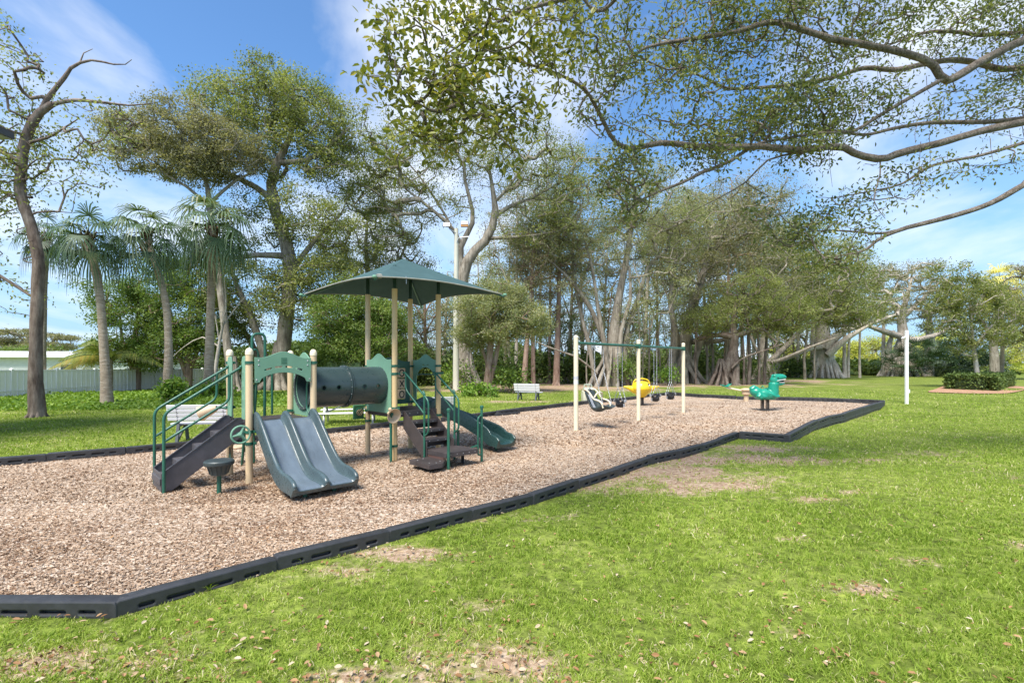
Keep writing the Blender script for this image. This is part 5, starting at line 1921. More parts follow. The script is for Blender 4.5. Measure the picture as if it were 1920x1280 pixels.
Y = 47.0
tree('banyan_tree', 'brownish leaved banyan with stilted root columns just right of the farthest swing post', 'tree', G(1275, 719, .03),
     [PP(Y, (1275, 730, .9), (1278, 680, .7), (1285, 630, .55), (1300, 570, .4), (1322, 500, .28), (1335, 430, .14)),
      PP(Y, (1262, 728, .4, -1), (1258, 680, .36, -1), (1268, 630, .3, -1), (1256, 570, .2, -1.2), (1262, 500, .1, -1.4)),
      PP(Y, (1300, 725, .34, -.6), (1304, 670, .3, -.6), (1330, 610, .24, -.8), (1375, 570, .16, -1), (1420, 540, .08, -1.2)),
      PP(Y, (1285, 640, .3, 1), (1330, 640, .24, 1), (1380, 632, .18, 1.2), (1440, 600, .08, 1.4))],
     [B(1340, 410, 100, 60, Y, 4.4), B(1300, 500, 90, 50, Y, 4), B(1400, 470, 100, 60, Y, 4.4), B(1370, 380, 80, 50, Y, 4), B(1330, 570, 70, 36, Y, 3.4, 2600), B(1420, 390, 70, 50, Y, 4), B(1440, 540, 80, 40, Y, 3.6, 3000), B(1270, 420, 60, 40, Y, 3.4), B(1250, 470, 40, 60, Y, 3, 1800)],
     560, 44, .70, .26, 'l_brown', 'bark_grey', rtip=.024, step=1.0, flat=.5, roots=banyan_roots(1.25, 4.6, 12, .2, [(-3, 0, 4, .09), (-2.2, -1, 4, .08), (2.6, 0, 5, .1), (3.3, .4, 5, .12), (4.2, -.4, 5, .1), (5, .5, 5, .12)]))

Y = 43.0
tree('banyan_tree', 'low spreading banyan with a leaning dark forked trunk behind the seesaw', 'tree', G(1372, 718, .05),
     [PP(Y, (1352, 727, .5), (1362, 695, .42), (1374, 660, .38), (1378, 635, .34), (1374, 610, .26), (1380, 570, .14)),
      PP(Y, (1378, 728, .34, -.6), (1380, 690, .3, -.5), (1376, 650, .26)),
      PP(Y, (1376, 632, .24), (1340, 628, .2, .3), (1300, 640, .12, .6)),
      PP(Y, (1378, 630, .22), (1420, 618, .18), (1470, 610, .1)),
      PP(Y, (1372, 690, .09, -.8), (1395, 670, .08, -1), (1440, 655, .06, -1.4), (1480, 640, .03, -1.6))],
     [B(1370, 590, 80, 34, Y, 3.6), B(1440, 585, 70, 36, Y, 3.4), B(1320, 600, 46, 26, Y, 3, 1200), B(1400, 545, 80, 36, Y, 3.4), B(1480, 590, 50, 34, Y, 3), B(1390, 620, 60, 14, Y, 3, 700)],
     330, 52, .55, .22, 'l_olive', 'bark_dark', rtip=.022, step=.8, flat=.5, roots=banyan_roots(.8, 2.4, 8, .16, [(1.6, .4, 4, .12), (2.0, 0, 4, .1), (2.7, .6, 4, .14), (-2, .5, 3.6, .08), (3.4, .2, 4, .1), (4.2, .8, 4, .12)]))

Y = 58.0
tree('banyan_tree', 'banyan with low forked pale limbs behind the dinosaur rider', 'tree', G(1433, 710, 0),
     [PP(Y, (1433, 716, .8), (1432, 690, .66), (1430, 660, .5), (1434, 620, .4), (1440, 560, .3), (1450, 500, .16)),
      PP(Y, (1438, 700, .4, -.5), (1450, 670, .34, -.5), (1475, 650, .26, -.8), (1500, 620, .18, -1), (1540, 590, .1, -1)),
      PP(Y, (1446, 680, .24, -1), (1480, 668, .2, -1.4), (1520, 650, .14, -2), (1570, 632, .07, -2.4)),
      PP(Y, (1428, 670, .24), (1410, 640, .18), (1400, 600, .1))],
     [B(1500, 500, 80, 60, Y, 5), B(1560, 520, 60, 56, Y, 4.4), B(1470, 560, 70, 40, Y, 4.4), B(1540, 580, 70, 34, Y, 4.4), B(1600, 570, 40, 40, Y, 3.6), B(1450, 480, 70, 50, Y, 4.4), B(1500, 440, 70, 40, Y, 4.4), B(1590, 600, 40, 24, Y, 3.4, 900), B(1470, 620, 60, 22, Y, 4, 900)],
     460, 46, .85, .32, 'l_olive', 'bark_grey', rtip=.03, step=1.2, flat=.5, roots=banyan_roots(1.0, 3, 9, .2, [(-2, 0, 6, .12), (-3.2, .5, 6, .1), (5, .3, 5, .14), (6.2, .4, 5, .1)]))

Y = 66.0
tree('banyan_tree', 'pale barked banyan with a massive fluted trunk and long level limbs', 'tree', G(1545, 707, 0),
     [PP(Y, (1545, 712, 1.6), (1545, 690, 1.25), (1544, 660, 1.1), (1542, 630, .9), (1545, 600, .6), (1552, 570, .3)),
      PP(Y, (1550, 655, .7, -1), (1566, 630, .55, -1.4), (1590, 616, .42, -2), (1630, 606, .3, -2.6), (1680, 590, .12, -3)),
      PP(Y, (1552, 665, .5, -1.4), (1580, 640, .4, -2.4), (1610, 620, .24, -3), (1650, 600, .12, -3.4)),
      PP(Y, (1540, 650, .4, -.8), (1515, 655, .3, -1.2), (1470, 675, .14, -2)),
      PP(Y, (1527, 712, .45, .2), (1526, 680, .4), (1525, 640, .36), (1526, 600, .24), (1530, 560, .12))],
     [B(1560, 540, 60, 50, Y, 5.5), B(1610, 570, 50, 40, Y, 5), B(1520, 560, 50, 40, Y, 5), B(1580, 600, 40, 20, Y, 4, 700), B(1640, 590, 40, 18, Y, 4, 600), B(1560, 490, 50, 34, Y, 5), B(1610, 520, 40, 34, Y, 4.4, 1200)],
     380, 40, .9, .34, 'l_olive', 'bark_pale', rtip=.035, step=1.3, flat=.5, roots=banyan_roots(1.25, 5.5, 16, .24, [(2.8, 0, 6, .22), (3.6, .5, 6, .16), (4.6, -.3, 5.5, .14), (-3.4, .2, 6, .2), (-6, .6, 6, .24), (-7.6, .4, 6, .3), (-8.8, 1, 6, .16)], .3))

Y = 74.0
tree('banyan_tree', 'flat umbrella crowned banyan whose braided roots stand directly behind the white post', 'tree', G(1688, 704, 0),
     [PP(Y, (1690, 710, 1.7), (1692, 685, 1.4), (1696, 660, 1.0), (1694, 630, .7), (1690, 595, .5), (1700, 560, .3), (1710, 520, .14)),
      PP(Y, (1694, 632, .5), (1660, 622, .4, -1), (1630, 612, .24, -1.4)),
      PP(Y, (1695, 636, .5), (1730, 636, .42, -1), (1770, 622, .24, -1.6)),
      PP(Y, (1690, 600, .34), (1670, 560, .24), (1650, 530, .12)),
      PP(Y, (1692, 596, .34), (1730, 560, .24), (1760, 530, .12)),
      PP(Y, (1666, 706, .5, .4), (1667, 680, .45, .4), (1666, 650, .36), (1676, 620, .2))],
     [B(1690, 505, 62, 12, Y, 6, 1200), B(1650, 525, 46, 14, Y, 5, 1000), B(1740, 530, 50, 14, Y, 5, 1000), B(1700, 550, 80, 14, Y, 6, 1300), B(1650, 570, 50, 12, Y, 5, 800), B(1750, 575, 54, 16, Y, 5, 1000), B(1700, 590, 70, 12, Y, 5, 800), B(1640, 600, 40, 10, Y, 4, 500), B(1770, 610, 40, 12, Y, 4, 500)],
     340, 34, .75, .34, 'l_brown', 'bark_pale', rtip=.04, step=1.3, flat=.35, roots=banyan_roots(1.5, 6.2, 17, .24, [(-2.4, .4, 6, .26), (5, 1, 6.5, .5), (5.8, 1.4, 5, .3)], .3))

# ---- the thicket behind: thin upright trunks with airy crowns
WOOD = [(968, 50, 340, 40), (1012, 52, 330, 36), (1068, 49, 400, 36), (1092, 56, 330, 40), (1128, 60, 420, 34), (1206, 55, 330, 40), (1232, 62, 420, 36), (1258, 54, 360, 40), (1302, 60, 350, 42), (1330, 66, 420, 40),
        (1358, 57, 330, 44), (1392, 63, 400, 40), (1412, 70, 350, 44), (1462, 74, 430, 40), (1500, 78, 480, 40), (945, 58, 430, 34), (905, 62, 470, 36), (832, 55, 500, 36), (798, 50, 520, 34), (752, 52, 500, 36), (716, 48, 470, 34)]
for i, (px, Yw, ty, rx) in enumerate(WOOD):
    w = random.uniform(.13, .22)
    ln = random.uniform(-14, 14)
    gy = HZ + (CH - 0) * F / Yw
    lm = ['l_brown', 'l_grey', 'l_brown', 'l_olive'][i % 4]
    bk = ['bark_pale', 'bark_grey', 'bark_red', 'bark_pale'][(i * 7) % 4]
    k = Yw / 50
    br = [PP(Yw, (px, gy + 4, w * 1.3), (px + ln * .3, gy - (gy - ty) * .2, w), (px + ln * .6, gy - (gy - ty) * .45, w * .85), (px + ln, gy - (gy - ty) * .72, w * .6), (px + ln * 1.3, ty + 10, w * .2))]
    for q in range(4):
        sgn = 1 if q % 2 else -1
        y0_ = gy - (gy - ty) * (.36 + .1 * q)
        h_ = (gy - ty) * .26
        br.append(PP(Yw, (px + ln * .5, y0_, w * .5), (px + ln * .6 + sgn * rx * .4, y0_ - h_ * .5, w * .35, random.uniform(-1, 1)), (px + ln + sgn * rx * .9, y0_ - h_, w * .15, random.uniform(-1.5, 1.5))))
    tree('thicket_tree', '{} thin upright tree from the {} in the thicket behind the {}'.format(ORD[i if i < 15 else i - 15], *(('light pole', 'swings') if i < 15 else ('first swing post', 'canopy'))), 'tree', (0, 0, 0), br,
         [B(px + ln, ty + 50, rx * 1.3, 48, Yw, 3 * k), B(px + ln * 1.5 - rx * .7, ty + 110, rx, 44, Yw, 2.6 * k), B(px + ln + rx * .7, ty + 120, rx, 44, Yw, 2.6 * k), B(px + ln, ty + 175, rx, 34, Yw, 2.4 * k, rx * 22)], 150, 34, .55 * k, .23 * k, lm, bk, rtip=.022 * k, step=.9 * k, flat=.6, group='thin upright trees of the thicket')

for i in range(17):
    px = 880 + i * 38 + random.uniform(-10, 10)
    Yw = random.uniform(44, 56) + max(0, i - 10) * 2.5
    ty = random.uniform(520, 590)
    gy = HZ + CH * F / Yw
    k = Yw / 50
    st_ = [PP(Yw, (px, gy + 3, .12), (px + random.uniform(-6, 6), (gy + ty) / 2, .09), (px + random.uniform(-12, 12), ty, .03))]
    for q in (-1, 1):
        st_.append(PP(Yw, (px + q * 3, gy + 2, .07), (px + q * random.uniform(6, 14), (gy + ty) / 2 + 10, .055, q * .4), (px + q * random.uniform(14, 34), ty + 15, .02, q * .8)))
    tree('understorey_tree', '{} low leafy tree from the leaning tree along the shaded wood edge'.format(ORD[i]), 'tree', (0, 0, 0), st_,
         [B(px, ty + 30, 26, 34, Yw, 1.6 * k), B(px - 14, ty + 75, 22, 30, Yw, 1.5 * k), B(px + 16, ty + 80, 22, 34, Yw, 1.5 * k, 500)], 80, 22, .42 * k, .24 * k, ['l_under', 'l_dense', 'l_grey', 'l_olive'][i % 4], ['bark_grey', 'bark_red', 'bark_pale'][i % 3], rtip=.018 * k, step=.8 * k, flat=.9, group='low leafy trees of the wood edge')

# ---- right side
Y = 36.0
tree('young_tree', 'young tree with a slim pale trunk growing out of the clipped hedge bed', 'tree', G(1835, 722, .05),
     [PP(Y, (1836, 725, .17), (1832, 700, .15), (1828, 670, .13), (1824, 640, .11), (1822, 610, .09), (1820, 570, .05)), PP(Y, (1828, 650, .08), (1850, 620, .06), (1880, 590, .03)), PP(Y, (1826, 645, .08), (1800, 615, .06), (1770, 590, .03))],
     [B(1820, 560, 50, 44, Y, 2), B(1780, 560, 34, 26, Y, 1.6), B(1800, 520, 30, 24, Y, 1.6), B(1770, 600, 30, 20, Y, 1.6, 500), B(1840, 620, 50, 28, Y, 2), B(1880, 590, 34, 24, Y, 1.6, 600), B(1850, 530, 26, 20, Y, 1.4, 400), B(1815, 655, 22, 22, Y, 1.2, 500), B(1750, 505, 16, 10, Y, 1, 120)],
     300, 30, .36, .24, 'l_olive', 'bark_pale', rtip=.014, step=.6, flat=.6)
Y = 57.0
tree('garden_tree', 'broad tree at the right edge with a thick pale trunk in the bright garden', 'tree', G(1865, 705, 0),
     [PP(Y, (1865, 708, .5), (1864, 670, .42), (1862, 640, .36), (1870, 600, .24), (1880, 560, .1)), PP(Y, (1863, 645, .24), (1895, 620, .18), (1930, 600, .1)), PP(Y, (1862, 640, .24), (1840, 600, .16), (1820, 570, .08))],
     [B(1890, 600, 50, 36, Y, 4), B(1930, 560, 50, 50, Y, 4), B(1850, 570, 40, 34, Y, 3.6, 1000), B(1920, 630, 50, 24, Y, 4), B(1960, 600, 40, 50, Y, 4), B(1945, 510, 30, 30, Y, 3, 700)],
     260, 40, .7, .3, 'l_brown', 'bark_grey', rtip=.03, step=1.0, flat=.5)

# ---- sunlit trees and garden shrubs beyond the wood
Y = 98.0
for lab, bl, px in (
    ('sunlit yellow green tree beyond the lawn, just left of the braided banyan', [B(1640, 655, 32, 22, Y, 4), B(1665, 645, 26, 16, Y, 4), B(1630, 680, 30, 14, Y, 4), B(1610, 672, 20, 16, Y, 3, 250)], 1640),
    ('small sunlit yellow tree beyond the gap right of the fluted banyan', [B(1590, 668, 18, 18, Y, 3), B(1600, 652, 12, 10, Y, 3)], 1592),
    ('sunlit yellow green tree glowing behind the dark palm clump', [B(1740, 640, 30, 20, Y, 4), B(1720, 660, 26, 22, Y, 4), B(1780, 630, 24, 14, Y, 4)], 1735),
    ('sunlit yellow shrub mass behind the banyan limbs over the dinosaur rider', [B(1500, 665, 36, 18, Y, 4), B(1470, 655, 26, 14, Y, 4)], 1490),
    ('bright yellow green tree at the right edge beyond the driveway', [B(1900, 660, 30, 22, Y, 4), B(1930, 650, 34, 30, Y, 4), B(1880, 675, 16, 12, Y, 3, 200)], 1905)):
    tree('sunlit_tree', lab, 'tree', A(px, 698, Y), [PP(Y, (px, 700, .4), (px, 680, .3), (px + 2, 655, .15))], bl, 130, 40, .9, .42, 'l_sun', 'bark_grey', rtip=.04, step=1.5, group='sunlit garden trees far behind')

# ---- distant trees over the left fence
Y = 85.0
tree('layered_tree', 'distant layered flat topped tree above the white house roof', 'tree', A(55, 690, Y),
     [PP(Y, (55, 690, .5), (52, 660, .4), (50, 635, .2))], [B(40, 624, 34, 6, Y, 4, 500), B(30, 640, 40, 7, Y, 4, 600), B(100, 632, 30, 6, Y, 4, 350), B(60, 652, 60, 8, Y, 4, 700), B(100, 648, 40, 8, Y, 4, 400)], 200, 40, .7, .4, 'l_brown', 'bark_grey', rtip=.04, step=1.5, flat=.3)
tree('garden_shrub', 'green rounded shrub mass below the flat topped tree, left of the dark trunk', 'shrub', A(25, 685, 62), [PP(62, (25, 690, .2), (25, 675, .1))], [B(20, 660, 40, 12, 62, 3), B(75, 662, 34, 12, 62, 3), B(-10, 668, 40, 12, 62, 3)], 110, 46, .6, .3, 'l_dense', 'bark_grey', rtip=.03, step=1)


# ================================================================ PALMS
def fan_leaf(V, rn, p, d, size, nl, droop, tone):
    """costapalmate leaf: leaflets radiate from the end of the stalk and hang at their tips"""
    d = Vector(d).normalized()
    side = d.cross(Vector((0, 0, 1)))
    side = side.normalized() if side.length > .05 else Vector((1, 0, 0))
    nrm = side.cross(d).normalized()
    for k in range(nl):
        a = (k / (nl - 1) - .5) * R(215) + random.uniform(-.06, .06)
        l = size * (1 - .25 * abs(k / (nl - 1) - .5) * 2) * random.uniform(.85, 1.1)
        dr = (d * math.cos(a) + side * math.sin(a)).normalized()
        w = size * .052
        s = dr.cross(nrm).normalized() * w / 2
        q0 = p
        q1 = p + dr * l * .5 + nrm * l * .04 - Vector((0, 0, droop * l * .10))
        q2 = p + dr * l * .80 - Vector((0, 0, droop * l * .42))
        q3 = p + dr * l * .92 - Vector((0, 0, droop * l * .90))
        t = min(1, max(0, tone + random.uniform(-.15, .15)))
        V.append((q0 - s * .5, q0 + s * .5, q1 + s, q1 - s))
        V.append((q1 - s, q1 + s, q2 + s * .8, q2 - s * .8))
        V.append((q2 - s * .8, q2 + s * .8, q3 + s * .15, q3 - s * .15))
        rn += [t, t, min(1, t + .08)]


def palm(label, Y, trunk, nf, size, tone=.45, group='cabbage palms along the fence', name='cabbage_palm', mat='l_palm', low=-.95):
    base = A(trunk[0][0], trunk[0][1], Y)
    root = thing(name, base, label, 'palm', group=group)
    pts = [A(t[0], t[1], Y) - base for t in trunk]
    P, Q = resample([Vector((pts[0].x, pts[0].y, -.15))] + pts[1:], [t[2] * .84 for t in trunk], .35)
    MB().tube(P, Q, 12, cap=False, jit=.05).build('trunk', 'bark_palm', root, angle=180)
    top = P[-1]
    bo = MB()
    for k in range(34):
        a = k * 2.4
        z = -random.uniform(.0, .95)
        r = Q[-1]
        c = top + Vector((math.cos(a) * r, math.sin(a) * r, z))
        o = Vector((math.cos(a), math.sin(a), 1.6)).normalized()
        bo.tube([c - o * .12, c + o * .22], [.06, .03], 5)
    bo.build('boots', 'boot', root)
    V, rn = [], []
    st = MB()
    for k in range(nf):
        a = k * 2.39996 + random.uniform(-.2, .2)
        f = k / (nf - 1)
        el = 1.35 + (low - 1.35) * f ** .85 + random.uniform(-.2, .2)
        d = Vector((math.cos(a) * math.cos(el), math.sin(a) * math.cos(el), math.sin(el)))
        l = size * random.uniform(.75, 1.1)
        q = top + d * l * .55 + Vector((0, 0, .12))
        e = top + d * l - Vector((0, 0, .12 * l))
        st.tube([top, q, e], [.025, .02, .012], 4, cap=False)
        d2 = (e - q).normalized() * .8 + Vector((0, 0, -.35))
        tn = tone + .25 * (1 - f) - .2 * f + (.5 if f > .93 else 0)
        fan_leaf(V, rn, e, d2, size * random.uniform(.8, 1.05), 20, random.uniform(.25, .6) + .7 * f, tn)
    st.build('stalks', 'l_under', root)
    blades('crown', np.array([[tuple(c) for c in v] for v in V]), 4, np.array(rn), mat, root)
    return root


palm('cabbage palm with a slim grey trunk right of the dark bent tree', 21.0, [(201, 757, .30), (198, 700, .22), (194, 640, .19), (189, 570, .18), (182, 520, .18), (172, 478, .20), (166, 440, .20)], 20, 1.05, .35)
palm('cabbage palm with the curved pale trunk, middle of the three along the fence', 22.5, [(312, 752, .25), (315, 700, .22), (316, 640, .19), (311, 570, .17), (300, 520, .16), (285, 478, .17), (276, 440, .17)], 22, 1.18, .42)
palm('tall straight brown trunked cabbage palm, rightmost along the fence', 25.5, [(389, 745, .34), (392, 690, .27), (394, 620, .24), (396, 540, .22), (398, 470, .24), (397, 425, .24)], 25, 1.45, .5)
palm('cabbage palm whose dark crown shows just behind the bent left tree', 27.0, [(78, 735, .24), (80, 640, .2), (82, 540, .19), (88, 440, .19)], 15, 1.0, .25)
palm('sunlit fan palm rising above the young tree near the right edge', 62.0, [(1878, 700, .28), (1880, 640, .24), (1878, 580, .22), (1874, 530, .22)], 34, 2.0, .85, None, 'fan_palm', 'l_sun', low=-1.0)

# coconut fronds behind the fence
cp = A(205, 680, 31)
co_ = thing('coconut_palm', (cp.x, cp.y, .1), 'yellowing feather leaved palm arching over the fence left of the first palm trunk', 'palm')
MB().tube([(0, 0, -.1), (.05, 0, 1.2), (0, 0, 2.2)], [.2, .16, .16], 10).build('trunk', 'bark_palm', co_)
V, rn = [], []
rb = MB()
for k in range(15):
    a = [3.3, 2.9, 3.7, 2.5, 4.1, 3.1, 2.2, .6, 5.4, 4.8, 3.5, 2.8, 1.4, 0, 3.0][k]
    el = [.75, .4, .5, .9, .3, 1.1, .5, .6, .6, .8, .15, .1, .8, .4, .9][k]
    L = random.uniform(2.6, 4.0)
    pts = []
    for i in range(13):
        s = i / 12
        pts.append(Vector((math.cos(a) * math.cos(el) * L * s, math.sin(a) * math.cos(el) * L * s, 2.2 + math.sin(el) * L * s - 1.15 * L * .5 * s * s)))
    rb.tube(pts, [.035 * (1 - .8 * i / 12) for i in range(13)], 4, cap=False)
    for i in range(12):
        for j in range(4):
            s = (i + j / 4) / 12
            p = pts[i].lerp(pts[i + 1], j / 4)
            t = (pts[i + 1] - pts[i]).normalized()
            sd = t.cross(Vector((0, 0, 1))).normalized()
            for sg in (-1, 1):
                l = .75 * math.sin(math.pi * min(1, .15 + s * .8)) * random.uniform(.8, 1.15)
                dr = (sd * sg * .7 + t * .45 + Vector((0, 0, -.75))).normalized()
                w = t * .022
                m_ = p + dr * l * .5 + sd * sg * .06
                V.append((p - w, p + w, m_ + w, m_ - w))
                V.append((m_ - w, m_ + w, p + dr * l + w * .1, p + dr * l - w * .1))
                tt_ = random.random() * .55 + (.4 if k in (1, 4, 10, 11) else 0)
                rn += [tt_, tt_]
rb.build('ribs', 'l_coco', co_)
blades('fronds', np.array([[tuple(c) for c in v] for v in V]), 4, np.array(rn), 'l_coco', co_)


def clump(name, label, cat, base, bases, size, nf, tone, mat='l_palm', group=None, spread=1.0):
    """trunkless fan palms: many stalks from the ground"""
    root = thing(name, base, label, cat, group=group)
    V, rn = [], []
    st = MB()
    for bx_, by_, h in bases:
        for k in range(nf):
            a = k * 2.39996
            el = random.uniform(.15, 1.35)
            l = h * random.uniform(.7, 1.1)
            b0 = Vector((bx_, by_, 0))
            e = b0 + Vector((math.cos(a) * math.cos(el) * l * spread, math.sin(a) * math.cos(el) * l * spread, math.sin(el) * l))
            st.tube([b0, b0.lerp(e, .6) + Vector((0, 0, .1)), e], [.02, .016, .01], 4, cap=False)
            fan_leaf(V, rn, e, (e - b0).normalized() + Vector((0, 0, -.1)), size * random.uniform(.8, 1.1), 16, random.uniform(.15, .5), tone + random.uniform(-.2, .2))
    st.build('stalks', 'l_under', root)
    blades('fronds', np.array([[tuple(c) for c in v] for v in V]), 4, np.array(rn), mat, root)
    return root


b0 = A(640, 715, 29)
clump('palmetto', 'spiky grey green palmetto behind the crawl tunnel', 'palmetto', (b0.x, b0.y, .1), [(-1.2, 0, 1.5), (.2, .3, 1.7), (1.3, 0, 1.5), (2.2, .4, 1.4)], .75, 20, .55)
b0 = A(1762, 703, 70)
clump('palm_clump', 'dark drooping palm clump right of the white post', 'palm', (b0.x, b0.y, 0), [(-5.5, 0, 4.0), (-3, .8, 5.0), (-.5, 0, 5.6), (2, .6, 5.4), (4.5, 0, 4.6), (-1.5, -1.2, 3.4), (3, -1.3, 3.2), (7, .2, 3.4)], 1.7, 26, .25, spread=.8)
b0 = A(1895, 690, 82)
clump('cycad', 'bright yellow green cycad by the driveway at the right edge', 'cycad', (b0.x, b0.y, 0), [(0, 0, 2.0), (1.8, .3, 1.9)], .9, 20, .5, 'l_sun')


# ================================================================ SHRUBS, HEDGES, UNDERGROWTH
def bush(name, label, cat, c, r, n, L, mat, group=None, ratio=.55, z=None):
    root = thing(name, (c[0], c[1], zl(c[0], c[1]) if z is None else z), label, cat, group=group)
    # a few stems and a crown of leaf sprays in uneven lobes
    st = MB()
    cs = []
    for k in range(max(5, int(4 + r[0] * 3))):
        a = random.uniform(0, 6.28)
        q = math.sqrt(random.random())
        p = Vector((math.cos(a) * r[0] * q * .8, math.sin(a) * r[1] * q * .8, r[2] * random.uniform(.45, 1.0)))
        cs.append(p)
        st.tube([(p.x * .3, p.y * .3, -.05), (p.x * .7, p.y * .7, p.z * .5), p], [.03, .022, .008], 5, cap=False)
    st.build('stems', 'bark_red', root, angle=180)
    ks = RNG.integers(0, len(cs), n)
    sc = min(r) * .42
    P = np.array([tuple(p) for p in cs])[ks] + RNG.normal(size=(n, 3)) * np.array([sc * 1.2, sc * 1.2, sc])
    P[:, 2] = np.abs(P[:, 2])
    D = unit(RNG.normal(size=(n, 3)) + np.array([0, 0, .1]))
    LL = L * RNG.uniform(.6, 1.3, n)
    rn = .5 * RNG.random(len(cs))[ks] + .5 * RNG.random(n)
    blades('foliage', leaf_quads(P, D, LL, LL * ratio), 4, rn, mat, root)
    return root


under = [(860, 716, 41, 'between the light pole and the leaning tree'), (955, 712, 45, 'left of the pale red trunk'), (1015, 712, 47, 'between the red trunks'), (1065, 714, 46, 'behind the first swing post'), (1100, 712, 50, 'left of the big banyan'),
         (1220, 712, 52, 'between the big banyan and the stilted banyan'), (1320, 712, 54, 'behind the seesaw arm'), (1410, 706, 62, 'behind the dinosaur tail'), (1485, 704, 66, 'right of the dinosaur head'), (800, 716, 42, 'behind the tower opening'),
         (745, 718, 41, 'behind the tunnel end'), (590, 720, 40, 'below the tall tree'), (480, 722, 40, 'below the umbrella tree'), (545, 720, 43, 'behind the low arch panel'), (700, 718, 44, 'behind the palmetto'), (1160, 708, 58, 'seen between the big banyan stems'),
         (1370, 706, 62, 'behind the leaning dark trunk'), (1270, 708, 60, 'behind the stilted banyan roots'), (900, 710, 52, 'behind the leaning tree stems'), (1740, 704, 78, 'below the dark palm clump'), (1800, 704, 78, 'right of the dark palm clump')]
for px, py, Y, where in under:
    p = A(px, py, Y)
    w = random.uniform(2.0, 3.0)
    bush('undergrowth_shrub', 'dark undergrowth shrub ' + where, 'shrub', (p.x, p.y), (w, 1.4, random.uniform(1.3, 2.4)), 1900, .34, 'l_under', 'undergrowth shrubs at the edge of the wood')
for px, py, Y, w, h, lab in ((862, 728, 35.5, 1.0, 1.3, 'bright leafy vine shrub at the foot of the light pole'), (1180, 722, 38.6, .8, 2.0, 'broad leaved vine shrub climbing at the foot of the big banyan'), (1428, 712, 50, 1.4, 1.8, 'dark round shrub directly behind the dinosaur head'),
                             (958, 735, 30, .8, 1.2, 'green vine shrub between the leaning tree and the park bench'), (318, 750, 21.8, .45, .9, 'leafy vine at the foot of the curved palm'), (1255, 720, 41, .8, 1.4, 'yellow green vine shrub right of the middle swing post'),
                             (400, 745, 25, .8, .5, 'low vine mound at the foot of the straight palm'), (905, 740, 27.5, 1.6, .5, 'low leafy mound on the grass left of the park bench')):
    p = A(px, py, Y)
    bush('vine_shrub', lab, 'shrub', (p.x, p.y), (w, w, h), 900, .2, 'l_vine' if 'bright' in lab or 'leafy' in lab or 'yellow' in lab or 'low' in lab else 'l_dense', 'vine shrubs')

# far wood seen between the trunks: one mass
n = 60000
x = RNG.uniform(-62, 62, n)
y = 78 + .10 * np.abs(x) + RNG.normal(size=n) * 3
hh_ = 2.0 + 5.5 * fbm(x, np.zeros(n), 6, 61) ** 1.3
gap = (x > 38) & (x < 49)
hh_ = np.where(x > 34, 1.5 + 1.6 * fbm(x, np.zeros(n), 5, 8), hh_)
hh_ = np.where(x < -46, 3, hh_)
z = hh_ * RNG.random(n) ** .8
P = np.stack([x, y, z], 1)
LL = RNG.uniform(.5, .95, n)
fw = blades('far_wood', leaf_quads(P, RNG.normal(size=(n, 3)), LL, LL * .6), 4, .25 + .5 * fbm(x * 1.0, z * 3, 2.5, 5) - .2 + .3 * RNG.random(n), 'l_under')
tag(fw, None, None, kind='stuff')


def hedge(name, label, pts, w, h, n, L, mat, top=None):
    """clipped hedge along pts: dark twiggy core, skin of small leaves"""
    base = Vector(pts[0])
    root = thing(name, base, label, 'hedge')
    P, rn = [], []
    core = MB()
    for p, q in zip(pts, pts[1:]):
        p, q = Vector(p) - base, Vector(q) - base
        d = q - p
        s = Vector((-d.y, d.x, 0)).normalized()
        if p.length < .01:
            p = p + d.normalized() * .9
        if (q - (Vector(pts[-1]) - base)).length < .01:
            q = q - d.normalized() * .9
        core.beam(p + Vector((0, 0, h * .40)), q + Vector((0, 0, h * .40)), w * .6, h * .6)
        m_ = n // (len(pts) - 1)
        a, t, u = RNG.uniform(-.04, 1.04, m_), RNG.uniform(-1, 1, m_), RNG.uniform(-1, 1, m_)
        face = RNG.random(m_)
        fac = np.where(face < .45, 1, np.where(face < .55, -1, 0))
        cap_ = face > .9
        a = np.where(cap_, np.where(t > 0, -.02, 1.02) if len(pts) == 2 or (Vector(pts[0]) - base - p).length < 1.2 else np.where(q.length > (Vector(pts[-1]) - base).length - 1.2, 1.02, a), a)
        t = np.where(cap_, RNG.uniform(-1, 1, m_), t)
        xx = np.where(fac != 0, -fac * 1.0, t) * w / 2
        zz = np.where((fac != 0) | cap_, (u + 1) / 2 * h, h)
        rr = 1 + .16 * (fbm(a * d.length + 7, zz * 2, .6, 3) - .5)
        hz = zz * (1 + .06 * (fbm(a * d.length, t * 2, .5, 4) - .5))
        pt_ = np.outer(1 - a, np.array(p)) + np.outer(a, np.array(q)) + np.outer(xx * rr, np.array(s))
        pt_[:, 2] += np.maximum(.04, hz) + RNG.normal(size=m_) * .03
        P.append(pt_ + RNG.normal(size=(m_, 3)) * .045)
        rn.append(.2 + .55 * fbm(a * d.length, zz * 3 + t, .35, 5) + .35 * (RNG.random(m_) - .5) + .1)
    core.build('twigs', 'l_under', root)
    P = np.concatenate(P)
    LL = L * RNG.uniform(.6, 1.3, len(P))
    blades('foliage', leaf_quads(P, RNG.normal(size=(len(P), 3)) + np.array([0, -.3, .3]), LL, LL * .6), 4, np.concatenate(rn), mat, root)
    return root


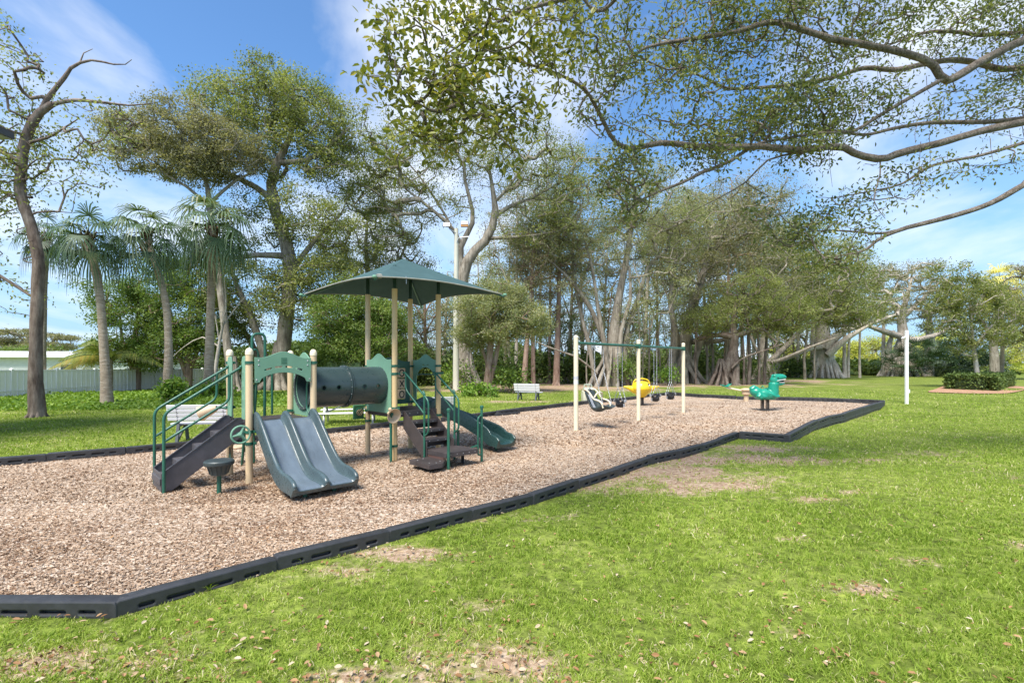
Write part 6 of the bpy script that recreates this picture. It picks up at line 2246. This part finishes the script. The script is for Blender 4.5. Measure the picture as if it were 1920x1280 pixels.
hz0 = .02
hedge('clipped_hedge', 'clipped dark green hedge mound on the mulch bed right of the white post', [(30.6, 33.0, hz0), (32.6, 34.6, hz0), (36, 37.6, hz0), (39.8, 40.6, hz0)], 2.5, 1.0, 26000, .16, 'l_hedge')
hedge('clipped_hedge', 'low dark hedge along the far lawn edge between the two pale banyans', [(40, 88, 0), (58, 88, 0), (72, 90, 0)], 1.5, 1.35, 9000, .3, 'l_hedge')
hedge('clipped_hedge', 'low pale hedge beside the driveway at the right edge', [(86, 88, 0), (100, 92, 0)], 1.6, .9, 4000, .3, 'l_vine')
for i, px in enumerate((1612, 1622, 1634, 1642, 1650)):
    p = A(px, 698, 84)
    o = MB().ball((0, 0, 0), (.5 + .1 * (i % 2), .4, .3), 9).build('stone', 'stone', None, angle=20)
    o.location = (p.x, p.y, .12)
    o.rotation_euler = (.2 * i, .1, i)
    tag(o, '{} pale stone from the left along the low far hedge'.format(ORD[i]), 'stone', 'pale edging stones')
# mulch under the hedge, driveway
bm = bmesh.new()
vs = [bm.verts.new((34.0 + 6.6 * math.cos(a) * (1 + .1 * math.sin(3 * a)) - 1.4 * math.sin(a), 35.4 + 5.0 * math.cos(a) + 1.75 * math.sin(a) * (1 + .15 * math.sin(2 * a)), 0)) for a in np.linspace(0, 2 * math.pi, 40, endpoint=False)]
for v in vs:
    v.co.z = zl(v.co.x, v.co.y) + .045
bm.faces.new(vs)
me = bpy.data.meshes.new('hedge_bed')
bm.to_mesh(me)
bm.free()
o = link(me, 'hedge_bed', paint('red_brown_mulch', (.42, .25, .16), .95, .35, 9, bmp=.6, spec=.1), angle=180)
o['kind'] = 'structure'
o = MB().add([(92, 82, .05), (190, 82, .05), (190, 87.4, .05), (96, 87.4, .05)], [(0, 1, 2, 3)]).build('driveway', paint('pale_concrete_drive', (.50, .49, .47), .9, .08, .5))
o['kind'] = 'structure'


# ================================================================ THE OVERHANGING TREE
def PD(*pts):
    return ([A(p[0], p[1], p[3]) for p in pts], [p[2] for p in pts])


def FB(cx, cy, rx, ry, Y, dy, w=1.0):
    k = Y / F
    return (tuple(A(cx, cy, Y)), (rx * k, dy, ry * k), w * rx * ry)


tb_ = Vector((13.2, 9.2, zl(13.2, 9.2)))
ok_ = thing('spreading_tree', tb_, 'large spreading tree whose leafy limbs reach across the top from the right', 'tree')
hub = Vector((12.7, 9.0, 4.2))
paths = [([tb_ + Vector((0, 0, -.2)), tb_ + Vector((-.1, 0, 1.5)), tb_ + Vector((-.2, -.1, 3.0)), hub, Vector((12.4, 9.0, 5.8)), Vector((12.6, 9.2, 7.4))], [.62, .5, .46, .42, .36, .28])]
H1 = ([hub + Vector((0, 0, .3))], [.26])


def limb(src, rs, *pts):
    a = PD(*pts)
    return (list(src) + a[0], list(rs) + a[1])


h2, h3, h4 = Vector((12.5, 9.0, 5.0)), Vector((12.4, 9.0, 5.8)), Vector((12.35, 9.0, 6.2))
paths += [
    limb([h2], [0.149], (1990, 215, 0.0800, 8.8), (1920, 229, 0.0635, 8.5), (1840, 246, 0.0588, 8.3), (1760, 269, 0.0564, 8.1), (1690, 286, 0.0541, 8.0), (1655, 298, 0.0541, 7.9), (1610, 291, 0.0517, 7.8), (1572, 274, 0.0494, 7.75), (1500, 282, 0.0470, 7.6), (1430, 275, 0.0447, 7.5), (1330, 276, 0.0414, 7.3),
         (1240, 268, 0.0376, 7.1), (1180, 280, 0.0329, 7.0), (1150, 262, 0.0291, 6.9), (1125, 215, 0.0259, 6.7), (1100, 172, 0.0212, 6.4), (1060, 145, 0.0165, 6.0), (1005, 125, 0.0132, 5.5), (940, 110, 0.0094, 5.0), (880, 120, 0.0066, 4.7), (810, 160, 0.0042, 4.5)),
    limb([h3], [0.149], (1990, 60, 0.0800, 8.6), (1920, 76, 0.0659, 8.3), (1850, 110, 0.0612, 8.1), (1790, 146, 0.0588, 7.9), (1768, 148, 0.0564, 7.85), (1742, 116, 0.0517, 7.8), (1680, 96, 0.0494, 7.7), (1600, 80, 0.0470, 7.6), (1555, 72, 0.0447, 7.5), (1480, 48, 0.0423, 7.4), (1440, 42, 0.0376, 7.3), (1380, 60, 0.0311, 7.2),
         (1280, 76, 0.0259, 7.0), (1210, 90, 0.0188, 6.8), (1165, 125, 0.0118, 6.6), (1120, 190, 0.0056, 6.4)),
    limb([h3 + Vector((0, .3, -.1))], [0.124], (1990, 130, 0.0706, 9.6), (1920, 126, 0.0612, 9.4), (1880, 130, 0.0564, 9.3), (1800, 113, 0.0517, 9.2), (1740, 119, 0.0470, 9.1), (1680, 131, 0.0447, 9.0), (1620, 128, 0.0400, 8.9), (1560, 146, 0.0353, 8.8), (1480, 160, 0.0306, 8.7), (1400, 166, 0.0259, 8.6), (1360, 165, 0.0235, 8.5), (1320, 145, 0.0188, 8.4), (1280, 128, 0.0141, 8.3), (1240, 95, 0.0071, 8.2)),
    limb([], [], (1765, 150, 0.0329, 7.85), (1700, 187, 0.0282, 7.8), (1640, 222, 0.0259, 7.75), (1600, 246, 0.0235, 7.7), (1530, 250, 0.0212, 7.7), (1460, 262, 0.0188, 7.7), (1415, 272, 0.0235, 7.6), (1370, 302, 0.0259, 7.4), (1320, 322, 0.0235, 7.2), (1280, 342, 0.0212, 7.1), (1200, 376, 0.0141, 6.9), (1165, 415, 0.0056, 6.8)),
    limb([h2 + Vector((0, .2, .2))], [0.093], (1990, 218, 0.0470, 9.2), (1920, 222, 0.0400, 9.0), (1850, 229, 0.0376, 8.9), (1750, 230, 0.0329, 8.8), (1680, 240, 0.0282, 8.7), (1620, 253, 0.0235, 8.6), (1560, 244, 0.0188, 8.5), (1500, 232, 0.0118, 8.4), (1440, 210, 0.0056, 8.3)),
    limb([h2], [0.074], (1990, 250, 0.0329, 8.6), (1920, 268, 0.0282, 8.4), (1840, 291, 0.0244, 8.3), (1750, 310, 0.0212, 8.2), (1690, 345, 0.0165, 8.1), (1640, 357, 0.0118, 8.0), (1560, 372, 0.0056, 7.9)),
    limb([hub], [0.124], (2000, 300, 0.0612, 8.8), (1920, 346, 0.0494, 8.4), (1860, 380, 0.0447, 8.3), (1800, 401, 0.0414, 8.2), (1740, 417, 0.0376, 8.1), (1690, 430, 0.0329, 8.0), (1650, 447, 0.0259, 7.9), (1620, 470, 0.0188, 7.8), (1580, 478, 0.0094, 7.7), (1540, 485, 0.0047, 7.6)),
    limb([], [], (1690, 430, 0.0235, 8.0), (1650, 438, 0.0212, 8.1), (1600, 434, 0.0165, 8.2), (1540, 432, 0.0118, 8.3), (1480, 440, 0.0056, 8.4)),
    limb([h4], [0.112], (1990, 50, 0.0470, 9.4), (1920, 60, 0.0400, 9.2), (1840, 66, 0.0353, 9.0), (1790, 60, 0.0306, 8.9), (1740, 60, 0.0259, 8.8), (1690, 76, 0.0165, 8.7), (1650, 92, 0.0071, 8.6)),
    limb([], [], (1500, 286, 0.0188, 7.6), (1440, 300, 0.0141, 7.7), (1400, 340, 0.0118, 7.8), (1350, 370, 0.0076, 7.9), (1290, 400, 0.0038, 8.0)),
    limb([], [], (1650, 298, 0.0141, 7.9), (1650, 330, 0.0118, 7.8), (1638, 375, 0.0094, 7.7), (1660, 410, 0.0056, 7.7)),
    limb([h4], [0.124], (2000, -60, 0.0659, 7.6), (1800, -80, 0.0564, 7.0), (1500, -60, 0.0470, 6.4), (1250, -30, 0.0329, 5.8), (1100, -10, 0.0235, 5.3), (980, 20, 0.0165, 4.9), (900, 60, 0.0094, 4.7), (840, 100, 0.0047, 4.5)),
]
near = [FB(870, 90, 105, 75, 4.7, .55, 1.25), FB(800, 180, 100, 55, 4.5, .45, 1.3), FB(880, 195, 80, 55, 4.6, .45, 1.2), FB(970, 60, 80, 60, 5.0, .5), FB(985, 215, 34, 50, 4.8, .3, 1.1), FB(730, 80, 26, 40, 4.6, .3), FB(700, 190, 28, 30, 4.5, .25, .9), FB(790, 270, 40, 24, 4.5, .3, .7),
        FB(905, 30, 110, 40, 4.9, .5), FB(1060, 50, 70, 50, 5.3, .5, .8), FB(1050, 150, 50, 50, 5.3, .4, .8), FB(765, 20, 50, 30, 4.8, .3, .8), FB(960, 290, 22, 26, 4.7, .2, .8), FB(735, 300, 22, 12, 4.5, .15, .5), FB(690, 215, 18, 12, 4.5, .12, 1.4), FB(702, 140, 22, 14, 4.5, .15, 1.2), FB(745, 120, 24, 20, 4.6, .2, 1), FB(850, 268, 26, 18, 4.6, .2, 1), FB(1000, 285, 18, 22, 4.8, .15, .9), FB(715, 40, 20, 14, 4.7, .15, 1), FB(770, 225, 50, 30, 4.5, .3, 1)]
small = [FB(1150, 60, 90, 55, 6.6, .8, .8), FB(1150, 180, 80, 60, 6.8, .8, .8), FB(1260, 190, 110, 60, 7.3, .9, .8), FB(1320, 50, 110, 55, 7.4, .9, .9), FB(1420, 30, 90, 40, 7.4, .8), FB(1560, 40, 110, 45, 7.7, 1.0, 1.2), FB(1680, 40, 90, 45, 8.0, 1, 1.1), FB(1420, 130, 100, 45, 8.0, .9, .8),
         FB(1480, 215, 110, 50, 7.9, .9, 1.3), FB(1590, 205, 80, 50, 8.0, .9, 1.2), FB(1540, 150, 80, 30, 8.2, .8), FB(1400, 245, 90, 40, 7.6, .8, 1.1), FB(1300, 260, 60, 30, 7.2, .6, .9), FB(1530, 280, 60, 25, 7.6, .5), FB(1330, 300, 60, 30, 7.3, .6, .8), FB(1180, 330, 70, 40, 6.9, .6, .9),
         FB(1850, 40, 90, 45, 8.6, 1, 1.1), FB(1930, 90, 60, 60, 9, 1), FB(1780, 205, 90, 30, 8.6, .8, .7), FB(1880, 190, 60, 34, 8.8, .8, .8), FB(1720, 320, 100, 26, 8.2, .6, .6), FB(1660, 370, 80, 30, 8.0, .6, .6), FB(1560, 400, 80, 36, 8.1, .7, .9), FB(1500, 440, 70, 34, 8.2, .7, 1.1),
         FB(1610, 445, 50, 26, 7.9, .5, 1.0), FB(1850, 300, 60, 24, 8.4, .5, .4), FB(1560, 490, 60, 24, 7.8, .5, .9), FB(1440, 400, 40, 28, 8.0, .5, .7), FB(1700, 150, 60, 24, 8.6, .6, .5), FB(1180, 400, 40, 30, 6.9, .4, .7), FB(1240, 120, 80, 40, 7.2, .7, .6), FB(2050, 120, 120, 120, 9.0, 1.6, .7), FB(2000, -60, 200, 60, 8, 1.5, .5), FB(1500, -60, 300, 50, 7.4, 1.2, .6), FB(1100, -50, 200, 40, 6, .9, .6)]
nb_ = np.array(tb_)
tn_ = in_blobs(near, 310, .1, .22)
ts_ = in_blobs(small, 2700, .1, .42)
sk = skeleton([([p - tb_ for p in pts], rs) for pts, rs in paths], np.concatenate([ts_, tn_]) - nb_, .16, .0042, .10, .42)
mb = MB()
for pts, rs, b_ in sk:
    r0 = max(rs)
    mb.tube(pts, rs, 12 if r0 > .06 else 7 if r0 > .02 else 4, cap=False, jit=.08 if r0 > .04 else 0)
for k in range(40):
    p = A(random.uniform(1080, 1900), random.uniform(-20, 280), random.uniform(6.5, 8.8)) - tb_
    l = random.uniform(.25, .9)
    mb.tube([p, p + Vector((random.uniform(-.05, .05), 0, -l * .5)), p + Vector((random.uniform(-.08, .08), 0, -l))], [.006, .004, .003], 3, cap=False)
for k in range(9):
    a = k * .7
    mb.tube([(math.cos(a) * .95, math.sin(a) * .95, -.1), (math.cos(a) * .6, math.sin(a) * .6, .35), (math.cos(a) * .38, math.sin(a) * .38, 1.2)], [.14, .13, .08], 6, cap=False)
mb.build('trunk', 'bark_oak', ok_, angle=180)


def leaf6(P, D, L, W, up=.5):
    """larger leaves with a rounded six-cornered outline folded along the midrib (two faces)"""
    n = len(P)
    D = unit(D)
    N = unit(RNG.normal(size=(n, 3)) + np.array([0, 0, up * 2]))
    S = unit(np.cross(D, N))
    N = np.cross(S, D)
    L, W = L[:, None], W[:, None]
    t = P + D * L
    o1, o2 = P + D * L * .32, P + D * L * .70
    z = N * W * .22
    a = np.stack([P, o1 + S * W * .5 + z, o2 + S * W * .48 + z, t], 1)
    c = np.stack([P, t, o2 - S * W * .48 + z, o1 - S * W * .5 + z], 1)
    return np.concatenate([a, c])


def sprays(T, per, spread, L, ratio, lm, name):
    T = np.repeat(T, per, 0)
    m_ = len(T)
    off = RNG.normal(size=(m_, 3)) * spread
    D = unit(RNG.normal(size=(m_, 3)) * .8 + unit(off) * .9 + np.array([0, 0, -.15]))
    LL = L * RNG.uniform(.6, 1.2, m_)
    V = leaf6(T + off, D, LL, LL * ratio * RNG.uniform(.8, 1.2, m_))
    rn = np.clip(.3 * np.repeat(RNG.random(m_ // per), per) + .7 * RNG.random(m_), 0, 1)
    return blades(name, V - nb_, 4, np.concatenate([rn, rn]), lm, ok_)


sprays(tn_, 13, .075, .078, .42, 'l_oak', 'near_crown')
sprays(ts_, 13, .085, .070, .40, 'l_oak2', 'crown')
# ================================================================ GRASS, WOOD FLAKES, FALLEN LEAVES
def in_view(Y0, Y1, n, power, side=1.12):
    u = RNG.random(n)
    if power == 1:
        Y = Y0 * (Y1 / Y0) ** u
    else:
        q = 1 - power
        Y = (Y0 ** q + u * (Y1 ** q - Y0 ** q)) ** (1 / q)
    X = RNG.uniform(-1, 1, n) * (Y * side + .4)
    return X, Y


GV, GR = [], []


def grass(Y0, Y1, n, L, W, power=1.2):
    x, y = in_view(Y0, Y1, n, power)
    sd = inside(x, y)
    e = earth(x, y)
    pn = fbm(x, y, .5, 71)
    keep = (sd < .0) & (RNG.random(n) > e * 1.15) & (RNG.random(n) < .25 + 1.1 * pn) & (RNG.random(n) < np.clip(2.6 * (vnoise(x, y, .055 + .006 * Y0, 74) - .18), .06, 1))
    x, y, e, pn = x[keep], y[keep], e[keep], pn[keep]
    m_ = len(x)
    z = lawn_z(x, y) - .004
    a = RNG.uniform(0, 2 * np.pi, m_)
    tall = .6 + .9 * fbm(x, y, .8, 72)
    l = L * RNG.uniform(.5, 1.25, m_) * tall * np.clip(.40 + 1.6 * -sd[keep], .4, 1)
    w = W * RNG.uniform(.7, 1.3, m_)
    lean = np.abs(RNG.normal(size=m_)) * .8 + .35
    b2 = a + RNG.normal(size=m_) * .9
    side = np.stack([np.cos(a), np.sin(a), 0 * a], 1)
    fw_ = np.stack([np.cos(b2), np.sin(b2), 0 * a], 1)
    p = np.stack([x, y, z], 1)
    up_ = np.array([0, 0, 1.0])
    mid = p + (fw_ * np.sin(lean * .5)[:, None] + up_ * np.cos(lean * .5)[:, None]) * (l * .55)[:, None]
    tip = mid + (fw_ * np.sin(lean * 1.4)[:, None] + up_ * np.cos(lean * 1.4)[:, None]) * (l * .5)[:, None]
    s = side * (w / 2)[:, None]
    GV.append(np.stack([p - s, p + s, mid + s * .8, mid - s * .8], 1))
    GV.append(np.stack([mid - s * .8, mid + s * .8, tip + s * .12, tip - s * .12], 1))
    big = fbm(x, y, 2.4, 73)
    cl = vnoise(x, y, .07 + .01 * Y0, 75)
    r = .06 + .46 * RNG.random(m_) + .22 * cl + .42 * (big - .5) + .30 * (RNG.random(m_) < .12 + .40 * e + .35 * np.clip(fbm(x, y, 1.0, 76) - .52, 0, 1)) + .14 * e
    GR.extend([r, r + .04])


grass(2.5, 5.2, 190000, .055, .0068)
grass(5.2, 9.5, 160000, .058, .0105)
grass(9.5, 17, 110000, .066, .017)
grass(17, 34, 80000, .085, .030)
g = blades('grass', np.concatenate(GV), 4, np.concatenate(GR), 'grass')
tag(g, None, None, kind='stuff')

# creeping vines and weeds between the lawn and the fence
n = 26000
x = RNG.uniform(-27, -6, n)
lo = 17.2 + .16 * (x + 26)
y = lo + RNG.random(n) ** 1.2 * (12.0 - .12 * (x + 26))
hgt = .03 + .18 * fbm(x, y, 1.5, 81) * np.clip((y - lo) / 2.5, .15, 1)
z = lawn_z(x, y) + hgt * (.35 + .65 * RNG.random(n))
P = np.stack([x, y, z], 1)
LL = RNG.uniform(.09, .17, n)
v = blades('ground_vines', leaf_quads(P, RNG.normal(size=(n, 3)) + np.array([0, -.2, .3]), LL, LL * .75, up=.9), 4, .25 + .6 * fbm(x, y, .9, 82) - .1 + .3 * RNG.random(n), 'l_vine')
tag(v, None, None, kind='stuff')

# wood flakes lying on the mulch
CV, CR = [], []


def flakes(Y0, Y1, n, L, power=1.6):
    x, y = in_view(Y0, Y1, n, power)
    k = inside(x, y) > .12
    x, y = x[k], y[k]
    m_ = len(x)
    l = L * RNG.uniform(.5, 1.5, m_)
    w = l * RNG.uniform(.25, .55, m_)
    d = unit(np.stack([RNG.normal(size=m_), RNG.normal(size=m_), RNG.normal(size=m_) * .38], 1))
    nn = unit(np.stack([RNG.normal(size=m_) * .5, RNG.normal(size=m_) * .5, np.ones(m_)], 1))
    s = unit(np.cross(d, nn))
    p = np.stack([x, y, mulch_z(x, y) + RNG.uniform(.0, .018, m_)], 1)
    hl, hw = d * (l / 2)[:, None], s * (w / 2)[:, None]
    j = lambda: RNG.uniform(.55, 1.1, m_)[:, None]
    CV.append(np.stack([p - hl - hw * j(), p + hl * j() - hw * j(), p + hl + hw * j(), p - hl * j() + hw * j()], 1))
    big = fbm(x, y, 1.3, 91)
    wear = np.zeros(m_)
    for cx_, cy_, r_ in [(-2.5, 6.5, 1.1), (-1.2, 8.3, 1.3), (-.2, 10.4, 1.0), (3.2, 14.3, 1.5), (-3.9, 7.1, 1.2), (5.9, 22.4, 1.6), (10.4, 19.6, 1.8), (5.6, 17.2, 1.8), (-2.2, 10.4, 1.6), (11.5, 24.0, 1.5), (-5.2, 5.0, .9)]:
        wear = np.maximum(wear, np.exp(-(((x - cx_) ** 2 + (y - cy_) ** 2) / r_ ** 2)))
    wear = wear * (.3 + 1.1 * fbm(x, y, .6, 93))
    CR.append(.03 + .82 * RNG.random(m_) + .5 * (big - .5) - .34 * wear)


flakes(3.7, 6.5, 120000, .026)
flakes(6.5, 11, 115000, .033)
flakes(11, 24, 90000, .052)
c = blades('wood_flakes', np.concatenate(CV), 4, np.concatenate(CR), 'chip')
tag(c, None, None, kind='stuff')

# fallen leaves on the lawn, gathered in the bare spots; a few yellow ones on the mulch
x, y = in_view(2.5, 16, 26000, 1.7)
e = earth(x, y)
k = (inside(x, y) < -.02) & (RNG.random(len(x)) < .60 * e + .10 * np.clip(2.5 * (fbm(x, y, .7, 95) - .40), 0, 1) * np.clip(1.6 - y / 5, .25, 1))
x, y = x[k], y[k]
m_ = len(x)
LL = RNG.uniform(.022, .056, m_)
P = np.stack([x, y, lawn_z(x, y) + RNG.uniform(.012, .045, m_)], 1)
V1 = leaf6(P, np.stack([RNG.normal(size=m_), RNG.normal(size=m_), RNG.normal(size=m_) * .25], 1), LL, LL * .46, up=1.5)
x2, y2 = in_view(4, 13, 260, 1.3)
k = inside(x2, y2) > .2
x2, y2 = x2[k][:60], y2[k][:60]
L2 = RNG.uniform(.04, .07, len(x2))
V2 = leaf_quads(np.stack([x2, y2, mulch_z(x2, y2) + .025], 1), np.stack([RNG.normal(size=len(x2)), RNG.normal(size=len(x2)), 0 * x2], 1), L2, L2 * .5, up=2)
l_ = blades('fallen_leaves', np.concatenate([V1, V2]), 4, np.concatenate([np.tile(RNG.random(m_), 2), .35 + .2 * RNG.random(len(x2))]), 'litter')
tag(l_, None, None, kind='stuff')

# a few tall grass tufts against the front border
for i, (px, py, lab) in enumerate(((211, 1142, 'spiky grass tuft in the corner joint of the front border'), (392, 1102, 'upright grass tuft against the long front border timber'), (568, 1052, 'thin grass tuft beside the third front border joint'))):
    p = G(px, py, -.065)
    V = []
    for k in range(14 if i < 2 else 5):
        a = random.uniform(0, 6.28)
        l = random.uniform(.07, .15)
        d = Vector((math.cos(a) * .6, math.sin(a) * .6 - .1, random.uniform(.4, 1))).normalized()
        s = d.cross(Vector((0, 0, 1))).normalized() * .0035
        m1 = d * l * .6
        m2 = d * l + Vector((math.cos(a), math.sin(a), -.4)) * l * .25
        V.append((-s, s, m1 + s * .8, m1 - s * .8))
        V.append((m1 - s * .8, m1 + s * .8, m2 + s * .1, m2 - s * .1))
    o = blades('grass_tuft', np.array([[tuple(c_) for c_ in v_] for v_ in V]), 4, RNG.uniform(.2, .6, len(V)), 'grass')
    o.location = (p.x, p.y, zl(p.x, p.y))
    tag(o, lab, 'grass tuft', 'grass tufts at the front border')

# ================================================================ LIGHT, SKY, CAMERA
SUN_EL, SUN_AZ = R(58), R(207)                    # azimuth clockwise from +Y: from the left, behind the camera
sd_ = Vector((math.sin(SUN_AZ) * math.cos(SUN_EL), math.cos(SUN_AZ) * math.cos(SUN_EL), math.sin(SUN_EL)))
su = bpy.data.lights.new('sun', 'SUN')
su.energy = 2.7
su.angle = R(22)
su.color = (1, .95, .87)
so = bpy.data.objects.new('sun', su)
C.objects.link(so)
so.location = sd_ * 60
so.rotation_euler = (-sd_).to_track_quat('-Z', 'Y').to_euler()

W = bpy.data.worlds.new('World')
bpy.context.scene.world = W
W.use_nodes = True
nt = W.node_tree
bg = nt.nodes['Background']
sky = nt.nodes.new('ShaderNodeTexSky')
sky.sky_type = 'NISHITA'
sky.sun_disc = False
sky.sun_elevation = SUN_EL
sky.sun_rotation = SUN_AZ
sky.air_density = 1.0
sky.dust_density = .6
sky.ozone_density = 1.6
tc = nt.nodes.new('ShaderNodeTexCoord')
# cloud layer: the view direction projected on a level sheet overhead
sx = nt.nodes.new('ShaderNodeSeparateXYZ')
nt.links.new(tc.outputs['Generated'], sx.inputs[0])
mz = nt.nodes.new('ShaderNodeMath')
mz.operation = 'ADD'
mz.inputs[1].default_value = .22
nt.links.new(sx.outputs['Z'], mz.inputs[0])
dv = nt.nodes.new('ShaderNodeVectorMath')
dv.operation = 'DIVIDE'
cb = nt.nodes.new('ShaderNodeCombineXYZ')
for i in range(3):
    nt.links.new(mz.outputs[0], cb.inputs[i])
nt.links.new(tc.outputs['Generated'], dv.inputs[0])
nt.links.new(cb.outputs[0], dv.inputs[1])
mp = nt.nodes.new('ShaderNodeMapping')
mp.inputs['Location'].default_value = (5.1, 1.15, 0)
mp.inputs['Rotation'].default_value = (0, 0, .9)
mp.inputs['Scale'].default_value = (1.0, .62, 0)
nt.links.new(dv.outputs[0], mp.inputs[0])
cn = nt.nodes.new('ShaderNodeTexNoise')
cn.inputs['Scale'].default_value = 1.6
cn.inputs['Detail'].default_value = 7
cn.inputs['Roughness'].default_value = .55
cn.inputs['Distortion'].default_value = .35
nt.links.new(mp.outputs[0], cn.inputs[0])
cr = ramp(nt, [(.46, (0, 0, 0)), (.58, (.40, .40, .40)), (.70, (.95, .95, .95))], cn.outputs['Fac'])
hz = nt.nodes.new('ShaderNodeMapRange')
hz.inputs[1].default_value = -.02
hz.inputs[2].default_value = .42
hz.inputs[3].default_value = .92
hz.inputs[4].default_value = .0
nt.links.new(sx.outputs['Z'], hz.inputs[0])
m1 = nt.nodes.new('ShaderNodeMixRGB')
nt.links.new(hz.outputs[0], m1.inputs[0])
tint = nt.nodes.new('ShaderNodeMixRGB')
tint.blend_type = 'MULTIPLY'
tint.inputs[0].default_value = 1
tint.inputs[2].default_value = (.68, .94, 1.14, 1)
nt.links.new(sky.outputs[0], tint.inputs[1])
nt.links.new(tint.outputs[0], m1.inputs[1])
m1.inputs[2].default_value = (2.1, 3.25, 4.7, 1)
m2 = nt.nodes.new('ShaderNodeMixRGB')
nt.links.new(cr, m2.inputs[0])
nt.links.new(m1.outputs[0], m2.inputs[1])
m2.inputs[2].default_value = (5.6, 5.75, 6.0, 1)
nt.links.new(m2.outputs[0], bg.inputs['Color'])
bg.inputs['Strength'].default_value = .082

cam = bpy.data.cameras.new('camera')
cam.sensor_width = 36
cam.lens = F / 1920 * 36
cam.shift_y = (HZ - 640) / 1920
cam.clip_end = 3000
cam.clip_start = .05
ca = bpy.data.objects.new('camera', cam)
C.objects.link(ca)
ca.location = (0, 0, CH)
ca.rotation_euler = (R(90), 0, 0)
sc = bpy.context.scene
sc.camera = ca
sc.view_settings.view_transform = 'Standard'
sc.view_settings.look = 'None'
sc.view_settings.exposure = 1.44
sc.view_settings.gamma = 1
sc.view_settings.use_curve_mapping = False
cy = sc.cycles
cy.max_bounces = 5
cy.diffuse_bounces = 3
cy.glossy_bounces = 2
cy.transmission_bounces = 3
cy.transparent_max_bounces = 4
cy.caustics_reflective = False
cy.caustics_refractive = False
cy.use_denoising = True
cy.denoiser = 'OPENIMAGEDENOISE'
cy.denoising_input_passes = 'RGB_ALBEDO_NORMAL'
cy.denoising_prefilter = 'ACCURATE'
